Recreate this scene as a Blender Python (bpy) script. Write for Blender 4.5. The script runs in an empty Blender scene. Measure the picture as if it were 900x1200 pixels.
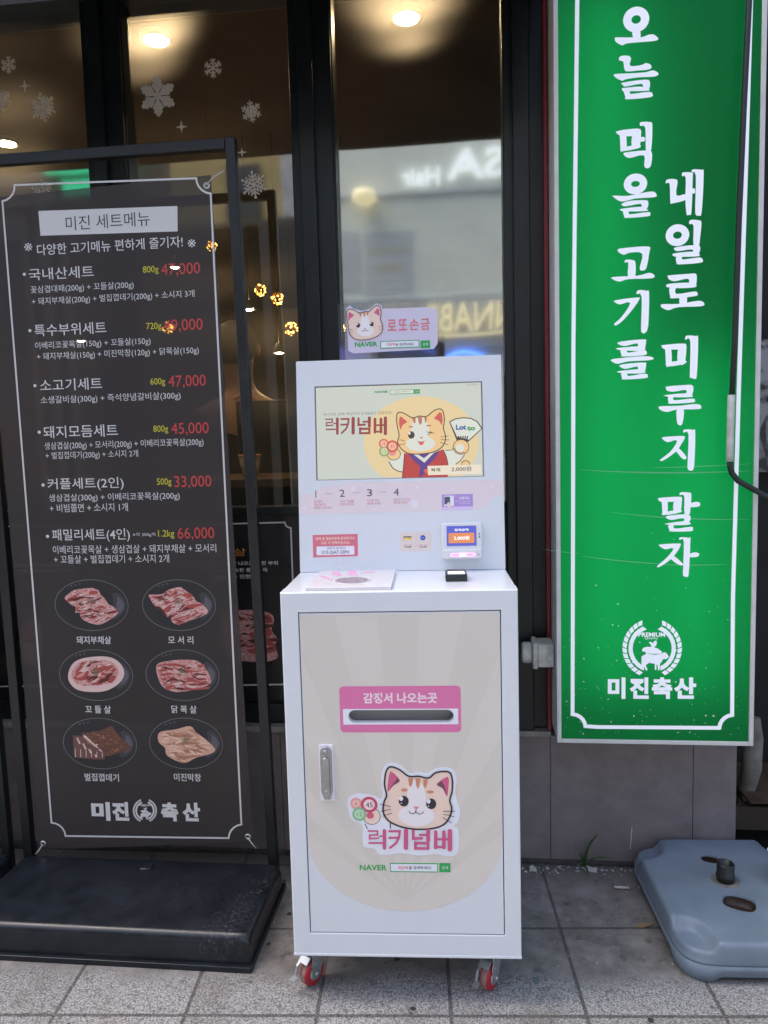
import bpy, bmesh, math, random
from mathutils import Vector, Matrix
from mathutils.geometry import delaunay_2d_cdt
random.seed(7)
R = math.radians
SC = bpy.context.scene
COL = SC.collection

# ------------------------------------------------------------------ camera, sky, sun, exposure
cam_d = bpy.data.cameras.new('camera')
cam = bpy.data.objects.new('camera', cam_d); COL.objects.link(cam); SC.camera = cam
cam_d.sensor_fit = 'VERTICAL'; cam_d.sensor_height = 36.0; cam_d.lens = 36.0 * 870 / 1200
cam_d.clip_start = 0.02; cam_d.clip_end = 500
yaw, pitch, roll = 0.0626, 0.0912, 0.0268
fwd = Vector((-math.sin(yaw) * math.cos(pitch), math.cos(yaw) * math.cos(pitch), -math.sin(pitch)))
rgt = Vector((math.cos(yaw), math.sin(yaw), 0)); upv = rgt.cross(fwd)
r2 = math.cos(roll) * rgt - math.sin(roll) * upv
u2 = math.sin(roll) * rgt + math.cos(roll) * upv
cam.matrix_world = Matrix(((r2.x, u2.x, -fwd.x, 0.0778), (r2.y, u2.y, -fwd.y, -1.6581), (r2.z, u2.z, -fwd.z, 1.3339), (0, 0, 0, 1)))

SUN_EL, SUN_AZ = 62.0, 158.0     # bright overcast: a wide soft sun high over the street
world = bpy.data.worlds.new('World'); SC.world = world; world.use_nodes = True
wn = world.node_tree; wn.nodes.clear()
sky = wn.nodes.new('ShaderNodeTexSky'); sky.sky_type = 'NISHITA'; sky.sun_disc = False
sky.sun_elevation = R(SUN_EL); sky.sun_rotation = R(90 - SUN_AZ)
sky.dust_density = 5.0; sky.air_density = 1.0; sky.ozone_density = 1.0
bg = wn.nodes.new('ShaderNodeBackground'); bg.inputs['Strength'].default_value = 0.15
wo = wn.nodes.new('ShaderNodeOutputWorld')
wn.links.new(sky.outputs[0], bg.inputs['Color']); wn.links.new(bg.outputs[0], wo.inputs['Surface'])
sun_d = bpy.data.lights.new('sun', 'SUN'); sun_d.energy = 1.0; sun_d.angle = R(40); sun_d.color = (1.0, .96, .9)
sun = bpy.data.objects.new('sun', sun_d); COL.objects.link(sun)
sd = Vector((math.cos(R(SUN_EL)) * math.cos(R(SUN_AZ)), math.cos(R(SUN_EL)) * math.sin(R(SUN_AZ)), math.sin(R(SUN_EL))))
sun.rotation_euler = sd.to_track_quat('Z', 'Y').to_euler()
SC.view_settings.view_transform = 'Standard'; SC.view_settings.look = 'None'
SC.view_settings.exposure = 1.5; SC.view_settings.gamma = 1.0; SC.view_settings.use_curve_mapping = False
SC.cycles.use_denoising = True
SC.cycles.max_bounces = 8; SC.cycles.transparent_max_bounces = 12

DATA = {
 'banner_lettering_1': [
  ('p','bwhite',1,0,[(-1.0254,2.0306),(-0.6092,2.0195),(-0.612,1.9501),(-1.0238,1.9611)]),
  ('t', 'bink', 2, 0.0, ['미진 세트메뉴', -0.8181, 1.9904, 0.253, 0.0398]),
  ('t', 'bwhite', 1, 0.0, ['※', -1.0636, 1.9316, 0.025, 0.0229]),
  ('t', 'bwhite', 1, 0.006, ['다양한 고기메뉴 편하게 즐기자!', -0.818, 1.9215, 0.4389, 0.0314]),
  ('t', 'bwhite', 1, 0.0, ['※', -0.5725, 1.9151, 0.0239, 0.0224]),
 ],
 'banner_lettering_2': [
  ('e','bwhite',1,0.0,[-1.0819,1.8552,0.0048,0.0045,0]),
  ('t', 'bwhite', 1, 0.004, ['국내산세트', -0.9686, 1.853, 0.1991, 0.0336]),
  ('t', 'byellow', 1, 0.0, ['800g', -0.6976, 1.847, 0.0466, 0.0235]),
  ('t', 'bred', 1, 0.0, ['47,000', -0.6091, 1.8443, 0.1154, 0.0364]),
  ('t', 'bwhite', 1, 0.0, ['꽃삼겹대패(200g) + 꼬들살(200g)', -0.9082, 1.8083, 0.3145, 0.0239]),
  ('t', 'bwhite', 1, 0.0, ['+ 돼지부채살(200g) + 벌집껍데기(200g) + 소시지 3개', -0.8178, 1.7746, 0.4917, 0.0238]),
 ],
 'banner_lettering_3': [
  ('e','bwhite',1,0.0,[-1.0765,1.6934,0.0049,0.0046,0]),
  ('t', 'bwhite', 1, 0.004, ['특수부위세트', -0.9519, 1.6926, 0.2212, 0.034]),
  ('t', 'byellow', 1, 0.0, ['720g', -0.6974, 1.6879, 0.045, 0.0239]),
  ('t', 'bred', 1, 0.0, ['49,000', -0.6096, 1.6875, 0.1153, 0.0369]),
  ('t', 'bwhite', 1, 0.0, ['이베리코꽃목살(150g) + 꼬들살(150g)', -0.8866, 1.6476, 0.3542, 0.0242]),
  ('t', 'bwhite', 1, 0.0, ['+ 돼지부채살(150g) + 미진막창(120g) + 닭목살(150g)', -0.8135, 1.6159, 0.4929, 0.0242]),
 ],
 'banner_lettering_4': [
  ('e','bwhite',1,0.0,[-1.0727,1.5333,0.0049,0.0045,0]),
  ('t', 'bwhite', 1, 0.004, ['소고기세트', -0.9608, 1.533, 0.192, 0.0345]),
  ('t', 'byellow', 1, 0.0, ['600g', -0.6946, 1.5299, 0.0444, 0.0242]),
  ('t', 'bred', 1, 0.0, ['47,000', -0.6068, 1.5286, 0.1123, 0.0374]),
  ('t', 'bwhite', 1, 0.0, ['소생갈비살(300g) + 즉석양념갈비살(300g)', -0.8428, 1.4889, 0.4298, 0.0254]),
 ],
 'banner_lettering_5': [
  ('e','bwhite',1,0.0,[-1.0693,1.3965,0.0051,0.0048,0]),
  ('t', 'bwhite', 1, 0.004, ['돼지모듬세트', -0.9402, 1.3956, 0.2315, 0.0359]),
  ('t', 'byellow', 1, 0.0, ['800g', -0.6932, 1.3933, 0.045, 0.0243]),
  ('t', 'bred', 1, 0.0, ['45,000', -0.6052, 1.3927, 0.1133, 0.0372]),
  ('t', 'bwhite', 1, 0.0, ['생삼겹살(200g) + 모서리(200g) + 이베리코꽃목살(200g)', -0.8109, 1.3533, 0.4896, 0.0254]),
  ('t', 'bwhite', 1, 0.0, ['+ 벌집껍데기(200g) + 소시지 2개', -0.9101, 1.3247, 0.2876, 0.0247]),
 ],
 'banner_lettering_6': [
  ('e','bwhite',1,0.0,[-1.0685,1.2391,0.0051,0.0048,0]),
  ('t', 'bwhite', 1, 0.004, ['커플세트(2인)', -0.9351, 1.2392, 0.2379, 0.0383]),
  ('t', 'byellow', 1, 0.0, ['500g', -0.6915, 1.2389, 0.0443, 0.0246]),
  ('t', 'bred', 1, 0.0, ['33,000', -0.6044, 1.238, 0.1121, 0.0377]),
  ('t', 'bwhite', 1, 0.0, ['생삼겹살(300g) + 이베리코꽃목살(200g)', -0.8496, 1.1982, 0.4065, 0.0258]),
  ('t', 'bwhite', 1, 0.0, ['+ 비빔쫄면 + 소시지 1개', -0.9297, 1.1689, 0.2445, 0.025]),
 ],
 'banner_lettering_7': [
  ('e','bwhite',1,0.0,[-1.0653,1.0845,0.0051,0.0049,0]),
  ('t', 'bwhite', 1, 0.004, ['패밀리세트(4인)', -0.9285, 1.0856, 0.2443, 0.0398]),
  ('t', 'bwhite', 1, 0.0, ['※각 200g씩', -0.7623, 1.0854, 0.0698, 0.0125]),
  ('t', 'byellow', 1, 0.0, ['1.2kg', -0.6937, 1.0855, 0.0495, 0.0259]),
  ('t', 'bred', 1, 0.0, ['66,000', -0.603, 1.0861, 0.1118, 0.0381]),
  ('t', 'bwhite', 1, 0.0, ['이베리코꽃목살 + 생삼겹살 + 돼지부채살 + 모서리', -0.7975, 1.0433, 0.5082, 0.0252]),
  ('t', 'bwhite', 1, 0.0, ['+ 꼬들살 + 벌집껍데기 + 소시지 2개', -0.8692, 1.0139, 0.3608, 0.0253]),
 ],
 'caption0': [
  ('t', 'bwhite', 1, 0.012, ['돼지부채살', -0.9398, 0.7663, 0.1101, 0.0239]),
 ],
 'caption1': [
  ('t', 'bwhite', 1, 0.012, ['모 서 리', -0.6663, 0.7671, 0.078, 0.0236]),
 ],
 'caption2': [
  ('t', 'bwhite', 1, 0.012, ['꼬 들 살', -0.9404, 0.55, 0.082, 0.0244]),
 ],
 'caption3': [
  ('t', 'bwhite', 1, 0.012, ['닭 목 살', -0.6676, 0.5536, 0.0788, 0.0241]),
 ],
 'caption4': [
  ('t', 'bwhite', 1, 0.012, ['벌집껍데기', -0.9425, 0.334, 0.1109, 0.0248]),
 ],
 'caption5': [
  ('t', 'bwhite', 1, 0.012, ['미진막창', -0.6678, 0.3406, 0.0855, 0.0245]),
 ],
 'banner_shop_name': [
  ('t', 'bwhite', 1, 0.05, ['미', -0.9525, 0.2248, 0.061, 0.0605]),
  ('t', 'bwhite', 1, 0.05, ['진', -0.8885, 0.2266, 0.0544, 0.0604]),
  ('t', 'bwhite', 1, 0.05, ['축', -0.7305, 0.2293, 0.0545, 0.0599]),
  ('t', 'bwhite', 1, 0.05, ['산', -0.6617, 0.2313, 0.0562, 0.0597]),
 ],
 'banner_border': [
  ('l','bwhite',1,0.0053,[(-1.1336,2.0643),(-1.1197,2.0678),(-1.108,2.0747),(-1.0993,2.0842),(-1.0944,2.0954),(-1.0934,2.1072),(-0.5503,2.0914),(-0.5488,2.0793),(-0.5435,2.0678),(-0.5348,2.0581),(-0.5235,2.051),(-0.5104,2.0472),(-0.5057,0.1961),(-0.5185,0.1925),(-0.5299,0.1855),(-0.5391,0.1757),(-0.5452,0.1639),(-0.5478,0.1513),(-1.0736,0.1406),(-1.076,0.1539),(-1.0821,0.1657),(-1.0916,0.1748),(-1.1037,0.1805),(-1.1173,0.1825),(-1.1336,2.0643)]),
 ],
 'banner_emblem': [
  ('p','bwhite',1,0,[(-0.8219,0.2017),(-0.821,0.2074),(-0.8265,0.2101),(-0.8271,0.2038)]),
  ('p','bwhite',1,0,[(-0.8234,0.1991),(-0.8281,0.202),(-0.8335,0.1982),(-0.8281,0.1953)]),
  ('p','bwhite',1,0,[(-0.8273,0.2043),(-0.8253,0.2098),(-0.83,0.2136),(-0.8319,0.2074)]),
  ('p','bwhite',1,0,[(-0.8293,0.202),(-0.8332,0.2059),(-0.8391,0.2031),(-0.8345,0.1991)]),
  ('p','bwhite',1,0,[(-0.832,0.2079),(-0.829,0.213),(-0.8328,0.2178),(-0.8357,0.2119)]),
  ('p','bwhite',1,0,[(-0.8344,0.2061),(-0.8373,0.2107),(-0.8436,0.2091),(-0.8399,0.2042)]),
  ('p','bwhite',1,0,[(-0.8358,0.2125),(-0.8318,0.217),(-0.8345,0.2225),(-0.8386,0.2173)]),
  ('p','bwhite',1,0,[(-0.8384,0.2111),(-0.8403,0.2163),(-0.8467,0.216),(-0.8442,0.2104)]),
  ('p','bwhite',1,0,[(-0.8385,0.2179),(-0.8338,0.2215),(-0.8353,0.2276),(-0.8402,0.2231)]),
  ('p','bwhite',1,0,[(-0.8413,0.217),(-0.8421,0.2225),(-0.8483,0.2235),(-0.847,0.2174)]),
  ('p','bwhite',1,0,[(-0.84,0.2237),(-0.8348,0.2265),(-0.835,0.2328),(-0.8406,0.2293)]),
  ('p','bwhite',1,0,[(-0.8429,0.2234),(-0.8426,0.2291),(-0.8483,0.2313),(-0.8483,0.225)]),
  ('p','bwhite',1,0,[(-0.8403,0.2299),(-0.8347,0.2316),(-0.8337,0.2379),(-0.8398,0.2356)]),
  ('p','bwhite',1,0,[(-0.8432,0.2301),(-0.8417,0.2357),(-0.8468,0.2391),(-0.848,0.2327)]),
  ('p','bwhite',1,0,[(-0.8394,0.2361),(-0.8337,0.2366),(-0.8314,0.2427),(-0.8378,0.2416)]),
  ('p','bwhite',1,0,[(-0.8421,0.2369),(-0.8395,0.2422),(-0.8438,0.2465),(-0.8462,0.2404)]),
  ('p','bwhite',1,0,[(-0.8373,0.242),(-0.8316,0.2415),(-0.8282,0.2471),(-0.8346,0.2473)]),
  ('p','bwhite',1,0,[(-0.8397,0.2434),(-0.8362,0.2482),(-0.8394,0.2533),(-0.843,0.2478)]),
  ('p','bwhite',1,0,[(-0.834,0.2476),(-0.8287,0.2459),(-0.8243,0.2508),(-0.8304,0.2523)]),
  ('p','bwhite',1,0,[(-0.8361,0.2494),(-0.8317,0.2535),(-0.8338,0.2593),(-0.8383,0.2544)]),
  ('p','bwhite',1,0,[(-0.8298,0.2525),(-0.825,0.2497),(-0.8198,0.2538),(-0.8253,0.2564)]),
  ('p','bwhite',1,0,[(-0.8314,0.2547),(-0.8264,0.2579),(-0.8273,0.2641),(-0.8326,0.2602)]),
  ('p','bwhite',1,0,[(-0.8247,0.2565),(-0.8207,0.2528),(-0.8149,0.2558),(-0.8197,0.2596)]),
  ('p','bwhite',1,0,[(-0.8258,0.259),(-0.8204,0.2612),(-0.82,0.2676),(-0.8259,0.2647)]),
  ('p','bwhite',1,0,[(-0.7999,0.2023),(-0.7945,0.2048),(-0.7944,0.2111),(-0.8002,0.208)]),
  ('p','bwhite',1,0,[(-0.7987,0.1999),(-0.7945,0.1963),(-0.7888,0.1996),(-0.7937,0.2031)]),
  ('p','bwhite',1,0,[(-0.7942,0.2053),(-0.7893,0.2087),(-0.7904,0.2148),(-0.7956,0.2107)]),
  ('p','bwhite',1,0,[(-0.7925,0.2031),(-0.7877,0.2006),(-0.7826,0.2048),(-0.7882,0.2072)]),
  ('p','bwhite',1,0,[(-0.7891,0.2092),(-0.7849,0.2135),(-0.7872,0.2192),(-0.7916,0.2142)]),
  ('p','bwhite',1,0,[(-0.787,0.2075),(-0.7816,0.206),(-0.7774,0.2111),(-0.7835,0.2123)]),
  ('p','bwhite',1,0,[(-0.7848,0.2141),(-0.7815,0.219),(-0.7849,0.224),(-0.7882,0.2183)]),
  ('p','bwhite',1,0,[(-0.7823,0.2128),(-0.7767,0.2124),(-0.7735,0.2182),(-0.7798,0.2181)]),
  ('p','bwhite',1,0,[(-0.7815,0.2196),(-0.7791,0.2249),(-0.7836,0.2291),(-0.7857,0.223)]),
  ('p','bwhite',1,0,[(-0.7788,0.2188),(-0.7731,0.2196),(-0.771,0.2258),(-0.7773,0.2245)]),
  ('p','bwhite',1,0,[(-0.7793,0.2255),(-0.778,0.2312),(-0.7832,0.2343),(-0.7842,0.2279)]),
  ('p','bwhite',1,0,[(-0.7764,0.2254),(-0.7709,0.2272),(-0.7701,0.2336),(-0.7761,0.2311)]),
  ('p','bwhite',1,0,[(-0.7782,0.2317),(-0.7781,0.2374),(-0.7839,0.2393),(-0.7836,0.233)]),
  ('p','bwhite',1,0,[(-0.7754,0.2321),(-0.7702,0.235),(-0.7707,0.2412),(-0.7762,0.2376)]),
  ('p','bwhite',1,0,[(-0.7784,0.2378),(-0.7794,0.2433),(-0.7857,0.244),(-0.7841,0.2381)]),
  ('p','bwhite',1,0,[(-0.7757,0.2388),(-0.7711,0.2426),(-0.7728,0.2485),(-0.7776,0.244)]),
  ('p','bwhite',1,0,[(-0.7799,0.2437),(-0.782,0.2488),(-0.7883,0.2482),(-0.7856,0.2428)]),
  ('p','bwhite',1,0,[(-0.7773,0.2452),(-0.7735,0.2497),(-0.7764,0.2551),(-0.7803,0.2498)]),
  ('p','bwhite',1,0,[(-0.7825,0.2491),(-0.7856,0.2535),(-0.7918,0.2518),(-0.788,0.2471)]),
  ('p','bwhite',1,0,[(-0.7802,0.251),(-0.7774,0.2561),(-0.7813,0.2607),(-0.7841,0.2548)]),
  ('p','bwhite',1,0,[(-0.7861,0.2537),(-0.7901,0.2574),(-0.796,0.2545),(-0.7912,0.2507)]),
  ('p','bwhite',1,0,[(-0.7843,0.256),(-0.7825,0.2615),(-0.7873,0.2652),(-0.7889,0.259)]),
  ('p','bwhite',1,0,[(-0.7907,0.2575),(-0.7954,0.2602),(-0.8007,0.2562),(-0.7952,0.2535)]),
  ('p','bwhite',1,0,[(-0.7893,0.2601),(-0.7886,0.2657),(-0.7942,0.2683),(-0.7945,0.262)]),
  ('p','bwhite',1,0,[(-0.8239,0.2201),(-0.8194,0.2227),(-0.8169,0.2239),(-0.8057,0.2229),(-0.7975,0.2245),(-0.7941,0.2267),(-0.791,0.2256),(-0.788,0.2209),(-0.7914,0.2175),(-0.7955,0.2177),(-0.7981,0.2136),(-0.8002,0.2111),(-0.8012,0.203),(-0.8033,0.2026),(-0.8035,0.2094),(-0.8048,0.2102),(-0.8055,0.2029),(-0.8075,0.2031),(-0.807,0.2109),(-0.8144,0.212),(-0.8191,0.2089),(-0.8169,0.2025),(-0.819,0.2017),(-0.8217,0.208),(-0.8218,0.2024),(-0.824,0.2026),(-0.8245,0.2104)]),
  ('p','bwhite',1,0,[(-0.8228,0.2286),(-0.821,0.2315),(-0.8164,0.233),(-0.8083,0.233),(-0.8019,0.2313),(-0.7965,0.2271),(-0.7975,0.2251),(-0.7991,0.2244),(-0.8104,0.2241),(-0.8177,0.2242),(-0.8195,0.227),(-0.822,0.2263)]),
  ('p','bwhite',1,0,[(-0.8131,0.239),(-0.8108,0.2399),(-0.8083,0.238),(-0.8059,0.2408),(-0.8033,0.2417),(-0.8025,0.2385),(-0.804,0.2349),(-0.8067,0.2328),(-0.8099,0.2331),(-0.8113,0.2363)]),
  ('t', 'bwhite', 1, 0.03, ['PREMIUM', -0.8088, 0.2491, 0.0351, 0.0059]),
  ('t', 'bwhite', 1, 0.0, ['Quality', -0.8096, 0.2443, 0.0178, 0.0042]),
 ],
 'dish0': [
  ('e','plate',2,0.0,[-0.9403,0.8736,0.1171,0.0788,0]),
  ('e','plate_rim',2.5,0.0016,[-0.9403,0.8736,0.1171,0.0788,0]),
  ('p','plate_sheen',2.2,0,[(-0.861,0.9136),(-0.8502,0.9074),(-0.8415,0.8997),(-0.8353,0.8907),(-0.8319,0.8809),(-0.8316,0.8707),(-0.8342,0.8607),(-0.8398,0.8511),(-0.848,0.8425),(-0.8584,0.8352),(-0.8706,0.8295),(-0.8815,0.8364),(-0.8775,0.8441),(-0.8746,0.8514),(-0.8724,0.8584),(-0.871,0.8651),(-0.87,0.8718),(-0.8695,0.8784),(-0.8694,0.8851),(-0.8699,0.8922),(-0.8711,0.8996),(-0.8734,0.9073)]),
  ('p','plate_sheen2',2.3,0,[(-0.8564,0.9003),(-0.8492,0.8957),(-0.8436,0.8903),(-0.8397,0.8842),(-0.8376,0.8776),(-0.8374,0.8709),(-0.8391,0.8642),(-0.8426,0.8578),(-0.8479,0.8519),(-0.8548,0.8468),(-0.8629,0.8426),(-0.8629,0.8426),(-0.8623,0.8491),(-0.8619,0.8552),(-0.8616,0.8609),(-0.8612,0.8663),(-0.8607,0.8715),(-0.86,0.8768),(-0.8591,0.8821),(-0.8582,0.8878),(-0.8572,0.8938),(-0.8564,0.9003)]),
  ('e','plate_sheen2',2.6,0.0,[-0.9999,0.9331,0.0033,0.0022,0]),
  ('e','plate_sheen2',2.6,0.0,[-0.9863,0.936,0.0033,0.0022,0]),
  ('e','plate_sheen2',2.6,0.0,[-0.9728,0.9389,0.0033,0.0021,0]),
  ('p','meat_a',3,1,[(-1.0237,0.8949),(-1.0154,0.905),(-0.9932,0.9195),(-0.9596,0.9251),(-0.9355,0.9264),(-0.9149,0.9191),(-0.9097,0.9075),(-0.9026,0.9002),(-0.8929,0.8886),(-0.8847,0.8755),(-0.8716,0.8697),(-0.8577,0.8537),(-0.8628,0.8436),(-0.8847,0.8291),(-0.9157,0.8145),(-0.9426,0.8174),(-0.9676,0.8276),(-0.9774,0.8408),(-0.9797,0.851),(-0.9933,0.851),(-0.9907,0.8671),(-1.0053,0.8759),(-1.0152,0.8861)]),
  ('p','meat_red',4,1,[(-1.0163,0.8919),(-0.9763,0.9005),(-0.94,0.9033),(-0.9374,0.8975),(-0.9768,0.8933),(-1.0108,0.8832)]),
  ('p','meat_red',4,1,[(-0.95,0.9106),(-0.936,0.9178),(-0.9181,0.9162),(-0.9186,0.909),(-0.9398,0.9062)]),
  ('p','meat_red',4,1,[(-0.9909,0.8642),(-0.9719,0.8772),(-0.9537,0.8786),(-0.9558,0.8699),(-0.9761,0.8598)]),
  ('p','meat_red',4,1,[(-0.9012,0.8523),(-0.8769,0.8581),(-0.8621,0.8552),(-0.8654,0.8494),(-0.8896,0.8465)]),
  ('p','meat_red',4,1,[(-0.977,0.8466),(-0.9644,0.853),(-0.9498,0.8466),(-0.9564,0.8378),(-0.9715,0.8379)]),
  ('p','meat_red',4,1,[(-0.9505,0.8349),(-0.9379,0.8437),(-0.9228,0.8436),(-0.9295,0.8335),(-0.9447,0.832)]),
  ('p','meat_dark',5,1,[(-0.9945,0.8554),(-0.9667,0.8641),(-0.9367,0.8611),(-0.9354,0.8588),(-0.9672,0.8568)]),
  ('p','meat_dark',5,1,[(-0.9806,0.8373),(-0.9441,0.8408),(-0.9014,0.8494),(-0.8589,0.8581),(-0.8591,0.8546),(-0.9017,0.8451),(-0.9444,0.8361)]),
  ('p','meat_dark',5,1,[(-1.0164,0.8905),(-0.9888,0.8956),(-0.9584,0.8984),(-0.9585,0.8961),(-0.992,0.8919)]),
  ('q','meat_red',5,0.003,[(-0.9362,0.8229),(-0.9178,0.8222),(-0.905,0.8357)]),
  ('q','meat_fat',5,0.0037,[(-0.9682,0.8401),(-0.9448,0.8374),(-0.9256,0.852)]),
  ('q','meat_dark',5,0.0028,[(-0.9311,0.8873),(-0.917,0.8907),(-0.9046,0.8982)]),
  ('q','meat_fat',5,0.0028,[(-0.9421,0.8494),(-0.933,0.8391),(-0.919,0.8438)]),
  ('q','meat_pink',5,0.0035,[(-0.9634,0.9009),(-0.9486,0.9047),(-0.943,0.9185)]),
  ('q','meat_red',5,0.0026,[(-0.9429,0.8642),(-0.9262,0.8486),(-0.907,0.8636)]),
  ('q','meat_fat',5,0.0027,[(-0.9771,0.8424),(-0.9538,0.845),(-0.9308,0.8494)]),
  ('q','meat_dark',5,0.0022,[(-0.9375,0.858),(-0.9233,0.8503),(-0.9066,0.8535)]),
  ('q','meat_fat',5,0.003,[(-0.9169,0.8435),(-0.9074,0.8518),(-0.8982,0.8443)]),
  ('q','meat_pink',5,0.0023,[(-0.989,0.8839),(-0.9714,0.8921),(-0.9536,0.8867)]),
  ('q','meat_red',5,0.0033,[(-0.9031,0.832),(-0.8914,0.8376),(-0.8798,0.8332)]),
  ('q','meat_fat',5,0.002,[(-0.932,0.8331),(-0.9175,0.8289),(-0.9059,0.8394)]),
  ('q','meat_dark',5,0.0036,[(-0.9811,0.879),(-0.966,0.8826),(-0.9508,0.8809)]),
  ('q','meat_fat',5,0.0016,[(-0.8984,0.8473),(-0.8875,0.8591),(-0.8719,0.8572)]),
  ('q','meat_pink',5,0.0035,[(-0.9447,0.8905),(-0.9267,0.9122),(-0.9036,0.8982)]),
  ('q','meat_red',5,0.0035,[(-0.9495,0.8821),(-0.9344,0.8868),(-0.9221,0.8784)]),
  ('q','meat_fat',5,0.0027,[(-0.9604,0.8349),(-0.9486,0.8469),(-0.9328,0.843)]),
  ('q','meat_dark',5,0.0013,[(-0.9924,0.8903),(-0.9744,0.8889),(-0.9626,0.9029)]),
  ('q','meat_fat',5,0.0019,[(-0.9845,0.8538),(-0.9667,0.8589),(-0.9493,0.8546)]),
  ('q','meat_pink',5,0.0018,[(-0.9797,0.9056),(-0.9723,0.9229),(-0.9538,0.9199)]),
  ('q','meat_red',5,0.0033,[(-0.9827,0.853),(-0.964,0.8634),(-0.943,0.8648)]),
  ('q','meat_fat',5,0.003,[(-0.9377,0.8715),(-0.9204,0.8809),(-0.9012,0.8849)]),
  ('q','meat_dark',5,0.0016,[(-0.9621,0.8997),(-0.946,0.8928),(-0.9286,0.8986)]),
  ('q','meat_fat',5,0.0033,[(-0.9666,0.8823),(-0.9562,0.8682),(-0.939,0.8755)]),
  ('q','meat_pink',5,0.003,[(-0.9901,0.8691),(-0.9773,0.8692),(-0.971,0.8803)]),
  ('q','meat_red',5,0.0036,[(-0.9504,0.8427),(-0.9387,0.8418),(-0.9302,0.8503)]),
  ('q','meat_fat',5,0.0037,[(-0.9722,0.8791),(-0.9622,0.8822),(-0.9523,0.8854)]),
  ('q','meat_dark',5,0.0032,[(-0.9686,0.8432),(-0.9576,0.8387),(-0.9458,0.8425)]),
  ('q','meat_fat',5,0.0016,[(-0.9312,0.858),(-0.9183,0.8815),(-0.8918,0.8792)]),
  ('q','meat_pink',5,0.0014,[(-0.9183,0.8805),(-0.9048,0.8872),(-0.8926,0.8799)]),
  ('q','meat_red',5,0.0021,[(-0.954,0.8791),(-0.9444,0.8866),(-0.9325,0.8884)]),
  ('q','meat_fat',5,0.0019,[(-0.9269,0.82),(-0.9067,0.8318),(-0.8853,0.8411)]),
  ('q','meat_dark',5,0.0021,[(-0.9819,0.8774),(-0.9707,0.8727),(-0.9612,0.8811)]),
  ('q','meat_fat',5,0.0021,[(-0.9839,0.8567),(-0.9694,0.8789),(-0.947,0.8666)]),
  ('q','meat_pink',5,0.0027,[(-0.9742,0.8702),(-0.9514,0.877),(-0.9284,0.8742)]),
  ('q','meat_red',5,0.0035,[(-0.9292,0.8626),(-0.9107,0.8743),(-0.8929,0.8636)]),
  ('q','meat_fat',5,0.0032,[(-0.9795,0.9036),(-0.9687,0.903),(-0.9602,0.9102)]),
  ('q','meat_dark',5,0.0014,[(-0.9494,0.8396),(-0.9326,0.8337),(-0.9209,0.8478)]),
  ('q','meat_fat',5,0.0022,[(-0.9582,0.8984),(-0.9378,0.9045),(-0.9179,0.8993)]),
  ('q','meat_pink',5,0.0021,[(-0.9786,0.8631),(-0.9586,0.8818),(-0.936,0.8689)]),
  ('q','meat_red',5,0.0028,[(-1.0104,0.8956),(-0.987,0.8969),(-0.9728,0.9155)]),
  ('q','meat_fat',5,0.0028,[(-1.0115,0.8825),(-0.9997,0.8815),(-0.9878,0.8818)]),
  ('q','meat_dark',5,0.0037,[(-1.0098,0.8956),(-0.9875,0.8833),(-0.9685,0.9019)]),
  ('q','meat_fat',5,0.0038,[(-0.9781,0.8609),(-0.96,0.8604),(-0.9435,0.8686)]),
  ('q','meat_pink',5,0.003,[(-0.946,0.8744),(-0.9364,0.875),(-0.9268,0.8756)]),
  ('q','meat_red',5,0.0016,[(-0.9732,0.8656),(-0.9536,0.846),(-0.9279,0.8608)]),
  ('l','herb',9,0.0021,[(-0.9395,0.8854),(-0.9527,0.8895)]),
  ('l','herb',9,0.0021,[(-0.9395,0.8854),(-0.9436,0.8966)]),
  ('l','herb',9,0.0021,[(-0.9395,0.8854),(-0.9316,0.8957)]),
  ('l','herb',9,0.0021,[(-0.9395,0.8854),(-0.9252,0.8875)]),
  ('l','herb',9,0.0021,[(-0.9395,0.8854),(-0.929,0.8778)]),
  ('l','herb',9,0.0021,[(-0.9395,0.8854),(-0.9403,0.8736)]),
  ('l','herb',9,0.0021,[(-0.9395,0.8854),(-0.951,0.8779)]),
 ],
 'dish1': [
  ('e','plate',2,0.0,[-0.6665,0.8729,0.1139,0.0777,0]),
  ('e','plate_rim',2.5,0.0016,[-0.6665,0.8729,0.1139,0.0777,0]),
  ('p','plate_sheen',2.2,0,[(-0.5898,0.9123),(-0.5793,0.9062),(-0.5707,0.8986),(-0.5646,0.8898),(-0.5612,0.8801),(-0.5607,0.8701),(-0.5632,0.8601),(-0.5685,0.8507),(-0.5764,0.8421),(-0.5865,0.835),(-0.5983,0.8294),(-0.609,0.8362),(-0.6051,0.8438),(-0.6023,0.851),(-0.6004,0.8579),(-0.599,0.8645),(-0.5981,0.8711),(-0.5977,0.8776),(-0.5977,0.8843),(-0.5982,0.8912),(-0.5995,0.8985),(-0.6018,0.9062)]),
  ('p','plate_sheen2',2.3,0,[(-0.5852,0.8992),(-0.5782,0.8947),(-0.5726,0.8894),(-0.5687,0.8833),(-0.5666,0.8769),(-0.5664,0.8702),(-0.568,0.8636),(-0.5713,0.8573),(-0.5764,0.8515),(-0.583,0.8464),(-0.5909,0.8423),(-0.5909,0.8423),(-0.5904,0.8488),(-0.5901,0.8547),(-0.5898,0.8603),(-0.5895,0.8656),(-0.589,0.8708),(-0.5884,0.876),(-0.5877,0.8813),(-0.5868,0.8869),(-0.5859,0.8928),(-0.5852,0.8992)]),
  ('e','plate_sheen2',2.6,0.0,[-0.7252,0.9316,0.0032,0.0021,0]),
  ('e','plate_sheen2',2.6,0.0,[-0.712,0.9344,0.0032,0.0022,0]),
  ('e','plate_sheen2',2.6,0.0,[-0.6989,0.9373,0.0032,0.0021,0]),
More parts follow.
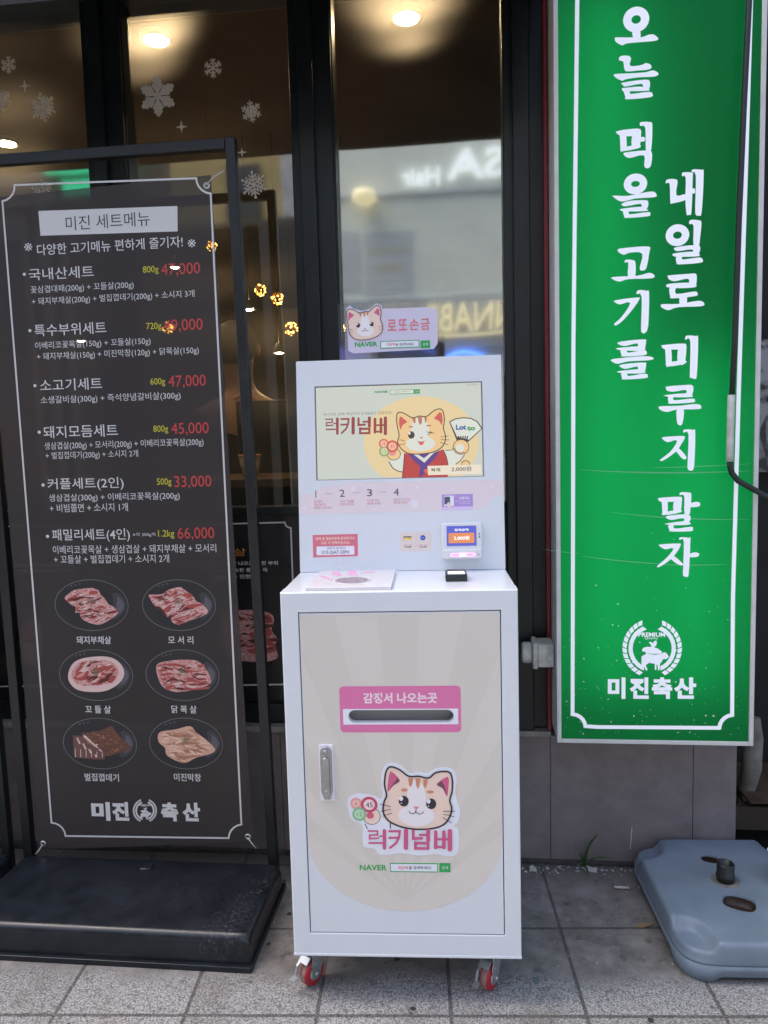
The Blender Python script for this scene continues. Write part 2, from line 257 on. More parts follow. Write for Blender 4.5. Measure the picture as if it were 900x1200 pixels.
  ('p','meat_a',3,1,[(-0.7582,0.9025),(-0.7491,0.9054),(-0.7166,0.9067),(-0.6954,0.9195),(-0.6627,0.9279),(-0.6485,0.9206),(-0.6316,0.9091),(-0.6204,0.8991),(-0.6118,0.8848),(-0.5982,0.879),(-0.5843,0.8661),(-0.5777,0.8518),(-0.5943,0.8404),(-0.6359,0.8261),(-0.6718,0.814),(-0.6904,0.8232),(-0.6927,0.8347),(-0.7029,0.8362),(-0.7253,0.8578),(-0.7422,0.8723)]),
  ('p','meat_red',4,1,[(-0.7093,0.8808),(-0.6732,0.895),(-0.6646,0.8921),(-0.7008,0.875)]),
  ('p','meat_red',4,1,[(-0.6614,0.8978),(-0.6373,0.9106),(-0.6204,0.8991),(-0.65,0.8921)]),
  ('p','meat_red',4,1,[(-0.7133,0.8607),(-0.6739,0.8836),(-0.6685,0.8749),(-0.7051,0.8506)]),
  ('p','meat_red',4,1,[(-0.6575,0.8606),(-0.6334,0.8748),(-0.5982,0.8776),(-0.5956,0.8719),(-0.64,0.8605)]),
  ('p','meat_red',4,1,[(-0.6886,0.829),(-0.6527,0.8405),(-0.6112,0.8519),(-0.6115,0.8461),(-0.6594,0.8261)]),
  ('p','meat_red',4,1,[(-0.7495,0.8996),(-0.7229,0.9009),(-0.7142,0.898),(-0.738,0.8938)]),
  ('p','meat_dark',5,1,[(-0.7028,0.8376),(-0.6665,0.8577),(-0.634,0.8634),(-0.5871,0.8676),(-0.6341,0.8599),(-0.6669,0.8505),(-0.6906,0.8347)]),
  ('p','meat_dark',5,1,[(-0.7394,0.8694),(-0.7219,0.8665),(-0.7028,0.8376),(-0.7253,0.8578)]),
  ('q','meat_fat',5,0.0023,[(-0.6262,0.8552),(-0.6163,0.8659),(-0.6043,0.8587)]),
  ('q','meat_red',5,0.0016,[(-0.6889,0.8377),(-0.6842,0.8481),(-0.6733,0.8458)]),
  ('q','meat_fat',5,0.0016,[(-0.6995,0.8461),(-0.6846,0.8571),(-0.6669,0.8621)]),
  ('q','meat_pink',5,0.0015,[(-0.6734,0.8562),(-0.6612,0.8545),(-0.653,0.864)]),
  ('q','meat_dark',5,0.002,[(-0.6836,0.902),(-0.6756,0.9122),(-0.6632,0.9095)]),
  ('q','meat_fat',5,0.0027,[(-0.6958,0.8841),(-0.6844,0.8861),(-0.6784,0.8959)]),
  ('q','meat_red',5,0.0027,[(-0.693,0.8983),(-0.684,0.909),(-0.6708,0.9055)]),
  ('q','meat_fat',5,0.0015,[(-0.6606,0.8392),(-0.6501,0.8473),(-0.6392,0.8548)]),
  ('q','meat_pink',5,0.0015,[(-0.6641,0.9146),(-0.6532,0.9251),(-0.6418,0.9161)]),
  ('q','meat_dark',5,0.0032,[(-0.6501,0.8596),(-0.6427,0.8655),(-0.6339,0.8629)]),
  ('q','meat_fat',5,0.0029,[(-0.6699,0.9048),(-0.6607,0.9149),(-0.6493,0.9082)]),
  ('q','meat_red',5,0.0025,[(-0.6902,0.8953),(-0.6711,0.8988),(-0.6551,0.91)]),
  ('q','meat_fat',5,0.0023,[(-0.6257,0.8582),(-0.6079,0.8708),(-0.5888,0.8621)]),
  ('q','meat_pink',5,0.0023,[(-0.6902,0.8425),(-0.6775,0.8569),(-0.6617,0.8476)]),
  ('q','meat_dark',5,0.0016,[(-0.7331,0.8861),(-0.7207,0.8992),(-0.7059,0.8904)]),
  ('q','meat_fat',5,0.0017,[(-0.6353,0.8366),(-0.6299,0.8505),(-0.615,0.8492)]),
  ('q','meat_red',5,0.0032,[(-0.6987,0.9168),(-0.6801,0.9034),(-0.6646,0.9215)]),
  ('q','meat_fat',5,0.0022,[(-0.6911,0.8575),(-0.6792,0.8747),(-0.6586,0.8787)]),
  ('q','meat_pink',5,0.0013,[(-0.6876,0.8863),(-0.6791,0.8888),(-0.6711,0.8927)]),
  ('q','meat_dark',5,0.0021,[(-0.712,0.8967),(-0.7035,0.9097),(-0.6898,0.9032)]),
  ('q','meat_fat',5,0.0017,[(-0.6624,0.8397),(-0.639,0.8413),(-0.629,0.8624)]),
  ('q','meat_red',5,0.0031,[(-0.7131,0.9039),(-0.7049,0.9071),(-0.6995,0.9139)]),
  ('q','meat_fat',5,0.0026,[(-0.6908,0.8613),(-0.6885,0.8731),(-0.6767,0.8767)]),
  ('q','meat_pink',5,0.0013,[(-0.6834,0.8789),(-0.6631,0.8767),(-0.6434,0.8832)]),
  ('q','meat_dark',5,0.0027,[(-0.6656,0.8558),(-0.6587,0.8699),(-0.6436,0.8749)]),
  ('q','meat_fat',5,0.0032,[(-0.7371,0.8814),(-0.7234,0.8747),(-0.7145,0.8877)]),
  ('q','meat_red',5,0.0017,[(-0.711,0.8772),(-0.7051,0.8905),(-0.6906,0.8896)]),
  ('q','meat_fat',5,0.0032,[(-0.7191,0.8626),(-0.7124,0.87),(-0.7027,0.8693)]),
  ('q','meat_pink',5,0.0018,[(-0.6992,0.9105),(-0.6823,0.9045),(-0.6749,0.9212)]),
  ('q','meat_dark',5,0.0013,[(-0.7309,0.8859),(-0.7141,0.894),(-0.6965,0.8897)]),
  ('q','meat_fat',5,0.0025,[(-0.6902,0.8554),(-0.6813,0.8754),(-0.6594,0.8781)]),
  ('q','meat_red',5,0.0024,[(-0.6588,0.8843),(-0.6504,0.8939),(-0.6383,0.898)]),
  ('q','meat_fat',5,0.0021,[(-0.7096,0.8516),(-0.6958,0.8442),(-0.6865,0.8575)]),
  ('q','meat_pink',5,0.0025,[(-0.6869,0.8693),(-0.6719,0.8692),(-0.6575,0.8657)]),
  ('q','meat_dark',5,0.0027,[(-0.6749,0.8283),(-0.6626,0.8175),(-0.6478,0.8263)]),
  ('q','meat_fat',5,0.003,[(-0.7029,0.8865),(-0.69,0.8908),(-0.6813,0.9012)]),
  ('q','meat_red',5,0.0029,[(-0.678,0.8189),(-0.6618,0.8163),(-0.6488,0.827)]),
  ('q','meat_fat',5,0.0016,[(-0.7094,0.8692),(-0.6918,0.8818),(-0.6709,0.8786)]),
  ('q','meat_pink',5,0.0029,[(-0.6215,0.8557),(-0.6129,0.8711),(-0.5974,0.8637)]),
  ('q','meat_dark',5,0.0021,[(-0.7372,0.8926),(-0.7245,0.8967),(-0.7121,0.9014)]),
  ('q','meat_fat',5,0.0014,[(-0.6642,0.8434),(-0.642,0.846),(-0.6266,0.8622)]),
  ('q','meat_red',5,0.002,[(-0.7028,0.859),(-0.6844,0.8729),(-0.6639,0.8643)]),
  ('q','meat_fat',5,0.0018,[(-0.6744,0.8952),(-0.6593,0.9042),(-0.6446,0.8959)]),
  ('q','meat_pink',5,0.0022,[(-0.692,0.8959),(-0.6923,0.9098),(-0.6781,0.9119)]),
  ('q','meat_dark',5,0.0019,[(-0.7362,0.8948),(-0.7238,0.8957),(-0.715,0.9046)]),
  ('q','meat_fat',5,0.0033,[(-0.663,0.8965),(-0.6519,0.8906),(-0.6412,0.8982)]),
  ('q','meat_red',5,0.0029,[(-0.6361,0.8855),(-0.6271,0.8888),(-0.6186,0.893)]),
  ('q','meat_fat',5,0.0023,[(-0.6876,0.8544),(-0.6735,0.8681),(-0.657,0.8787)]),
  ('q','meat_pink',5,0.0019,[(-0.6719,0.8281),(-0.6542,0.8324),(-0.6377,0.8401)]),
  ('q','meat_dark',5,0.0019,[(-0.6238,0.8364),(-0.6054,0.8356),(-0.5923,0.849)]),
  ('q','meat_fat',5,0.0024,[(-0.6831,0.8597),(-0.6709,0.8593),(-0.6614,0.8672)]),
  ('q','meat_red',5,0.0014,[(-0.6977,0.9),(-0.6846,0.9039),(-0.6731,0.9114)]),
  ('l','herb',9,0.002,[(-0.6659,0.8846),(-0.6788,0.8886)]),
  ('l','herb',9,0.002,[(-0.6659,0.8846),(-0.6701,0.8956)]),
  ('l','herb',9,0.002,[(-0.6659,0.8846),(-0.6584,0.8947)]),
  ('l','herb',9,0.002,[(-0.6659,0.8846),(-0.6521,0.8865)]),
  ('l','herb',9,0.002,[(-0.6659,0.8846),(-0.6556,0.877)]),
  ('l','herb',9,0.002,[(-0.6659,0.8846),(-0.6665,0.8729)]),
  ('l','herb',9,0.002,[(-0.6659,0.8846),(-0.677,0.8771)]),
 ],
 'dish2': [
  ('e','plate',2,0.0,[-0.94,0.6572,0.1181,0.0802,0]),
  ('e','plate_rim',2.5,0.0016,[-0.94,0.6572,0.1181,0.0802,0]),
  ('p','plate_sheen',2.2,0,[(-0.8601,0.6987),(-0.8492,0.6925),(-0.8404,0.6847),(-0.8342,0.6757),(-0.8308,0.6658),(-0.8304,0.6554),(-0.8331,0.6451),(-0.8387,0.6353),(-0.847,0.6265),(-0.8575,0.6189),(-0.8698,0.6131),(-0.8808,0.62),(-0.8767,0.6278),(-0.8738,0.6353),(-0.8716,0.6424),(-0.8702,0.6493),(-0.8692,0.656),(-0.8686,0.6628),(-0.8685,0.6697),(-0.869,0.6768),(-0.8703,0.6843),(-0.8726,0.6922)]),
  ('p','plate_sheen2',2.3,0,[(-0.8554,0.6852),(-0.8482,0.6807),(-0.8425,0.6752),(-0.8386,0.669),(-0.8365,0.6624),(-0.8363,0.6555),(-0.838,0.6487),(-0.8416,0.6421),(-0.8469,0.6361),(-0.8538,0.6308),(-0.8621,0.6265),(-0.8621,0.6265),(-0.8614,0.6331),(-0.861,0.6393),(-0.8607,0.645),(-0.8603,0.6505),(-0.8598,0.6559),(-0.8591,0.6612),(-0.8582,0.6667),(-0.8572,0.6725),(-0.8563,0.6786),(-0.8554,0.6852)]),
  ('e','plate_sheen2',2.6,0.0,[-1.0002,0.7171,0.0033,0.0022,0]),
  ('e','plate_sheen2',2.6,0.0,[-0.9865,0.7202,0.0033,0.0022,0]),
  ('e','plate_sheen2',2.6,0.0,[-0.9729,0.7232,0.0033,0.0022,0]),
  ('p','meat_fat',3,1,[(-1.03,0.6463),(-1.0168,0.6868),(-0.9864,0.7071),(-0.9342,0.7154),(-0.8881,0.7126),(-0.8587,0.6928),(-0.8492,0.6629),(-0.8675,0.6326),(-0.9101,0.6091),(-0.9621,0.6045),(-1.0082,0.6141)]),
  ('p','meat_a',4,1,[(-1.0189,0.6565),(-0.9923,0.695),(-0.9348,0.7054),(-0.884,0.6977),(-0.8653,0.6678),(-0.8877,0.6375),(-0.9401,0.6249),(-0.997,0.6264)]),
  ('p','meat_red',5,1,[(-1.0112,0.6465),(-0.9887,0.6719),(-0.9628,0.6721),(-0.9752,0.6417)]),
  ('p','meat_red',5,1,[(-0.936,0.6873),(-0.8945,0.6926),(-0.8753,0.6727),(-0.907,0.6574),(-0.9323,0.6653)]),
  ('p','meat_red',5,1,[(-0.9703,0.6367),(-0.9383,0.6521),(-0.9077,0.6474),(-0.9295,0.629)]),
  ('p','meat_red',5,1,[(-0.9077,0.6474),(-0.8865,0.6576),(-0.8745,0.6527),(-0.8932,0.6324)]),
  ('q','meat_red',6,0.0036,[(-0.959,0.6277),(-0.938,0.6305),(-0.9172,0.6346)]),
  ('q','meat_dark',6,0.0028,[(-0.9571,0.6716),(-0.9467,0.6593),(-0.9325,0.6694)]),
  ('q','meat_fat',6,0.0047,[(-0.9523,0.656),(-0.9266,0.6526),(-0.9093,0.6728)]),
  ('q','meat_pink',6,0.0045,[(-1.0028,0.664),(-0.9855,0.6807),(-0.9641,0.6726)]),
  ('q','meat_red',6,0.0048,[(-0.9899,0.6579),(-0.9728,0.6552),(-0.964,0.6705)]),
  ('q','meat_dark',6,0.0042,[(-0.9509,0.6411),(-0.9412,0.6494),(-0.933,0.6591)]),
  ('q','meat_fat',6,0.0043,[(-0.9195,0.6957),(-0.9045,0.6883),(-0.8874,0.6915)]),
  ('q','meat_pink',6,0.0033,[(-0.9188,0.6913),(-0.9096,0.6915),(-0.9004,0.6924)]),
  ('q','meat_red',6,0.005,[(-0.925,0.6721),(-0.9158,0.6802),(-0.9053,0.6865)]),
  ('q','meat_dark',6,0.0041,[(-0.9757,0.6802),(-0.9629,0.6851),(-0.952,0.6933)]),
  ('q','meat_fat',6,0.0033,[(-0.9343,0.6788),(-0.9283,0.69),(-0.9169,0.6855)]),
  ('q','meat_pink',6,0.0049,[(-1.0044,0.6514),(-0.9862,0.6544),(-0.9726,0.6671)]),
  ('q','meat_red',6,0.005,[(-0.951,0.6707),(-0.9374,0.6823),(-0.9248,0.6715)]),
  ('q','meat_dark',6,0.0026,[(-0.957,0.6948),(-0.9396,0.6994),(-0.922,0.7)]),
  ('q','meat_fat',6,0.0024,[(-0.9814,0.6773),(-0.9704,0.6782),(-0.9608,0.6841)]),
  ('q','meat_pink',6,0.0024,[(-0.9529,0.6364),(-0.9366,0.64),(-0.9236,0.6507)]),
  ('q','meat_red',6,0.0055,[(-0.9243,0.6605),(-0.9139,0.6613),(-0.906,0.6682)]),
  ('q','meat_dark',6,0.0038,[(-0.9702,0.641),(-0.956,0.6513),(-0.9392,0.6552)]),
  ('q','meat_fat',6,0.0057,[(-0.9961,0.6752),(-0.9781,0.6679),(-0.9601,0.6776)]),
  ('q','meat_pink',6,0.0044,[(-0.9547,0.6835),(-0.9427,0.6873),(-0.9325,0.6946)]),
  ('q','meat_red',6,0.004,[(-0.9892,0.687),(-0.9814,0.6965),(-0.9697,0.6941)]),
  ('q','meat_dark',6,0.003,[(-0.9198,0.6384),(-0.9045,0.64),(-0.8949,0.6521)]),
  ('q','meat_fat',6,0.0025,[(-1.0004,0.6811),(-0.981,0.6793),(-0.9658,0.6924)]),
  ('q','meat_pink',6,0.0037,[(-0.9149,0.6655),(-0.9009,0.6672),(-0.8868,0.669)]),
  ('q','meat_red',6,0.0054,[(-1.0049,0.66),(-0.9945,0.6833),(-0.9691,0.6865)]),
  ('q','meat_dark',6,0.005,[(-0.9144,0.6334),(-0.9071,0.66),(-0.8794,0.6634)]),
  ('q','meat_fat',6,0.0032,[(-0.9815,0.6783),(-0.97,0.6877),(-0.9589,0.6973)]),
  ('q','meat_pink',6,0.0023,[(-0.8889,0.658),(-0.8791,0.6624),(-0.8687,0.6641)]),
  ('q','meat_red',6,0.0036,[(-0.9815,0.653),(-0.973,0.6437),(-0.9613,0.6504)]),
  ('q','meat_dark',6,0.0021,[(-0.9753,0.6468),(-0.9653,0.6513),(-0.957,0.6584)]),
  ('q','meat_fat',6,0.0038,[(-0.9587,0.6356),(-0.9417,0.6359),(-0.9316,0.6499)]),
  ('q','meat_pink',6,0.0021,[(-0.8996,0.6672),(-0.8903,0.6784),(-0.8768,0.684)]),
  ('q','meat_red',6,0.0027,[(-0.947,0.6571),(-0.9306,0.662),(-0.9223,0.6767)]),
  ('q','meat_dark',6,0.0053,[(-0.9325,0.6301),(-0.92,0.648),(-0.9006,0.6403)]),
  ('l','herb',9,0.0021,[(-0.9393,0.6692),(-0.9526,0.6733)]),
  ('l','herb',9,0.0021,[(-0.9393,0.6692),(-0.9435,0.6805)]),
  ('l','herb',9,0.0021,[(-0.9393,0.6692),(-0.9314,0.6797)]),
  ('l','herb',9,0.0021,[(-0.9393,0.6692),(-0.9249,0.6714)]),
  ('l','herb',9,0.0021,[(-0.9393,0.6692),(-0.9287,0.6616)]),
  ('l','herb',9,0.0021,[(-0.9393,0.6692),(-0.94,0.6572)]),
  ('l','herb',9,0.0021,[(-0.9393,0.6692),(-0.9508,0.6614)]),
 ],
 'dish3': [
  ('e','plate',2,0.0,[-0.667,0.6593,0.115,0.0792,0]),
  ('e','plate_rim',2.5,0.0016,[-0.667,0.6593,0.115,0.0792,0]),
  ('p','plate_sheen',2.2,0,[(-0.5896,0.7003),(-0.5789,0.6942),(-0.5703,0.6866),(-0.5641,0.6776),(-0.5607,0.6678),(-0.5602,0.6576),(-0.5627,0.6475),(-0.5681,0.6378),(-0.576,0.6291),(-0.5862,0.6216),(-0.5981,0.6159),(-0.6089,0.6227),(-0.605,0.6304),(-0.6022,0.6378),(-0.6002,0.6448),(-0.5988,0.6516),(-0.598,0.6582),(-0.5975,0.6649),(-0.5975,0.6717),(-0.5981,0.6787),(-0.5994,0.6861),(-0.6017,0.6939)]),
  ('p','plate_sheen2',2.3,0,[(-0.5849,0.687),(-0.5778,0.6825),(-0.5722,0.6771),(-0.5683,0.6711),(-0.5662,0.6645),(-0.5659,0.6577),(-0.5675,0.651),(-0.5709,0.6445),(-0.5761,0.6386),(-0.5827,0.6333),(-0.5907,0.6291),(-0.5907,0.6291),(-0.5901,0.6356),(-0.5898,0.6417),(-0.5896,0.6474),(-0.5892,0.6528),(-0.5888,0.6581),(-0.5882,0.6634),(-0.5874,0.6688),(-0.5865,0.6745),(-0.5856,0.6805),(-0.5849,0.687)]),
  ('e','plate_sheen2',2.6,0.0,[-0.7261,0.7185,0.0032,0.0021,0]),
  ('e','plate_sheen2',2.6,0.0,[-0.7129,0.7215,0.0033,0.0022,0]),
  ('e','plate_sheen2',2.6,0.0,[-0.6996,0.7245,0.0032,0.0022,0]),
  ('p','meat_a',3,1,[(-0.7473,0.6836),(-0.7313,0.6986),(-0.6704,0.7069),(-0.6205,0.7042),(-0.5966,0.6846),(-0.5811,0.6551),(-0.5842,0.6323),(-0.6351,0.6149),(-0.6909,0.6074),(-0.7304,0.6239),(-0.7439,0.6537)]),
  ('p','meat_red',4,1,[(-0.7398,0.6906),(-0.6911,0.6959),(-0.6414,0.6883),(-0.6011,0.6935),(-0.5994,0.6876),(-0.6416,0.6833),(-0.6915,0.6889),(-0.7362,0.6837)]),
  ('p','meat_red',4,1,[(-0.7366,0.6767),(-0.6919,0.682),(-0.6421,0.6744),(-0.5988,0.6797),(-0.5971,0.6737),(-0.6423,0.6695),(-0.6923,0.675),(-0.7329,0.6698)]),
  ('p','meat_red',4,1,[(-0.7333,0.6628),(-0.6926,0.6681),(-0.6428,0.6605),(-0.5965,0.6658),(-0.5948,0.6599),(-0.6431,0.6556),(-0.693,0.6611),(-0.7296,0.6559)]),
  ('p','meat_red',4,1,[(-0.73,0.6489),(-0.6934,0.6542),(-0.6435,0.6466),(-0.5942,0.652),(-0.5925,0.6461),(-0.6438,0.6417),(-0.6938,0.6472),(-0.7264,0.6419)]),
  ('p','meat_red',4,1,[(-0.7268,0.6349),(-0.6942,0.6402),(-0.6443,0.6327),(-0.5919,0.6382),(-0.5902,0.6322),(-0.6445,0.6278),(-0.6945,0.6333),(-0.7231,0.628)]),
  ('p','meat_red',4,1,[(-0.7235,0.621),(-0.6949,0.6263),(-0.645,0.6188),(-0.5896,0.6243),(-0.5879,0.6184),(-0.6452,0.6138),(-0.6953,0.6193),(-0.7198,0.6141)]),
  ('q','meat_fat',5,0.0035,[(-0.7251,0.6358),(-0.7144,0.6353),(-0.7037,0.6352)]),
  ('q','meat_red',5,0.0013,[(-0.7356,0.6407),(-0.716,0.6279),(-0.6919,0.6325)]),
  ('q','meat_pink',5,0.0016,[(-0.6649,0.7006),(-0.6505,0.6886),(-0.6312,0.688)]),
  ('q','meat_dark',5,0.0018,[(-0.6516,0.6275),(-0.6273,0.6382),(-0.604,0.6284)]),
  ('q','meat_fat',5,0.002,[(-0.7153,0.6798),(-0.6986,0.6617),(-0.6732,0.667)]),
  ('q','meat_red',5,0.0027,[(-0.6863,0.684),(-0.6749,0.6888),(-0.663,0.6868)]),
  ('q','meat_pink',5,0.0033,[(-0.6633,0.6577),(-0.6448,0.6583),(-0.6264,0.6583)]),
  ('q','meat_dark',5,0.0024,[(-0.7292,0.6291),(-0.7179,0.6288),(-0.7068,0.6279)]),
  ('q','meat_fat',5,0.0026,[(-0.6383,0.6957),(-0.6207,0.6953),(-0.6168,0.6786)]),
  ('q','meat_red',5,0.0028,[(-0.6714,0.6853),(-0.6576,0.6663),(-0.6335,0.6714)]),
  ('q','meat_pink',5,0.0034,[(-0.7188,0.6486),(-0.6999,0.6448),(-0.6811,0.6407)]),
  ('q','meat_dark',5,0.0022,[(-0.6741,0.6803),(-0.6612,0.672),(-0.647,0.6656)]),
  ('q','meat_fat',5,0.003,[(-0.6255,0.6544),(-0.6011,0.6669),(-0.5868,0.6453)]),
  ('q','meat_red',5,0.0029,[(-0.7203,0.625),(-0.708,0.6226),(-0.6972,0.6169)]),
  ('q','meat_pink',5,0.0018,[(-0.6453,0.6516),(-0.627,0.6563),(-0.6184,0.6404)]),
  ('q','meat_dark',5,0.0022,[(-0.6133,0.6324),(-0.6023,0.6371),(-0.592,0.632)]),
  ('q','meat_fat',5,0.0035,[(-0.7013,0.6348),(-0.6753,0.6292),(-0.6534,0.6459)]),
  ('q','meat_red',5,0.0022,[(-0.6539,0.6673),(-0.6318,0.6777),(-0.6081,0.6765)]),
  ('q','meat_pink',5,0.0028,[(-0.6675,0.6888),(-0.6382,0.7079),(-0.6205,0.6801)]),
  ('q','meat_dark',5,0.0026,[(-0.6909,0.6864),(-0.6656,0.6683),(-0.6398,0.6888)]),
  ('q','meat_fat',5,0.0023,[(-0.7013,0.6844),(-0.6886,0.6751),(-0.6739,0.6691)]),
  ('q','meat_red',5,0.0034,[(-0.6553,0.6559),(-0.6415,0.642),(-0.6261,0.6559)]),
  ('q','meat_pink',5,0.0018,[(-0.6415,0.6873),(-0.6228,0.6731),(-0.5987,0.6721)]),
  ('q','meat_dark',5,0.0023,[(-0.6407,0.664),(-0.6294,0.653),(-0.6148,0.6468)]),
  ('q','meat_fat',5,0.0028,[(-0.6588,0.6385),(-0.6473,0.6165),(-0.623,0.6267)]),
  ('q','meat_red',5,0.0027,[(-0.6633,0.6243),(-0.6546,0.6164),(-0.6428,0.6205)]),
  ('q','meat_pink',5,0.0035,[(-0.6677,0.6783),(-0.6479,0.685),(-0.6312,0.6743)]),
  ('q','meat_dark',5,0.0025,[(-0.6352,0.663),(-0.6125,0.6655),(-0.5916,0.658)]),
  ('q','meat_fat',5,0.0035,[(-0.7029,0.6199),(-0.679,0.6254),(-0.6567,0.6176)]),
  ('q','meat_red',5,0.0022,[(-0.7287,0.6399),(-0.7096,0.6262),(-0.6864,0.6202)]),
  ('q','meat_pink',5,0.0018,[(-0.7001,0.6738),(-0.689,0.6703),(-0.6877,0.6588)]),
  ('q','meat_dark',5,0.0017,[(-0.6264,0.6895),(-0.6155,0.6808),(-0.6016,0.6853)]),
  ('q','meat_fat',5,0.0026,[(-0.6882,0.6841),(-0.6773,0.6805),(-0.6665,0.6856)]),
  ('q','meat_red',5,0.0035,[(-0.7103,0.6272),(-0.6983,0.6272),(-0.6886,0.6208)]),
  ('q','meat_pink',5,0.002,[(-0.6748,0.6977),(-0.6647,0.6882),(-0.6506,0.6858)]),
  ('q','meat_dark',5,0.0013,[(-0.6216,0.6358),(-0.603,0.6411),(-0.5839,0.6408)]),
  ('q','meat_fat',5,0.0023,[(-0.6905,0.6529),(-0.6771,0.6525),(-0.6705,0.6413)]),
  ('q','meat_red',5,0.0015,[(-0.6532,0.6844),(-0.6316,0.674),(-0.6072,0.6721)]),
  ('q','meat_pink',5,0.0017,[(-0.6263,0.6287),(-0.6152,0.6435),(-0.5971,0.6443)]),
  ('q','meat_dark',5,0.0028,[(-0.6739,0.6904),(-0.6556,0.685),(-0.6364,0.6832)]),
  ('q','meat_fat',5,0.0029,[(-0.7425,0.6809),(-0.7206,0.6931),(-0.7,0.6814)]),
  ('q','meat_red',5,0.0026,[(-0.6361,0.6412),(-0.6232,0.6392),(-0.6102,0.6381)]),
  ('q','meat_pink',5,0.003,[(-0.6903,0.6537),(-0.6618,0.6552),(-0.6528,0.6292)]),
  ('q','meat_dark',5,0.0036,[(-0.7231,0.6332),(-0.6999,0.656),(-0.6745,0.6389)]),
  ('q','meat_fat',5,0.0018,[(-0.6623,0.6806),(-0.6446,0.6952),(-0.6273,0.6821)]),
  ('q','meat_red',5,0.0025,[(-0.6201,0.6403),(-0.6081,0.6396),(-0.5981,0.6335)]),
  ('q','meat_pink',5,0.002,[(-0.6498,0.6797),(-0.6287,0.674),(-0.6066,0.6756)]),
  ('q','meat_dark',5,0.0031,[(-0.6777,0.648),(-0.6642,0.6326),(-0.646,0.6444)]),
  ('q','meat_fat',5,0.0021,[(-0.645,0.6919),(-0.6305,0.6841),(-0.6137,0.6875)]),
  ('q','meat_red',5,0.0031,[(-0.6612,0.6403),(-0.6418,0.6431),(-0.6224,0.6453)]),
  ('q','meat_pink',5,0.0016,[(-0.7289,0.6394),(-0.7199,0.6226),(-0.702,0.632)]),
  ('q','meat_dark',5,0.0014,[(-0.6225,0.6519),(-0.6125,0.647),(-0.601,0.6477)]),
  ('q','meat_fat',5,0.0017,[(-0.6142,0.6848),(-0.6035,0.6792),(-0.596,0.67)]),
  ('q','meat_red',5,0.0022,[(-0.7287,0.6968),(-0.7117,0.6747),(-0.6831,0.682)]),
  ('q','meat_pink',5,0.0021,[(-0.7146,0.6972),(-0.6903,0.6995),(-0.6664,0.6962)]),
  ('q','meat_dark',5,0.0026,[(-0.7354,0.6896),(-0.7191,0.6797),(-0.6996,0.6788)]),
  ('q','meat_fat',5,0.0034,[(-0.6766,0.669),(-0.665,0.6593),(-0.6507,0.6661)]),
  ('q','meat_red',5,0.0032,[(-0.6643,0.6863),(-0.6538,0.6791),(-0.6407,0.6779)]),
  ('q','meat_pink',5,0.0021,[(-0.6758,0.6991),(-0.6473,0.7135),(-0.6251,0.6932)]),
  ('q','meat_dark',5,0.0037,[(-0.6968,0.6195),(-0.674,0.62),(-0.652,0.6152)]),
  ('l','herb',9,0.002,[(-0.6663,0.6713),(-0.6793,0.6752)]),
  ('l','herb',9,0.002,[(-0.6663,0.6713),(-0.6705,0.6824)]),
  ('l','herb',9,0.002,[(-0.6663,0.6713),(-0.6587,0.6816)]),
  ('l','herb',9,0.002,[(-0.6663,0.6713),(-0.6524,0.6734)]),
  ('l','herb',9,0.002,[(-0.6663,0.6713),(-0.656,0.6637)]),
  ('l','herb',9,0.002,[(-0.6663,0.6713),(-0.667,0.6593)]),
  ('l','herb',9,0.002,[(-0.6663,0.6713),(-0.6775,0.6635)]),
 ],
 'dish4': [
  ('e','plate',2,0.0,[-0.9416,0.442,0.1191,0.0817,0]),
  ('e','plate_rim',2.5,0.0017,[-0.9416,0.442,0.1191,0.0817,0]),
  ('p','plate_sheen',2.2,0,[(-0.861,0.4851),(-0.85,0.4789),(-0.8411,0.4711),(-0.8348,0.462),(-0.8313,0.4519),(-0.831,0.4414),(-0.8337,0.4309),(-0.8393,0.4208),(-0.8477,0.4117),(-0.8583,0.404),(-0.8707,0.3979),(-0.8818,0.4048),(-0.8777,0.4128),(-0.8747,0.4204),(-0.8726,0.4277),(-0.8711,0.4347),(-0.8701,0.4416),(-0.8695,0.4485),(-0.8695,0.4555),(-0.87,0.4627),(-0.8712,0.4703),(-0.8735,0.4784)]),
  ('p','plate_sheen2',2.3,0,[(-0.8562,0.4714),(-0.8489,0.4669),(-0.8432,0.4614),(-0.8392,0.4551),(-0.8371,0.4484),(-0.8369,0.4414),(-0.8386,0.4344),(-0.8423,0.4277),(-0.8476,0.4215),(-0.8546,0.4161),(-0.8629,0.4116),(-0.8629,0.4116),(-0.8623,0.4183),(-0.8618,0.4246),(-0.8615,0.4305),(-0.8611,0.4361),(-0.8606,0.4415),(-0.8599,0.447),(-0.859,0.4526),(-0.8581,0.4584),(-0.8571,0.4647),(-0.8562,0.4714)]),
  ('e','plate_sheen2',2.6,0.0,[-1.0022,0.5023,0.0033,0.0022,0]),
  ('e','plate_sheen2',2.6,0.0,[-0.9885,0.5056,0.0034,0.0022,0]),
  ('e','plate_sheen2',2.6,0.0,[-0.9747,0.5088,0.0034,0.0023,0]),
  ('p','meat_brown',4,0,[(-0.9995,0.4754),(-0.9731,0.4773),(-0.9378,0.4836),(-0.8976,0.4999),(-0.8912,0.4872),(-0.8671,0.4563),(-0.8397,0.4326),(-0.8519,0.4224),(-0.9109,0.404),(-0.9344,0.4007),(-0.9947,0.4598)]),
  ('p','meat_brown2',5,0,[(-1.0264,0.4664),(-1.003,0.4668),(-0.9946,0.4612),(-0.936,0.4207),(-0.9278,0.4123),(-0.9291,0.3922),(-0.9642,0.3915),(-1.0282,0.3973)]),
  ('p','meat_fat',6,0,[(-0.9935,0.4684),(-0.9854,0.4671),(-0.9333,0.4179),(-0.9392,0.4164),(-0.9917,0.4612)]),
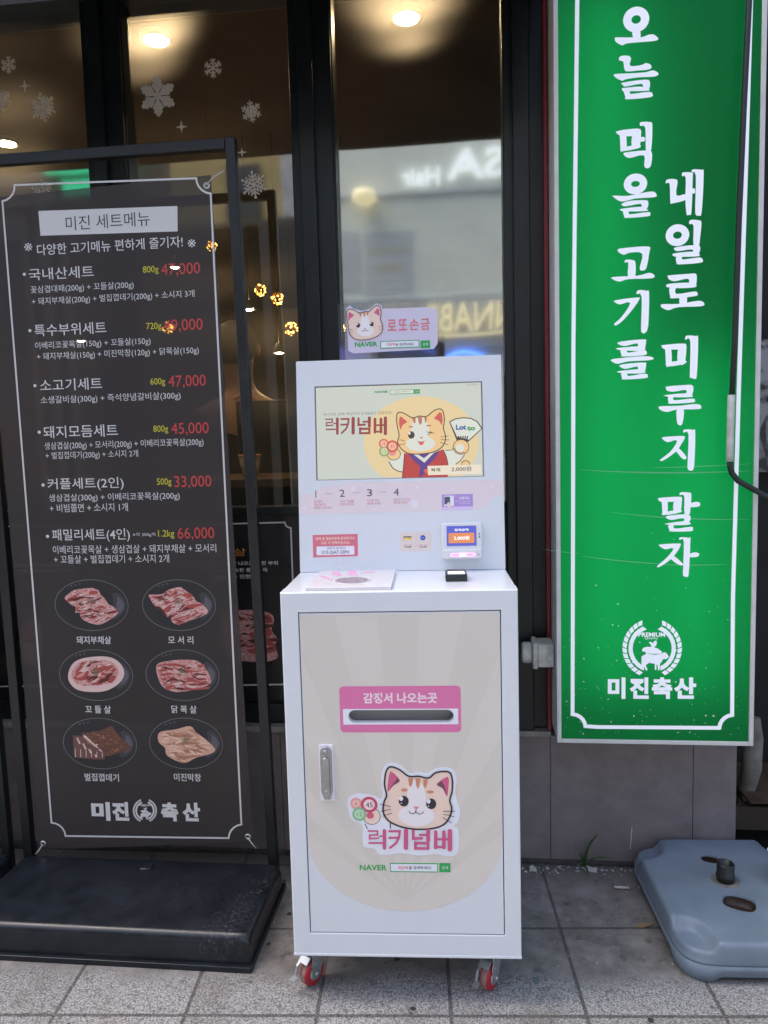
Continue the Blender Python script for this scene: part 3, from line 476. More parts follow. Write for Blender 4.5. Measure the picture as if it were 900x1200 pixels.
  ('l','meat_fat',6,0.0023,[(-1.0219,0.4248),(-1.0229,0.3974)]),
  ('l','meat_fat',6,0.0024,[(-1.0045,0.4228),(-1.0053,0.3978)]),
  ('l','meat_fat',6,0.0024,[(-0.9871,0.4209),(-0.9877,0.3982)]),
  ('l','meat_fat',6,0.0024,[(-0.9697,0.4189),(-0.9701,0.3985)]),
  ('l','meat_fat',6,0.0024,[(-0.9523,0.417),(-0.9526,0.3989)]),
  ('l','meat_fat',6,0.0023,[(-0.9349,0.415),(-0.9351,0.3992)]),
  ('e','meat_fat',6,0.0,[-1.0125,0.4566,0.0036,0.0026,0]),
  ('e','meat_fat',6,0.0,[-0.994,0.4394,0.0035,0.0026,0]),
  ('e','meat_fat',6,0.0,[-0.9756,0.4222,0.0035,0.0026,0]),
  ('e','meat_fat',6,0.0,[-0.9571,0.405,0.0035,0.0026,0]),
  ('e','meat_fat',6,0.0,[-1.0104,0.4519,0.0035,0.0026,0]),
  ('e','meat_fat',6,0.0,[-0.992,0.4347,0.0035,0.0026,0]),
  ('e','meat_fat',6,0.0,[-0.9735,0.4175,0.0035,0.0026,0]),
  ('e','meat_fat',6,0.0,[-0.9551,0.4004,0.0035,0.0025,0]),
  ('e','meat_fat',6,0.0,[-1.0084,0.4472,0.0035,0.0026,0]),
  ('e','meat_fat',6,0.0,[-0.99,0.43,0.0036,0.0026,0]),
  ('e','meat_fat',6,0.0,[-0.9715,0.4129,0.0035,0.0025,0]),
  ('e','meat_fat',6,0.0,[-0.9503,0.4388,0.0035,0.0025,0]),
  ('e','meat_fat',6,0.0,[-1.0064,0.4426,0.0035,0.0026,0]),
  ('e','meat_fat',6,0.0,[-0.9879,0.4254,0.0035,0.0026,0]),
  ('e','meat_speck',6,0.0,[-0.9585,0.4775,0.0046,0.0023,0]),
  ('e','meat_speck',6,0.0,[-0.939,0.4597,0.0046,0.0023,0]),
  ('e','meat_speck',6,0.0,[-0.9196,0.4419,0.0047,0.0023,0]),
  ('e','meat_speck',6,0.0,[-0.9001,0.424,0.0047,0.0023,0]),
  ('e','meat_speck',6,0.0,[-0.8774,0.4577,0.0046,0.0023,0]),
  ('e','meat_speck',6,0.0,[-0.9529,0.4523,0.0047,0.0023,0]),
  ('e','meat_speck',6,0.0,[-0.9334,0.4344,0.0047,0.0023,0]),
  ('e','meat_speck',6,0.0,[-0.9106,0.4681,0.0046,0.0023,0]),
  ('e','meat_speck',6,0.0,[-0.8912,0.4503,0.0046,0.0023,0]),
  ('e','meat_speck',6,0.0,[-0.8718,0.4325,0.0047,0.0023,0]),
  ('e','meat_speck',6,0.0,[-0.9473,0.427,0.0047,0.0023,0]),
  ('e','meat_speck',6,0.0,[-0.9244,0.4607,0.0046,0.0023,0]),
  ('e','meat_speck',6,0.0,[-0.905,0.4428,0.0047,0.0023,0]),
  ('e','meat_speck',6,0.0,[-0.8855,0.425,0.0046,0.0023,0]),
  ('e','meat_speck',6,0.0,[-0.9578,0.4711,0.0047,0.0023,0]),
  ('e','meat_speck',6,0.0,[-0.9383,0.4533,0.0047,0.0022,0]),
  ('q','meat_speck',6.2,0.0019,[(-0.8939,0.4438),(-0.8891,0.4457),(-0.8855,0.4425)]),
  ('q','meat_brown2',6.2,0.0019,[(-0.8953,0.4705),(-0.8881,0.4692),(-0.8848,0.463)]),
  ('q','meat_tan',6.2,0.0012,[(-0.9555,0.4704),(-0.9464,0.4727),(-0.9432,0.4644)]),
  ('q','meat_speck',6.2,0.0007,[(-0.8655,0.4458),(-0.8613,0.4465),(-0.8596,0.4429)]),
  ('q','meat_brown2',6.2,0.0018,[(-0.9325,0.4188),(-0.93,0.4152),(-0.931,0.4107)]),
  ('q','meat_tan',6.2,0.0015,[(-0.9097,0.4178),(-0.9042,0.4181),(-0.9007,0.4142)]),
  ('q','meat_speck',6.2,0.001,[(-0.8974,0.4795),(-0.8909,0.4765),(-0.8874,0.4704)]),
  ('q','meat_brown2',6.2,0.0017,[(-0.9511,0.4511),(-0.9467,0.4511),(-0.9444,0.4477)]),
  ('q','meat_tan',6.2,0.0016,[(-0.9061,0.4593),(-0.9033,0.4552),(-0.8988,0.4528)]),
  ('q','meat_speck',6.2,0.0015,[(-0.9406,0.4418),(-0.9368,0.4403),(-0.9335,0.438)]),
  ('q','meat_brown2',6.2,0.0013,[(-0.9458,0.4822),(-0.9423,0.4801),(-0.9385,0.4784)]),
  ('q','meat_tan',6.2,0.0015,[(-0.9474,0.4703),(-0.94,0.4714),(-0.938,0.4646)]),
  ('q','meat_speck',6.2,0.0016,[(-0.891,0.4715),(-0.89,0.4636),(-0.8825,0.4609)]),
  ('q','meat_brown2',6.2,0.0014,[(-0.951,0.4182),(-0.9475,0.4122),(-0.9406,0.4103)]),
  ('q','meat_tan',6.2,0.0008,[(-0.9059,0.4573),(-0.9019,0.4564),(-0.898,0.4549)]),
  ('q','meat_speck',6.2,0.0018,[(-0.9204,0.445),(-0.914,0.4437),(-0.9102,0.4387)]),
  ('q','meat_brown2',6.2,0.0018,[(-0.9432,0.443),(-0.9426,0.4379),(-0.9375,0.4368)]),
  ('q','meat_tan',6.2,0.0014,[(-0.9601,0.4422),(-0.9567,0.4417),(-0.9543,0.4394)]),
  ('q','meat_speck',6.2,0.0015,[(-0.979,0.467),(-0.9739,0.4648),(-0.9707,0.4603)]),
  ('q','meat_brown2',6.2,0.0014,[(-0.8704,0.4411),(-0.8683,0.4324),(-0.8591,0.4341)]),
  ('q','meat_tan',6.2,0.001,[(-0.8884,0.4522),(-0.8856,0.445),(-0.878,0.4483)]),
  ('q','meat_speck',6.2,0.001,[(-0.909,0.4186),(-0.9029,0.4177),(-0.8987,0.4136)]),
  ('q','meat_brown2',6.2,0.0007,[(-0.9459,0.4261),(-0.9405,0.4274),(-0.9371,0.4234)]),
  ('q','meat_tan',6.2,0.0017,[(-0.8882,0.4284),(-0.8832,0.4283),(-0.8811,0.4239)]),
  ('q','meat_speck',6.2,0.0018,[(-0.9753,0.4436),(-0.9698,0.4425),(-0.9661,0.4385)]),
  ('q','meat_brown2',6.2,0.0018,[(-0.9333,0.4503),(-0.9313,0.4458),(-0.9264,0.4478)]),
  ('q','meat_tan',6.2,0.0009,[(-0.9176,0.4523),(-0.9114,0.4532),(-0.9067,0.4495)]),
  ('q','meat_speck',6.2,0.0018,[(-0.9168,0.4149),(-0.9189,0.4086),(-0.9127,0.4071)]),
  ('q','meat_brown2',6.2,0.0011,[(-0.8772,0.4434),(-0.8712,0.4386),(-0.8639,0.4426)]),
  ('q','meat_tan',6.2,0.0019,[(-0.981,0.4509),(-0.9804,0.443),(-0.9723,0.4429)]),
  ('q','meat_speck',6.2,0.0017,[(-0.9607,0.4512),(-0.9568,0.4512),(-0.9555,0.4478)]),
  ('q','meat_brown2',6.2,0.0008,[(-0.9553,0.4323),(-0.9516,0.4256),(-0.9436,0.4264)]),
  ('q','meat_tan',6.2,0.0018,[(-0.897,0.4236),(-0.8914,0.4201),(-0.8847,0.4194)]),
  ('q','meat_speck',6.2,0.0012,[(-0.9141,0.4891),(-0.9102,0.4855),(-0.9057,0.4891)]),
  ('q','meat_brown2',6.2,0.0008,[(-0.9313,0.4149),(-0.9266,0.4133),(-0.9218,0.4119)]),
  ('q','meat_tan',6.2,0.002,[(-0.9321,0.4701),(-0.9288,0.466),(-0.9237,0.4644)]),
  ('q','meat_speck',6.2,0.002,[(-0.9667,0.4495),(-0.9623,0.4465),(-0.9568,0.446)]),
  ('q','meat_brown2',6.2,0.0013,[(-0.9284,0.4122),(-0.9224,0.4121),(-0.9202,0.4069)]),
  ('q','meat_tan',6.2,0.002,[(-0.9309,0.4669),(-0.9312,0.458),(-0.9221,0.4582)]),
  ('q','meat_speck',6.2,0.002,[(-0.9674,0.464),(-0.963,0.4646),(-0.9621,0.4604)]),
 ],
 'dish5': [
  ('e','plate',2,0.0,[-0.6671,0.4471,0.1159,0.0806,0]),
  ('e','plate_rim',2.5,0.0016,[-0.6671,0.4471,0.1159,0.0806,0]),
  ('p','plate_sheen',2.2,0,[(-0.5891,0.4896),(-0.5783,0.4835),(-0.5696,0.4758),(-0.5634,0.4668),(-0.5599,0.4569),(-0.5595,0.4465),(-0.562,0.4361),(-0.5674,0.4262),(-0.5754,0.4172),(-0.5857,0.4096),(-0.5977,0.4036),(-0.6086,0.4104),(-0.6046,0.4183),(-0.6018,0.4258),(-0.5998,0.433),(-0.5984,0.4399),(-0.5975,0.4467),(-0.5971,0.4535),(-0.5971,0.4604),(-0.5976,0.4675),(-0.599,0.4751),(-0.6013,0.483)]),
  ('p','plate_sheen2',2.3,0,[(-0.5844,0.4761),(-0.5772,0.4716),(-0.5716,0.4662),(-0.5676,0.46),(-0.5655,0.4534),(-0.5652,0.4465),(-0.5668,0.4396),(-0.5703,0.433),(-0.5755,0.4269),(-0.5822,0.4215),(-0.5902,0.4171),(-0.5902,0.4171),(-0.5897,0.4238),(-0.5893,0.43),(-0.5891,0.4357),(-0.5887,0.4413),(-0.5883,0.4466),(-0.5877,0.452),(-0.5869,0.4575),(-0.586,0.4633),(-0.5851,0.4695),(-0.5844,0.4761)]),
  ('e','plate_sheen2',2.6,0.0,[-0.7268,0.5066,0.0032,0.0022,0]),
  ('e','plate_sheen2',2.6,0.0,[-0.7134,0.5098,0.0032,0.0022,0]),
  ('e','plate_sheen2',2.6,0.0,[-0.7001,0.5131,0.0033,0.0022,0]),
  ('p','meat_pale',3,1,[(-0.7545,0.4677),(-0.7434,0.4831),(-0.6972,0.4909),(-0.6511,0.5018),(-0.632,0.482),(-0.6028,0.4604),(-0.5762,0.4307),(-0.595,0.4152),(-0.636,0.4042),(-0.6775,0.3861),(-0.7272,0.4074),(-0.734,0.4327),(-0.7505,0.4476)]),
  ('p','meat_tan',4,1,[(-0.7392,0.468),(-0.6828,0.4771),(-0.6427,0.4697),(-0.6833,0.467)]),
  ('p','meat_tan',4,1,[(-0.7304,0.4429),(-0.6739,0.454),(-0.6236,0.4479),(-0.6744,0.4439)]),
  ('p','meat_tan',4,1,[(-0.7165,0.4178),(-0.665,0.4289),(-0.6045,0.4281),(-0.6606,0.4179)]),
  ('p','meat_tan',4,1,[(-0.6969,0.403),(-0.6457,0.4111),(-0.6051,0.415),(-0.6563,0.4028)]),
  ('q','meat_tan',5,0.0043,[(-0.6735,0.4537),(-0.6659,0.4443),(-0.6542,0.4499)]),
  ('q','meat_cream',5,0.004,[(-0.7369,0.4594),(-0.726,0.4665),(-0.7187,0.4568)]),
  ('q','meat_cream',5,0.0025,[(-0.715,0.4489),(-0.7063,0.432),(-0.6867,0.4351)]),
  ('q','meat_tan2',5,0.0031,[(-0.7173,0.4301),(-0.7073,0.4298),(-0.6975,0.4277)]),
  ('q','meat_tan',5,0.0032,[(-0.7047,0.4204),(-0.691,0.4049),(-0.6695,0.4078)]),
  ('q','meat_cream',5,0.0023,[(-0.6679,0.4378),(-0.6502,0.4294),(-0.6306,0.4354)]),
  ('q','meat_cream',5,0.0031,[(-0.6522,0.4167),(-0.6392,0.419),(-0.6268,0.4239)]),
  ('q','meat_tan2',5,0.0029,[(-0.661,0.4868),(-0.6392,0.4935),(-0.6285,0.4747)]),
  ('q','meat_tan',5,0.0028,[(-0.684,0.4287),(-0.6818,0.4138),(-0.6665,0.4141)]),
  ('q','meat_cream',5,0.0025,[(-0.7163,0.4689),(-0.7045,0.465),(-0.6923,0.4627)]),
  ('q','meat_cream',5,0.0033,[(-0.6446,0.42),(-0.6352,0.4122),(-0.6228,0.4158)]),
  ('q','meat_tan2',5,0.004,[(-0.7027,0.4242),(-0.6935,0.4189),(-0.6836,0.4245)]),
  ('q','meat_tan',5,0.0039,[(-0.7287,0.474),(-0.7201,0.4794),(-0.7107,0.4771)]),
  ('q','meat_cream',5,0.0025,[(-0.648,0.4659),(-0.637,0.465),(-0.6268,0.4615)]),
  ('q','meat_cream',5,0.0035,[(-0.7206,0.4242),(-0.7097,0.4231),(-0.6988,0.422)]),
  ('q','meat_tan2',5,0.0027,[(-0.657,0.4302),(-0.6379,0.4177),(-0.6156,0.4267)]),
  ('q','meat_tan',5,0.0036,[(-0.6355,0.4279),(-0.6233,0.42),(-0.6085,0.424)]),
  ('q','meat_cream',5,0.0028,[(-0.7098,0.4419),(-0.7017,0.4368),(-0.6921,0.4353)]),
  ('q','meat_cream',5,0.0024,[(-0.7044,0.4652),(-0.6914,0.4575),(-0.676,0.4613)]),
  ('q','meat_tan2',5,0.0028,[(-0.6683,0.4408),(-0.6554,0.435),(-0.6414,0.4322)]),
  ('q','meat_tan',5,0.0023,[(-0.7048,0.4023),(-0.6833,0.3897),(-0.6615,0.4048)]),
  ('q','meat_cream',5,0.0018,[(-0.7276,0.4391),(-0.716,0.4365),(-0.704,0.4385)]),
  ('q','meat_cream',5,0.004,[(-0.7046,0.4222),(-0.683,0.4294),(-0.6682,0.414)]),
  ('q','meat_tan2',5,0.0022,[(-0.6798,0.4386),(-0.6615,0.4251),(-0.6384,0.4312)]),
  ('q','meat_tan',5,0.0017,[(-0.7173,0.4271),(-0.7055,0.4251),(-0.6936,0.4235)]),
  ('q','meat_cream',5,0.0031,[(-0.6219,0.4277),(-0.6116,0.4253),(-0.6008,0.4263)]),
  ('q','meat_cream',5,0.003,[(-0.7429,0.4722),(-0.7242,0.4788),(-0.7136,0.4635)]),
  ('q','meat_tan2',5,0.004,[(-0.6243,0.4284),(-0.613,0.4288),(-0.6028,0.4249)]),
  ('q','meat_tan',5,0.0021,[(-0.6832,0.4047),(-0.6708,0.4071),(-0.662,0.3988)]),
  ('q','meat_cream',5,0.0039,[(-0.7235,0.4106),(-0.7053,0.4111),(-0.6876,0.4078)]),
  ('q','meat_cream',5,0.0028,[(-0.6155,0.4343),(-0.5998,0.442),(-0.5875,0.431)]),
  ('q','meat_tan2',5,0.003,[(-0.7084,0.4854),(-0.7014,0.4804),(-0.6946,0.4751)]),
  ('q','meat_tan',5,0.0021,[(-0.6365,0.4288),(-0.6133,0.4363),(-0.5948,0.4225)]),
  ('q','meat_cream',5,0.0035,[(-0.6316,0.4209),(-0.622,0.4105),(-0.6107,0.4207)]),
  ('q','meat_cream',5,0.0038,[(-0.6401,0.4735),(-0.6342,0.4506),(-0.6106,0.4573)]),
  ('q','meat_tan2',5,0.0039,[(-0.6436,0.4598),(-0.6288,0.4409),(-0.6048,0.4493)]),
  ('q','meat_tan',5,0.0037,[(-0.7063,0.4175),(-0.6917,0.3955),(-0.6665,0.4078)]),
  ('q','meat_cream',5,0.0028,[(-0.6276,0.4278),(-0.6147,0.4286),(-0.6042,0.4219)]),
  ('q','meat_cream',5,0.0023,[(-0.6294,0.4579),(-0.6228,0.4507),(-0.6128,0.4524)]),
  ('q','meat_tan2',5,0.004,[(-0.6714,0.4629),(-0.6588,0.4716),(-0.6502,0.4603)]),
  ('q','meat_tan',5,0.0033,[(-0.6397,0.4418),(-0.6303,0.4395),(-0.6205,0.4398)]),
  ('q','meat_cream',5,0.0028,[(-0.6795,0.4401),(-0.6597,0.4445),(-0.6446,0.4326)]),
  ('q','meat_cream',5,0.0042,[(-0.7017,0.444),(-0.6905,0.4549),(-0.6754,0.4541)]),
  ('q','meat_tan2',5,0.0037,[(-0.7006,0.4796),(-0.6881,0.4751),(-0.6747,0.4739)]),
  ('q','meat_tan',5,0.0026,[(-0.6904,0.4477),(-0.6775,0.4471),(-0.6697,0.4373)]),
  ('q','meat_cream',5,0.0035,[(-0.7265,0.4321),(-0.7026,0.4328),(-0.687,0.4161)]),
  ('q','meat_cream',5,0.0024,[(-0.6897,0.3965),(-0.6794,0.3941),(-0.6688,0.3931)]),
  ('q','meat_tan2',5,0.0023,[(-0.7085,0.4764),(-0.6872,0.4775),(-0.6665,0.4838)]),
  ('q','meat_tan',5,0.0015,[(-0.6707,0.4773),(-0.6523,0.4836),(-0.6469,0.4658)]),
  ('q','meat_cream',5,0.0037,[(-0.658,0.4268),(-0.6451,0.4207),(-0.6345,0.4113)]),
  ('q','meat_cream',5,0.0021,[(-0.6627,0.4949),(-0.6561,0.4804),(-0.6398,0.4789)]),
  ('q','meat_tan2',5,0.003,[(-0.6894,0.3987),(-0.6872,0.3865),(-0.6747,0.389)]),
  ('q','meat_tan',5,0.0027,[(-0.6537,0.4296),(-0.6392,0.4287),(-0.6338,0.4156)]),
  ('q','meat_cream',5,0.0022,[(-0.625,0.4742),(-0.6155,0.4629),(-0.6019,0.4566)]),
  ('q','meat_cream',5,0.0038,[(-0.7451,0.4552),(-0.7345,0.45),(-0.7224,0.452)]),
  ('q','meat_tan2',5,0.0036,[(-0.6481,0.4569),(-0.6344,0.463),(-0.6204,0.4595)]),
  ('q','meat_tan',5,0.0026,[(-0.6376,0.4534),(-0.6289,0.4306),(-0.6039,0.4346)]),
  ('q','meat_cream',5,0.0032,[(-0.6271,0.443),(-0.6105,0.4555),(-0.5922,0.4484)]),
  ('q','meat_cream',5,0.0024,[(-0.6089,0.4585),(-0.606,0.4458),(-0.5929,0.4492)]),
  ('q','meat_tan2',5,0.0038,[(-0.6621,0.4879),(-0.6424,0.4947),(-0.6329,0.4774)]),
  ('l','herb',9,0.002,[(-0.6665,0.4592),(-0.6796,0.4631)]),
  ('l','herb',9,0.002,[(-0.6665,0.4592),(-0.6707,0.4705)]),
  ('l','herb',9,0.002,[(-0.6665,0.4592),(-0.6588,0.4698)]),
  ('l','herb',9,0.002,[(-0.6665,0.4592),(-0.6524,0.4616)]),
  ('l','herb',9,0.002,[(-0.6665,0.4592),(-0.656,0.4516)]),
  ('l','herb',9,0.002,[(-0.6665,0.4592),(-0.6671,0.4471)]),
  ('l','herb',9,0.002,[(-0.6665,0.4592),(-0.6778,0.4512)]),
 ],
 'door_art': [
  ('p','beige',1,0,[(-0.2255,0.9485),(0.2275,0.9485),(0.2275,0.408),(0.2261,0.3886),(0.2218,0.3694),(0.2148,0.3507),(0.2051,0.3327),(0.1928,0.3157),(0.1781,0.2998),(0.1612,0.2853),(0.1422,0.2724),(0.1215,0.2611),(0.0993,0.2517),(0.0758,0.2442),(0.0514,0.2389),(0.0264,0.2356),(0.001,0.2345),(-0.0244,0.2356),(-0.0494,0.2389),(-0.0738,0.2442),(-0.0973,0.2517),(-0.1195,0.2611),(-0.1402,0.2724),(-0.1592,0.2853),(-0.1761,0.2998),(-0.1908,0.3157),(-0.2031,0.3327),(-0.2128,0.3507),(-0.2198,0.3694),(-0.2241,0.3886),(-0.2255,0.408)]),
  ('p','beige2',2,0,[(0.0,0.26),(0.2265,0.4246),(0.2265,0.4712)]),
  ('p','beige2',2,0,[(0.0,0.26),(0.2265,0.5397),(0.2265,0.6523)]),
  ('p','beige2',2,0,[(0.0,0.26),(0.2265,0.8501),(0.2265,0.9475),(0.1461,0.9475)]),
  ('p','beige2',2,0,[(0.0,0.26),(0.0481,0.9475),(-0.0481,0.9475)]),
  ('p','beige2',2,0,[(0.0,0.26),(-0.1461,0.9475),(-0.2245,0.9475),(-0.2245,0.8448)]),
  ('p','beige2',2,0,[(0.0,0.26),(-0.2245,0.6488),(-0.2245,0.5372)]),
  ('p','beige2',2,0,[(0.0,0.26),(-0.2245,0.4693),(-0.2245,0.4231)]),
 ],
 'slot_art': [
  ('r','pink',3,0.0097,[-0.1409,0.6705,0.1384,0.7802]),
  ('t', 'bwhite2', 4, 0.035, ['감정서 나오는곳', -0.0008, 0.752, 0.1705, 0.0255]),
  ('r','sticker',4,0.0,[-0.1336,0.6894,0.1316,0.7265]),
 ],
 'cat_art': [
  ('p','sticker',3,1,[(-0.1299,0.5032),(-0.1241,0.5161),(-0.1043,0.5235),(-0.0725,0.5199),(-0.0508,0.5108),(-0.0468,0.5255),(-0.0497,0.5512),(-0.0461,0.5804),(-0.0351,0.595),(-0.0192,0.598),(-0.0001,0.5896),(0.0171,0.5732),(0.0382,0.5761),(0.0575,0.5732),(0.0769,0.5842),(0.1014,0.5871),(0.1205,0.5787),(0.1253,0.5551),(0.1219,0.5223),(0.1311,0.4894),(0.1288,0.4601),(0.1163,0.4434),(0.1267,0.438),(0.1277,0.3974),(0.1203,0.3751),(0.1009,0.3712),(0.0727,0.3765),(0.0372,0.3725),(0.0089,0.376),(-0.0124,0.3777),(-0.0445,0.373),(-0.0622,0.3773),(-0.0691,0.3885),(-0.0904,0.392),(-0.0972,0.4032),(-0.0961,0.4404),(-0.1029,0.4515),(-0.1205,0.4588),(-0.1288,0.481)]),
  ('l','ink',5,0.0018,[(-0.0905,0.4497),(-0.0848,0.4375)]),
  ('l','ink',5,0.0025,[(-0.0307,0.4537),(-0.0311,0.4378)]),
  ('e','ink',4,0.0,[-0.074,0.4683,0.0207,0.021,0]),
  ('e','catcream',5,0.0,[-0.074,0.4683,0.0192,0.0196,0]),
  ('e','catpink',6,0.0,[-0.0775,0.4701,0.0086,0.0081,0]),
  ('e','ballred',6,0.0,[-0.1097,0.4995,0.0132,0.0137,0]),
  ('e','ballface',7,0.0,[-0.1097,0.4995,0.0089,0.0093,0]),
  ('t', 'catpink', 8, 0.0, ['6', -0.1099, 0.4995, 0.0053, 0.0089]),
  ('e','crimson',7,0.0,[-0.0792,0.4967,0.0195,0.0192,0]),
  ('e','ballface2',8,0.0,[-0.0792,0.4967,0.0131,0.0129,0]),
  ('t', 'ink', 9, 0.0, ['45', -0.0789, 0.4963, 0.0163, 0.0122]),
  ('e','ballgreen',8,0.0,[-0.103,0.4737,0.0164,0.0166,0]),
  ('e','ballface3',9,0.0,[-0.103,0.4737,0.0114,0.0115,0]),
  ('t', 'inkgreen', 10, 0.0, ['12', -0.1027, 0.4737, 0.0121, 0.0096]),
  ('p','catcream',5,1,[(-0.0378,0.52),(-0.0418,0.5439),(-0.0393,0.5695),(-0.0336,0.5841),(-0.0247,0.5885),(-0.0073,0.5823),(0.0152,0.5659),(0.038,0.5659),(0.0607,0.5616),(0.0767,0.574),(0.0978,0.5776),(0.1109,0.5733),(0.1155,0.5551),(0.1143,0.5296),(0.1087,0.5076),(0.1129,0.4893),(0.109,0.471),(0.0953,0.4507),(0.0705,0.4402),(0.0316,0.4374),(-0.0037,0.4428),(-0.0317,0.4555),(-0.0447,0.4721),(-0.0468,0.4887),(-0.0435,0.5053)]),
  ('s','ink',10,0.0039,[(-0.0378,0.52),(-0.0418,0.5439),(-0.0393,0.5695),(-0.0336,0.5841),(-0.0247,0.5885),(-0.0073,0.5823),(0.0152,0.5659),(0.038,0.5659),(0.0607,0.5616),(0.0767,0.574),(0.0978,0.5776),(0.1109,0.5733),(0.1155,0.5551),(0.1143,0.5296),(0.1087,0.5076),(0.1129,0.4893),(0.109,0.471),(0.0953,0.4507),(0.0705,0.4402),(0.0316,0.4374),(-0.0037,0.4428),(-0.0317,0.4555),(-0.0447,0.4721),(-0.0468,0.4887),(-0.0435,0.5053),(-0.0378,0.52)]),
  ('e','catwhite',6,0.0,[0.0315,0.5111,0.0218,0.0457,0]),
  ('e','catwhite',6,0.0,[0.0306,0.4706,0.0423,0.0265,0]),
  ('p','catear',6,1,[(-0.0347,0.5285),(-0.0334,0.553),(-0.0294,0.5724),(-0.0233,0.5761),(-0.0058,0.5549),(-0.0206,0.5439)]),
  ('p','catear',6,1,[(0.079,0.5467),(0.101,0.5635),(0.1072,0.5595),(0.1061,0.5387),(0.1025,0.5171),(0.0928,0.5361)]),
  ('p','eardark',7,0,[(-0.0058,0.5549),(-0.0206,0.5439),(-0.0304,0.5336),(-0.0204,0.5494),(-0.0113,0.5622)]),
  ('p','eardark',7,0,[(0.079,0.5467),(0.091,0.5543),(0.0971,0.5423),(0.1016,0.5215),(0.0928,0.5361)]),
  ('p','catstripe',7,0,[(0.0133,0.5615),(0.0246,0.5615),(0.0228,0.5477),(0.0184,0.5389),(0.0151,0.5458)]),
  ('p','catstripe',7,0,[(0.0302,0.5615),(0.0421,0.5605),(0.0392,0.5422),(0.0355,0.5345),(0.0315,0.544)]),
  ('p','catstripe',7,0,[(0.0484,0.5587),(0.0589,0.5576),(0.0569,0.5459),(0.0521,0.536),(0.0484,0.544)]),
  ('e','catstripe',7,0.0,[0.0038,0.5326,0.0074,0.004,0]),
  ('e','catstripe',7,0.0,[0.0639,0.528,0.0087,0.0037,0]),
  ('e','eyeink',8,0.0,[0.0018,0.5058,0.0116,0.0129,0]),
  ('e','sticker',9,0.0,[-0.0041,0.512,0.0046,0.0056,0]),
  ('e','sticker',9,0.0,[-0.004,0.5007,0.0014,0.0014,0]),
  ('e','eyeink',8,0.0,[0.0654,0.4994,0.0116,0.0129,0]),
  ('e','sticker',9,0.0,[0.0595,0.5056,0.0046,0.0055,0]),
  ('e','sticker',9,0.0,[0.0596,0.4943,0.0014,0.0014,0]),
  ('p','catnose',8,0,[(0.023,0.4927),(0.0374,0.4924),(0.0302,0.4846)]),
  ('l','ink',8,0.0018,[(0.0132,0.4823),(0.0166,0.4764),(0.0226,0.475),(0.0283,0.478),(0.0298,0.4846)]),
  ('l','ink',8,0.0017,[(0.0298,0.4809),(0.0325,0.4762),(0.0388,0.4743),(0.0445,0.4766),(0.0477,0.481)]),
  ('l','ink',12,0.0014,[(-0.0536,0.4986),(-0.029,0.4925)]),
  ('l','ink',12,0.0014,[(-0.0523,0.4813),(-0.0291,0.4858)]),
  ('l','ink',12,0.0014,[(-0.0483,0.4695),(-0.0269,0.477)]),
  ('l','ink',12,0.0014,[(0.0924,0.4819),(0.1198,0.482)]),
  ('l','ink',12,0.0014,[(0.093,0.4753),(0.1185,0.4685)]),
  ('l','ink',12,0.0014,[(0.0914,0.4672),(0.1129,0.4534)]),
  ('l','logopink',6,0.0039,[(-0.0828,0.4323),(-0.0614,0.4324),(-0.0617,0.4231),(-0.0802,0.4223),(-0.0805,0.4133),(-0.0601,0.415)]),
  ('e','logopink',6,0.0,[-0.0828,0.4323,0.002,0.002,0]),
  ('e','logopink',6,0.0,[-0.0601,0.415,0.0019,0.002,0]),
  ('l','logopink',6,0.0038,[(-0.0568,0.4198),(-0.0468,0.4199)]),
  ('e','logopink',6,0.0,[-0.0568,0.4198,0.0019,0.002,0]),
  ('e','logopink',6,0.0,[-0.0468,0.4199,0.0019,0.002,0]),
  ('l','logopink',6,0.0083,[(-0.0451,0.4333),(-0.0457,0.4095)]),
  ('e','logopink',6,0.0,[-0.0451,0.4333,0.0042,0.0043,0]),
  ('e','logopink',6,0.0,[-0.0457,0.4095,0.0042,0.0043,0]),
  ('l','logopink',6,0.0044,[(-0.0815,0.4029),(-0.0455,0.4032)]),
  ('e','logopink',6,0.0,[-0.0815,0.4029,0.0022,0.0023,0]),
  ('e','logopink',6,0.0,[-0.0455,0.4032,0.0022,0.0022,0]),
  ('l','logopink',6,0.0078,[(-0.0458,0.4043),(-0.0462,0.3909)]),
  ('e','logopink',6,0.0,[-0.0458,0.4043,0.0039,0.0041,0]),
  ('e','logopink',6,0.0,[-0.0462,0.3909,0.0039,0.0041,0]),
  ('l','logopink',6,0.0054,[(-0.033,0.4322),(-0.0092,0.4324),(-0.0114,0.4168),(-0.0181,0.4037),(-0.0326,0.3917)]),
  ('e','logopink',6,0.0,[-0.033,0.4322,0.0027,0.0029,0]),
  ('e','logopink',6,0.0,[-0.0326,0.3917,0.0027,0.0029,0]),
  ('l','logopink',6,0.0054,[(-0.0334,0.4159),(-0.0114,0.4168)]),
  ('e','logopink',6,0.0,[-0.0334,0.4159,0.0027,0.0028,0]),
  ('e','logopink',6,0.0,[-0.0114,0.4168,0.0027,0.0028,0]),
  ('l','logopink',6,0.0101,[(0.0053,0.4336),(0.0043,0.392)]),
  ('e','logopink',6,0.0,[0.0053,0.4336,0.0051,0.0052,0]),
  ('e','logopink',6,0.0,[0.0043,0.392,0.0051,0.0053,0]),
  ('l','logopink',6,0.0065,[(0.0223,0.4337),(0.0219,0.4144),(0.0417,0.4156)]),
  ('e','logopink',6,0.0,[0.0223,0.4337,0.0033,0.0034,0]),
  ('e','logopink',6,0.0,[0.0417,0.4156,0.0033,0.0034,0]),
  ('l','logopink',6,0.0054,[(0.0377,0.4238),(0.0543,0.4239)]),
  ('e','logopink',6,0.0,[0.0377,0.4238,0.0027,0.0028,0]),
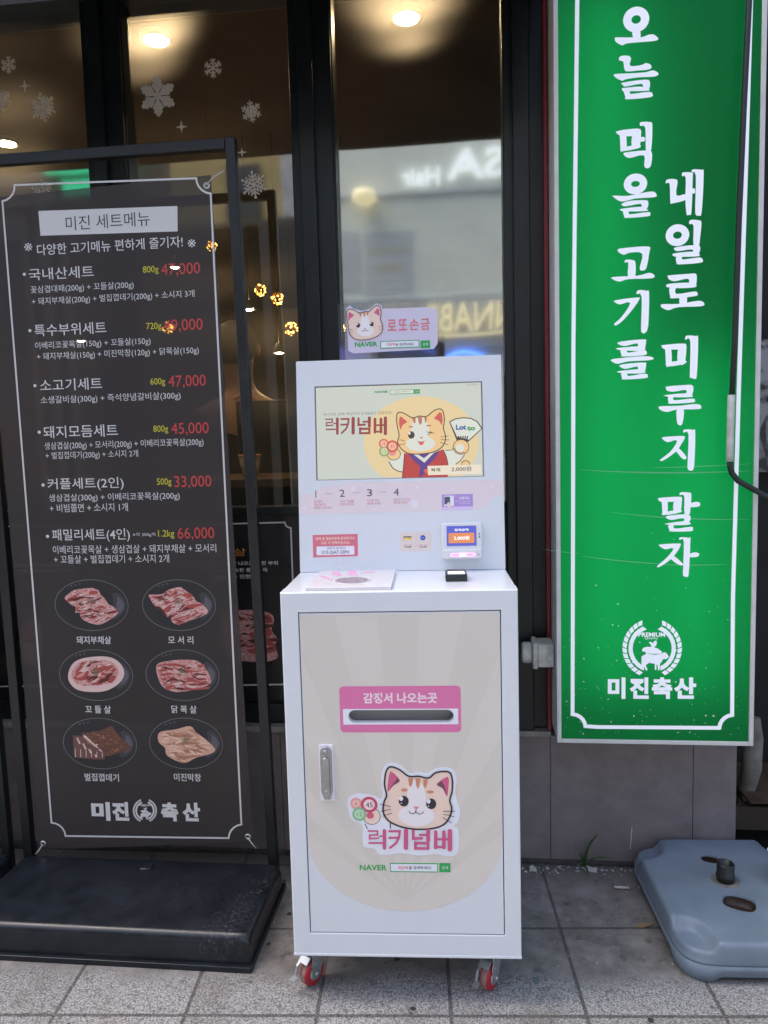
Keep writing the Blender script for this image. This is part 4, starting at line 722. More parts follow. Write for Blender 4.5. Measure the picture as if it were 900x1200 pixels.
  ('e','logopink',6,0.0,[0.0543,0.4239,0.0027,0.0028,0]),
  ('l','logopink',6,0.0091,[(0.057,0.4346),(0.0565,0.4109)]),
  ('e','logopink',6,0.0,[0.057,0.4346,0.0045,0.0048,0]),
  ('e','logopink',6,0.0,[0.0565,0.4109,0.0045,0.0048,0]),
  ('l','logopink',6,0.0065,[(0.0266,0.4033),(0.0563,0.4035),(0.056,0.3909),(0.0263,0.3907),(0.0266,0.4055)]),
  ('e','logopink',6,0.0,[0.0266,0.4033,0.0032,0.0034,0]),
  ('e','logopink',6,0.0,[0.0266,0.4055,0.0033,0.0034,0]),
  ('l','logopink',6,0.0082,[(0.0745,0.431),(0.0737,0.3933)]),
  ('e','logopink',6,0.0,[0.0745,0.431,0.0041,0.0043,0]),
  ('e','logopink',6,0.0,[0.0737,0.3933,0.0042,0.0043,0]),
  ('l','logopink',6,0.0083,[(0.0935,0.4311),(0.0928,0.3934)]),
  ('e','logopink',6,0.0,[0.0935,0.4311,0.0041,0.0043,0]),
  ('e','logopink',6,0.0,[0.0928,0.3934,0.0041,0.0043,0]),
  ('l','logopink',6,0.0054,[(0.0742,0.4133),(0.1052,0.4135)]),
  ('e','logopink',6,0.0,[0.0742,0.4133,0.0027,0.0028,0]),
  ('e','logopink',6,0.0,[0.1052,0.4135,0.0027,0.0028,0]),
  ('l','logopink',6,0.0054,[(0.0738,0.3947),(0.0928,0.3949)]),
  ('e','logopink',6,0.0,[0.0738,0.3947,0.0027,0.0029,0]),
  ('e','logopink',6,0.0,[0.0928,0.3949,0.0027,0.0028,0]),
  ('l','logopink',6,0.0101,[(0.1076,0.4334),(0.1068,0.3891)]),
  ('e','logopink',6,0.0,[0.1076,0.4334,0.0051,0.0053,0]),
  ('e','logopink',6,0.0,[0.1068,0.3891,0.0051,0.0052,0]),
 ],
 'search_art': [
  ('t', 'navgreen', 3, 0.03, ['NAVER', -0.074, 0.3417, 0.0644, 0.014]),
  ('r','navgreen',3,0.0,[-0.0346,0.3314,0.0784,0.3538]),
  ('r','sticker',4,0.0,[-0.0325,0.3336,0.0763,0.3515]),
  ('t', 'inkred', 5, 0.01, ['게임떡', -0.0046, 0.3423, 0.0238, 0.0081]),
  ('t', 'ink', 5, 0.01, ['을 검색하세요!', 0.0361, 0.3427, 0.053, 0.008]),
  ('r','navgreen',3,0.0,[0.0812,0.3321,0.1074,0.3544]),
  ('t', 'sticker', 4, 0.0, ['검색', 0.0943, 0.3432, 0.0146, 0.0085]),
 ],
 'cloud_art': [
  ('p','cloudpink',1,0,[(-0.2676,0.2039),(-0.2507,0.2088),(-0.2356,0.2031),(-0.2256,0.212),(-0.2048,0.2251),(-0.182,0.2305),(-0.1707,0.2258),(-0.1554,0.2329),(-0.0875,0.2343),(0.0624,0.2338),(0.2691,0.2334),(0.2697,0.1918),(0.2557,0.1936),(0.2378,0.1829),(0.2256,0.166),(0.2166,0.1566),(0.0607,0.1539),(-0.0891,0.1541),(-0.2686,0.1541)]),
  ('e','panelwhite',2,0.0,[-0.2553,0.1689,0.0045,0.0045,0]),
  ('e','panelwhite',2,0.0,[-0.1232,0.2179,0.0067,0.0068,0]),
  ('e','panelwhite',2,0.0,[0.0434,0.2178,0.0045,0.0045,0]),
  ('e','panelwhite',2,0.0,[0.2385,0.2163,0.0044,0.0044,0]),
  ('e','panelwhite',2,0.0,[0.0373,0.1753,0.0104,0.0105,0]),
  ('e','panelwhite',2,0.0,[-0.0663,0.1649,0.003,0.0029,0]),
  ('e','panelwhite',2,0.0,[0.1363,0.2112,0.003,0.003,0]),
 ],
 'step_art': [
  ('t', 'steptext', 2, 0.0, ['1', -0.2238, 0.2067, 0.0061, 0.0189]),
  ('t', 'steptext', 2, 0.0, ['2', -0.1537, 0.2073, 0.0136, 0.0188]),
  ('t', 'steptext', 2, 0.0, ['3', -0.0812, 0.2072, 0.0135, 0.0188]),
  ('t', 'steptext', 2, 0.0, ['4', -0.0106, 0.2071, 0.0135, 0.0187]),
  ('l','steplite',2,0.0015,[(-0.1976,0.2076),(-0.1786,0.2071)]),
  ('l','steplite',2,0.0015,[(-0.1257,0.2082),(-0.1069,0.2078)]),
  ('l','steplite',2,0.0015,[(-0.0549,0.2088),(-0.0354,0.2084)]),
  ('t', 'steppink', 2, 0.0, ['종이컵에', -0.2183, 0.1869, 0.0231, 0.0068]),
  ('t', 'steppink', 2, 0.0, ['손을 올리고', -0.2135, 0.1785, 0.033, 0.0068]),
  ('t', 'steppink', 2, 0.0, ['화면을 터치하세요', -0.2061, 0.1701, 0.0481, 0.0068]),
  ('t', 'steppink', 2, 0.0, ['카드로 결제를', -0.1419, 0.186, 0.0379, 0.0068]),
  ('t', 'steppink', 2, 0.0, ['진행해 주세요', -0.1421, 0.1778, 0.0379, 0.0067]),
  ('t', 'steppink', 2, 0.0, ['카드를 꽂아', -0.0721, 0.1867, 0.0327, 0.0068]),
  ('t', 'steppink', 2, 0.0, ['결제해 주세요', -0.0698, 0.1784, 0.0377, 0.0068]),
  ('t', 'steppink', 2, 0.0, ['감정서가 나오면', 0.0027, 0.1874, 0.0425, 0.0067]),
  ('t', 'steppink', 2, 0.0, ['확인해 주세요', 0.0, 0.1792, 0.0375, 0.0067]),
 ],
 'contact_art': [
  ('p','noticepink',1,0,[(-0.2347,0.0984),(-0.1151,0.0991),(-0.1148,0.0405),(-0.2344,0.0388)]),
  ('t', 'noticetext', 2, 0.02, ['연매 및 협업바란에 문의하기나', -0.1751, 0.0882, 0.1028, 0.0082]),
  ('t', 'noticetext', 2, 0.02, ['고장 시 연락주십시오.', -0.1746, 0.0769, 0.0771, 0.0082]),
  ('r','sticker',2,0.0028,[-0.2249,0.0446,-0.1243,0.0679]),
  ('t', 'steptext', 3, 0.0, ['판매 및 설치문의', -0.1725, 0.0626, 0.0484, 0.006]),
  ('t', 'steptext', 3, 0.0, ['010-2647-5894', -0.1747, 0.0521, 0.0734, 0.009]),
 ],
 'pay_art': [
  ('r','paybeige',1,0.0052,[-0.0022,0.0509,0.0779,0.1011]),
  ('l','paydark',2,0.0007,[(0.039,0.0934),(0.0382,0.0568)]),
  ('r','payyellow',2,0.0,[0.0057,0.0813,0.0287,0.0868]),
  ('t', 'ink', 3, 0.04, ['pay', 0.0175, 0.0882, 0.0219, 0.0042]),
  ('e','payblue',2,0.0,[0.0566,0.0858,0.0069,0.0069,0]),
  ('t', 'sticker', 3, 0.0, ['Pay', 0.0568, 0.0857, 0.008, 0.0035]),
  ('t', 'steppink', 2, 0.0, ['결제 가능', 0.0169, 0.068, 0.0237, 0.0035]),
  ('t', 'ink', 2, 0.03, ['터치 결제', 0.0171, 0.0624, 0.0174, 0.0039]),
  ('t', 'steppink', 2, 0.0, ['결제 가능', 0.0566, 0.0673, 0.0237, 0.0034]),
  ('t', 'ink', 2, 0.03, ['터치 결제', 0.0568, 0.0617, 0.0174, 0.0038]),
 ],
 'lilac_art': [
  ('r','lilac',2,0.0,[0.1086,0.1653,0.1892,0.1979]),
  ('r','lilacpale',2,0.0,[0.1082,0.1563,0.1888,0.1653]),
  ('r','sticker',3,0.0,[0.1142,0.1675,0.1398,0.1946]),
  ('r','lilacdark',4,0.0,[0.1152,0.1718,0.1298,0.1919]),
  ('p','catcream',5,0,[(0.1217,0.1753),(0.1269,0.1786),(0.1306,0.1699),(0.1318,0.1629),(0.1242,0.162)]),
  ('t', 'sticker', 3, 0.03, ['신용카드', 0.1673, 0.1875, 0.0283, 0.0077]),
  ('t', 'sticker', 3, 0.0, ['카드 사용가능', 0.1633, 0.1785, 0.0401, 0.0038]),
  ('t', 'sticker', 3, 0.0, ['여기에 대주세요', 0.1683, 0.1729, 0.0276, 0.0039]),
 ],
 'screen_image': [
  ('p','scrbg',1,0,[(-0.2192,0.4892),(0.217,0.4899),(0.2175,0.2438),(-0.2191,0.2442)]),
  ('p','scrorange',2,0,[(0.2086,0.3311),(0.207,0.3152),(0.2028,0.2996),(0.1962,0.2846),(0.1872,0.2705),(0.176,0.2574),(0.1628,0.2468),(0.148,0.2468),(0.1316,0.2468),(0.1139,0.2468),(0.0952,0.2468),(0.0758,0.2468),(0.0561,0.2469),(0.0363,0.2469),(0.0168,0.2469),(-0.002,0.2469),(-0.0199,0.2469),(-0.0364,0.247),(-0.0513,0.2509),(-0.0643,0.2633),(-0.0751,0.277),(-0.0836,0.2917),(-0.0897,0.3071),(-0.0933,0.3231),(-0.0943,0.3392),(-0.0926,0.3553),(-0.0884,0.371),(-0.0817,0.3861),(-0.0725,0.4003),(-0.0611,0.4134),(-0.0477,0.4252),(-0.0325,0.4354),(-0.0158,0.4438),(0.0022,0.4504),(0.0212,0.455),(0.0407,0.4575),(0.0605,0.458),(0.0802,0.4563),(0.0996,0.4526),(0.1182,0.4469),(0.1357,0.4392),(0.1519,0.4298),(0.1665,0.4188),(0.1792,0.4064),(0.1898,0.3928),(0.1982,0.3782),(0.2042,0.3629),(0.2077,0.3471)]),
  ('t', 'scrink', 3, 0.0, ['아니지만 관해! 복냥이의 운세&로또 당첨번호!', -0.109, 0.4174, 0.1837, 0.008]),
  ('l','scrred',3,0.0034,[(-0.1944,0.4047),(-0.1766,0.4045),(-0.1767,0.396),(-0.1922,0.3954),(-0.1924,0.3872),(-0.1754,0.3884)]),
  ('e','scrred',3,0.0,[-0.1944,0.4047,0.0017,0.0017,0]),
  ('e','scrred',3,0.0,[-0.1754,0.3884,0.0017,0.0017,0]),
  ('l','scrred',3,0.0033,[(-0.1727,0.3929),(-0.1644,0.3928)]),
  ('e','scrred',3,0.0,[-0.1727,0.3929,0.0017,0.0016,0]),
  ('e','scrred',3,0.0,[-0.1644,0.3928,0.0017,0.0016,0]),
  ('l','scrred',3,0.0072,[(-0.1629,0.4051),(-0.1634,0.3832)]),
  ('e','scrred',3,0.0,[-0.1629,0.4051,0.0036,0.0036,0]),
  ('e','scrred',3,0.0,[-0.1634,0.3832,0.0036,0.0036,0]),
  ('l','scrred',3,0.0037,[(-0.1931,0.3776),(-0.1632,0.3774)]),
  ('e','scrred',3,0.0,[-0.1931,0.3776,0.0018,0.0019,0]),
  ('e','scrred',3,0.0,[-0.1632,0.3774,0.0019,0.0019,0]),
  ('l','scrred',3,0.0068,[(-0.1635,0.3784),(-0.1637,0.3661)]),
  ('e','scrred',3,0.0,[-0.1635,0.3784,0.0034,0.0034,0]),
  ('e','scrred',3,0.0,[-0.1637,0.3661,0.0034,0.0034,0]),
  ('l','scrred',3,0.0047,[(-0.1529,0.404),(-0.133,0.4038),(-0.1348,0.3894),(-0.1404,0.3775),(-0.1524,0.3667)]),
  ('e','scrred',3,0.0,[-0.1529,0.404,0.0024,0.0023,0]),
  ('e','scrred',3,0.0,[-0.1524,0.3667,0.0023,0.0023,0]),
  ('l','scrred',3,0.0047,[(-0.1532,0.3889),(-0.1348,0.3894)]),
  ('e','scrred',3,0.0,[-0.1532,0.3889,0.0024,0.0024,0]),
  ('e','scrred',3,0.0,[-0.1348,0.3894,0.0024,0.0024,0]),
  ('l','scrred',3,0.0088,[(-0.1209,0.4047),(-0.1217,0.3664)]),
  ('e','scrred',3,0.0,[-0.1209,0.4047,0.0044,0.0044,0]),
  ('e','scrred',3,0.0,[-0.1217,0.3664,0.0044,0.0044,0]),
  ('l','scrred',3,0.0056,[(-0.1067,0.4046),(-0.1071,0.3868),(-0.0905,0.3877)]),
  ('e','scrred',3,0.0,[-0.1067,0.4046,0.0028,0.0028,0]),
  ('e','scrred',3,0.0,[-0.0905,0.3877,0.0028,0.0028,0]),
  ('l','scrred',3,0.0047,[(-0.0939,0.3952),(-0.08,0.3951)]),
  ('e','scrred',3,0.0,[-0.0939,0.3952,0.0023,0.0024,0]),
  ('e','scrred',3,0.0,[-0.08,0.3951,0.0023,0.0023,0]),
  ('l','scrred',3,0.008,[(-0.0778,0.405),(-0.0782,0.3831)]),
  ('e','scrred',3,0.0,[-0.0778,0.405,0.004,0.0039,0]),
  ('e','scrred',3,0.0,[-0.0782,0.3831,0.0039,0.004,0]),
  ('l','scrred',3,0.0056,[(-0.1031,0.3765),(-0.0784,0.3763),(-0.0786,0.3647),(-0.1034,0.3649),(-0.1031,0.3786)]),
  ('e','scrred',3,0.0,[-0.1031,0.3765,0.0028,0.0028,0]),
  ('e','scrred',3,0.0,[-0.1031,0.3786,0.0028,0.0028,0]),
  ('l','scrred',3,0.0071,[(-0.0631,0.4014),(-0.0638,0.3667)]),
  ('e','scrred',3,0.0,[-0.0631,0.4014,0.0036,0.0036,0]),
  ('e','scrred',3,0.0,[-0.0638,0.3667,0.0035,0.0035,0]),
  ('l','scrred',3,0.0071,[(-0.0472,0.4013),(-0.0479,0.3665)]),
  ('e','scrred',3,0.0,[-0.0472,0.4013,0.0035,0.0035,0]),
  ('e','scrred',3,0.0,[-0.0479,0.3665,0.0035,0.0036,0]),
  ('l','scrred',3,0.0046,[(-0.0634,0.3851),(-0.0376,0.3848)]),
  ('e','scrred',3,0.0,[-0.0634,0.3851,0.0023,0.0023,0]),
  ('e','scrred',3,0.0,[-0.0376,0.3848,0.0024,0.0024,0]),
  ('l','scrred',3,0.0047,[(-0.0638,0.368),(-0.0479,0.3679)]),
  ('e','scrred',3,0.0,[-0.0638,0.368,0.0023,0.0024,0]),
  ('e','scrred',3,0.0,[-0.0479,0.3679,0.0023,0.0023,0]),
  ('l','scrred',3,0.0087,[(-0.0354,0.4032),(-0.0363,0.3623)]),
  ('e','scrred',3,0.0,[-0.0354,0.4032,0.0043,0.0044,0]),
  ('e','scrred',3,0.0,[-0.0363,0.3623,0.0044,0.0044,0]),
  ('t', 'scrgreen', 3, 0.05, ['NAVER', -0.0442, 0.4728, 0.0363, 0.0058]),
  ('r','scrgreen',3,0.0,[-0.0217,0.4651,0.0571,0.4767]),
  ('r','scrwhite',4,0.0,[-0.0203,0.4668,0.0398,0.4755]),
  ('t', 'scrink', 5, 0.0, ['게임떡을 검색하세요!', 0.0087, 0.4711, 0.0434, 0.0043]),
  ('t', 'scrwhite', 4, 0.0, ['검색', 0.0492, 0.4707, 0.0102, 0.0051]),
  ('t', 'scrink', 3, 0.0, ['카드단말기...', 0.1968, 0.4847, 0.0357, 0.0036]),
  ('p','scrwhite2',3,1,[(-0.0287,0.2882),(-0.0146,0.2966),(0.0119,0.3081),(0.015,0.2923),(0.0085,0.2611),(-0.0048,0.2631),(-0.022,0.2758)]),
  ('l','scrline',4,0.0024,[(-0.0287,0.2882),(-0.0186,0.2705),(-0.0048,0.2621),(0.0074,0.2593)]),
  ('p','scrwhite2',3,1,[(0.1164,0.3141),(0.132,0.313),(0.146,0.3186),(0.1705,0.3023),(0.1591,0.2852),(0.1451,0.2751),(0.1277,0.2721),(0.1212,0.2931)]),
  ('l','scrline',4,0.0021,[(0.1705,0.3016),(0.1591,0.2852),(0.1468,0.2768)]),
  ('l','scrline',4,0.0017,[(0.1199,0.3133),(0.1372,0.3143),(0.146,0.3203)]),
  ('p','scrrobe',4,0,[(0.013,0.3091),(0.0519,0.3053),(0.0903,0.3078),(0.1147,0.3169),(0.1214,0.3035),(0.1261,0.2791),(0.1265,0.2519),(0.1253,0.2436),(0.0053,0.2437),(0.0085,0.2646)]),
  ('l','scrline',6,0.0021,[(0.0129,0.3081),(0.0094,0.2715),(0.006,0.2444)]),
  ('l','scrline',6,0.0021,[(0.1154,0.3148),(0.123,0.2965),(0.127,0.2756)]),
  ('p','scrwhite2',5,0,[(0.031,0.3066),(0.0903,0.3085),(0.0636,0.2813)]),
  ('p','scrpurple',6,0,[(0.0233,0.3054),(0.0363,0.3057),(0.0654,0.2823),(0.0903,0.3078),(0.106,0.3144),(0.0934,0.2938),(0.0721,0.2734),(0.0702,0.263),(0.0541,0.2432),(0.0508,0.2496),(0.053,0.2739),(0.0376,0.2883)]),
  ('p','scrpurple',6,0,[(0.0478,0.3055),(0.0798,0.3064),(0.0639,0.2946)]),
  ('p','scrflower',7,0,[(0.0622,0.2632),(0.0703,0.2672),(0.0747,0.2612),(0.0735,0.2542),(0.0666,0.2555)]),
  ('e','scrline',3,0.0,[-0.015,0.3071,0.0181,0.0161,0]),
  ('e','scrcat',4,0.0,[-0.015,0.3071,0.0164,0.0143,0]),
  ('e','scrpinkpaw',5,0.0,[-0.0195,0.3124,0.0105,0.0098,0]),
  ('e','scrballred',6,0.0,[-0.0411,0.3357,0.013,0.013,0]),
  ('e','scrballface',7,0.0,[-0.0411,0.3357,0.0088,0.0088,0]),
  ('t', 'scrballred', 10, 0.0, ['4', -0.0411, 0.3357, 0.0091, 0.0077]),
  ('e','scrballred2',8,0.0,[-0.0185,0.3281,0.0158,0.0158,0]),
  ('e','scrballface',9,0.0,[-0.0185,0.3281,0.0107,0.0107,0]),
  ('t', 'scrballred2', 10, 0.0, ['45', -0.0185, 0.3281, 0.011, 0.0095]),
  ('e','scrballgreen',6,0.0,[-0.0404,0.3154,0.0136,0.0137,0]),
  ('e','scrballface2',7,0.0,[-0.0404,0.3154,0.0093,0.0093,0]),
  ('t', 'scrballgreen', 10, 0.0, ['12', -0.0404, 0.3154, 0.0095, 0.0082]),
  ('p','scrline',4,0,[(0.1319,0.3892),(0.1476,0.3968),(0.1685,0.3997),(0.1891,0.3973),(0.2062,0.3881),(0.2189,0.3687),(0.1809,0.3347),(0.1506,0.339)]),
  ('p','scrwhite',5,0,[(0.135,0.3878),(0.1493,0.3943),(0.1684,0.3969),(0.1884,0.3946),(0.2044,0.3858),(0.2154,0.3684),(0.1831,0.3402),(0.1518,0.3487)]),
  ('t', 'scrblue', 6, 0.05, ['Lot', 0.1627, 0.3734, 0.027, 0.0139]),
  ('t', 'scrgreen', 6, 0.05, ['to', 0.1889, 0.3699, 0.0214, 0.0118]),
  ('p','scrink2',6,0,[(0.1543,0.3507),(0.1577,0.3506),(0.1581,0.3374),(0.1554,0.3374)]),
  ('p','scrink2',6,0,[(0.1601,0.3505),(0.1636,0.3504),(0.163,0.3372),(0.1602,0.3373)]),
  ('p','scrink2',6,0,[(0.166,0.3504),(0.1695,0.3503),(0.1678,0.3371),(0.1651,0.3372)]),
  ('p','scrink2',6,0,[(0.1719,0.3502),(0.1754,0.3501),(0.1727,0.337),(0.1699,0.337)]),
  ('p','scrink2',6,0,[(0.1778,0.35),(0.1812,0.3499),(0.1775,0.3368),(0.1747,0.3369)]),
  ('e','scrline',6,0.0,[0.1616,0.3216,0.0214,0.0202,0]),
  ('e','scrcat',7,0.0,[0.1616,0.3216,0.0197,0.0184,0]),
  ('e','scrwhite2',8,0.0,[0.1591,0.3193,0.0111,0.0111,0]),
  ('l','scrline',8,0.0018,[(0.1432,0.3204),(0.1492,0.3098),(0.1595,0.3053),(0.1706,0.3075)]),
  ('e','scrline',4,0.0,[0.1728,0.2779,0.011,0.0083,0]),
  ('e','scrcat',5,0.0,[0.1728,0.2772,0.0093,0.0069,0]),
  ('p','scrcat',8,1,[(-0.0,0.3574),(-0.005,0.3855),(-0.0052,0.4082),(-0.0009,0.4165),(0.0131,0.4147),(0.0358,0.4018),(0.054,0.4058),(0.0732,0.4045),(0.0926,0.4186),(0.1073,0.423),(0.1162,0.4169),(0.1198,0.3941),(0.1166,0.3716),(0.1217,0.3523),(0.1193,0.3342),(0.1079,0.3196),(0.0868,0.3097),(0.0554,0.3059),(0.0258,0.3078),(0.0069,0.3187),(-0.0039,0.3365),(-0.0023,0.3487)]),
  ('s','scrline',14,0.0026,[(-0.0,0.3574),(-0.005,0.3855),(-0.0052,0.4082),(-0.0009,0.4165),(0.0131,0.4147),(0.0358,0.4018),(0.054,0.4058),(0.0732,0.4045),(0.0926,0.4186),(0.1073,0.423),(0.1162,0.4169),(0.1198,0.3941),(0.1166,0.3716),(0.1217,0.3523),(0.1193,0.3342),(0.1079,0.3196),(0.0868,0.3097),(0.0554,0.3059),(0.0258,0.3078),(0.0069,0.3187),(-0.0039,0.3365),(-0.0023,0.3487),(-0.0,0.3574)]),
  ('e','scrwhite2',9,0.0,[0.055,0.3663,0.0243,0.0366,0]),
  ('e','scrwhite2',9,0.0,[0.056,0.3331,0.0382,0.0203,0]),
  ('p','screar',9,0,[(0.0037,0.3702),(-0.0001,0.3871),(0.0017,0.4038),(0.0059,0.4065),(0.0224,0.3917),(0.01,0.3833)]),
  ('p','screar',9,0,[(0.0922,0.3984),(0.1071,0.4147),(0.1133,0.4117),(0.1157,0.3942),(0.1126,0.3797),(0.1059,0.391)]),
  ('p','scrstripe',10,0,[(0.0348,0.4007),(0.0435,0.4026),(0.0443,0.391),(0.0407,0.3852)]),
  ('p','scrstripe',10,0,[(0.0498,0.4038),(0.0617,0.4035),(0.0606,0.3871),(0.0553,0.382),(0.0519,0.3891)]),
  ('p','scrstripe',10,0,[(0.0672,0.4033),(0.0741,0.4017),(0.0729,0.392),(0.0693,0.3858)]),
  ('e','scrstripe',10,0.0,[0.0315,0.3781,0.0063,0.0021,0]),
  ('e','scrstripe',10,0.0,[0.0786,0.38,0.0069,0.002,0]),
  ('e','scrink2',11,0.0,[0.0321,0.3565,0.0087,0.0097,0]),
  ('e','scrwhite',12,0.0,[0.027,0.3612,0.0034,0.0038,0]),
  ('l','scrink2',11,0.0017,[(0.0723,0.3634),(0.0862,0.3609),(0.0931,0.3593)]),
  ('l','scrink2',11,0.0017,[(0.0746,0.355),(0.0816,0.3603),(0.0886,0.3608)]),
  ('l','scrink2',11,0.0014,[(0.081,0.3656),(0.0862,0.3609)]),
  ('p','screar',11,0,[(0.0539,0.3506),(0.0626,0.3504),(0.058,0.3456)]),
  ('p','scrink2',11,0,[(0.0457,0.3404),(0.0578,0.338),(0.0701,0.3408),(0.0578,0.3352)]),
  ('p','scrtongue',11,1,[(0.0509,0.3375),(0.0651,0.3378),(0.0601,0.3295),(0.0542,0.3304)]),
  ('l','scrline',15,0.0014,[(0.0004,0.3451),(0.015,0.3412)]),
  ('l','scrline',15,0.0014,[(-0.0006,0.3312),(0.0159,0.3342)]),
  ('l','scrline',15,0.0014,[(0.1085,0.3491),(0.1293,0.3514)]),
  ('l','scrline',15,0.0014,[(0.109,0.3422),(0.1309,0.3409)]),
  ('l','scrline',15,0.0014,[(0.1075,0.3352),(0.1282,0.3284)]),
  ('p','scrbox',16,0,[(0.0729,0.2741),(0.2131,0.2741),(0.2129,0.2498),(0.0737,0.2497)]),
  ('t', 'scrink2', 17, 0.02, ['복채', 0.0938, 0.2631, 0.0243, 0.0097]),
  ('t', 'scrink2', 17, 0.01, ['2,000원', 0.161, 0.2636, 0.0519, 0.0132]),
 ],
 'tray_art': [
  ('p','petal',1,0,[(-0.2069,0.1679),(-0.2026,0.1791),(-0.1669,0.1278),(-0.167,0.1038)]),
  ('p','petal',1,0,[(-0.1816,0.2079),(-0.1739,0.224),(-0.1601,0.224),(-0.143,0.1631),(-0.1574,0.1599)]),
  ('p','petal',1,0,[(-0.1345,0.1727),(-0.1365,0.232),(-0.116,0.2432),(-0.1077,0.1631)]),
  ('p','petal',1,0,[(-0.0966,0.1919),(-0.0938,0.216),(-0.0689,0.232),(-0.0692,0.2112)]),
 ],
 'card_art': [
  ('p','cardwhite',1,0,[(-0.1344,1.6943),(-0.1247,1.7032),(-0.1139,1.6936),(-0.0951,1.6882),(-0.073,1.6905),(-0.0537,1.7052),(-0.0397,1.7),(-0.0368,1.6907),(0.0807,1.6903),(0.0994,1.6871),(0.1079,1.6776),(0.1062,1.5946),(0.0956,1.5811),(-0.1175,1.5769),(-0.1316,1.5842),(-0.1321,1.6184),(-0.134,1.6588)]),
  ('p','catcream',2,1,[(-0.1295,1.6493),(-0.1321,1.668),(-0.1325,1.6865),(-0.1266,1.6925),(-0.114,1.6905),(-0.0985,1.6816),(-0.0826,1.6853),(-0.0738,1.6838),(-0.0634,1.6932),(-0.0523,1.699),(-0.043,1.694),(-0.0412,1.677),(-0.0438,1.6648),(-0.0388,1.6492),(-0.0392,1.6337),(-0.0497,1.6217),(-0.0689,1.6137),(-0.0943,1.6109),(-0.1132,1.6147),(-0.1261,1.6275),(-0.1289,1.64)]),
  ('s','catbrown',9,0.0022,[(-0.1295,1.6493),(-0.1321,1.668),(-0.1325,1.6865),(-0.1266,1.6925),(-0.114,1.6905),(-0.0985,1.6816),(-0.0826,1.6853),(-0.0738,1.6838),(-0.0634,1.6932),(-0.0523,1.699),(-0.043,1.694),(-0.0412,1.677),(-0.0438,1.6648),(-0.0388,1.6492),(-0.0392,1.6337),(-0.0497,1.6217),(-0.0689,1.6137),(-0.0943,1.6109),(-0.1132,1.6147),(-0.1261,1.6275),(-0.1289,1.64),(-0.1295,1.6493)]),
  ('e','catwhite',3,0.0,[-0.085,1.6555,0.012,0.0216,0]),
  ('e','catwhite',3,0.0,[-0.084,1.6353,0.0221,0.0149,0]),
  ('p','catear',3,0,[(-0.1291,1.6617),(-0.1285,1.6818),(-0.1252,1.6857),(-0.1129,1.6766),(-0.1226,1.6692)]),
  ('p','catear',3,0,[(-0.0606,1.6808),(-0.0509,1.6921),(-0.0459,1.6895),(-0.0452,1.671),(-0.0513,1.6758)]),
  ('p','catstripe',4,0,[(-0.1,1.6829),(-0.0937,1.6836),(-0.0945,1.6759),(-0.0969,1.6713)]),
  ('p','catstripe',4,0,[(-0.0895,1.685),(-0.0826,1.6847),(-0.0842,1.674),(-0.0868,1.6701)]),
  ('p','catstripe',4,0,[(-0.0795,1.684),(-0.0745,1.6829),(-0.0765,1.6768),(-0.0792,1.6729)]),
  ('e','eyeink',4,0.0,[-0.1032,1.6496,0.0053,0.0059,0]),
  ('e','sticker',5,0.0,[-0.1057,1.6522,0.0022,0.0022,0]),
  ('e','eyeink',4,0.0,[-0.0671,1.6517,0.0053,0.0059,0]),
  ('e','sticker',5,0.0,[-0.0696,1.6543,0.0022,0.0022,0]),
  ('l','catbrown',4,0.0013,[(-0.0948,1.6363),(-0.0898,1.6337),(-0.0853,1.6372),(-0.0803,1.634),(-0.0758,1.6375)]),
  ('e','catear',4,0.0,[-0.0855,1.64,0.0022,0.0016,0]),
  ('l','catbrown',10,0.001,[(-0.1283,1.6394),(-0.1187,1.6403)]),
  ('l','catbrown',10,0.0009,[(-0.1269,1.6307),(-0.1173,1.635)]),
  ('l','catbrown',10,0.001,[(-0.0491,1.6434),(-0.0396,1.6455)]),
  ('l','catbrown',10,0.0009,[(-0.0486,1.6378),(-0.0391,1.6374)]),
  ('t', 'cardred', 3, 0.015, ['로', -0.0135, 1.6471, 0.0235, 0.0293]),
  ('t', 'cardred', 3, 0.015, ['또', 0.0155, 1.6469, 0.0232, 0.0293]),
  ('t', 'cardred', 3, 0.015, ['손', 0.0454, 1.6466, 0.0251, 0.0292]),
  ('t', 'cardred', 3, 0.015, ['금', 0.0746, 1.6464, 0.0241, 0.0292]),
  ('t', 'navgreen', 3, 0.03, ['NAVER', -0.0835, 1.5997, 0.0601, 0.0123]),
  ('r','navgreen',3,0.0,[-0.0456,1.5866,0.0583,1.6064]),
  ('r','sticker',4,0.0,[-0.0434,1.5888,0.0561,1.6043]),
  ('t', 'inkred', 5, 0.01, ['게임떡', -0.018, 1.5974, 0.0218, 0.0072]),
  ('t', 'ink', 5, 0.01, ['을 검색하세요!', 0.0194, 1.5961, 0.0488, 0.0072]),
  ('r','navgreen',3,0.0,[0.0614,1.5843,0.0865,1.6041]),
  ('t', 'sticker', 4, 0.0, ['검색', 0.074, 1.5943, 0.0141, 0.0075]),
 ],
 'sign_lettering': [
  ('e','glow',1,0.0213,[0.6544,2.4293,0.0334,0.0319,0]),
  ('p','glow',1.25,2,[(0.6449,2.4041),(0.6647,2.4024),(0.6656,2.3822),(0.6461,2.3838)]),
  ('p','glow',1.5,2,[(0.5987,2.3877),(0.6035,2.3902),(0.6352,2.3875),(0.6692,2.3854),(0.6861,2.39),(0.7006,2.3888),(0.7122,2.3771),(0.7031,2.3705),(0.6644,2.3704),(0.6304,2.3699),(0.6187,2.3661),(0.6011,2.3768)]),
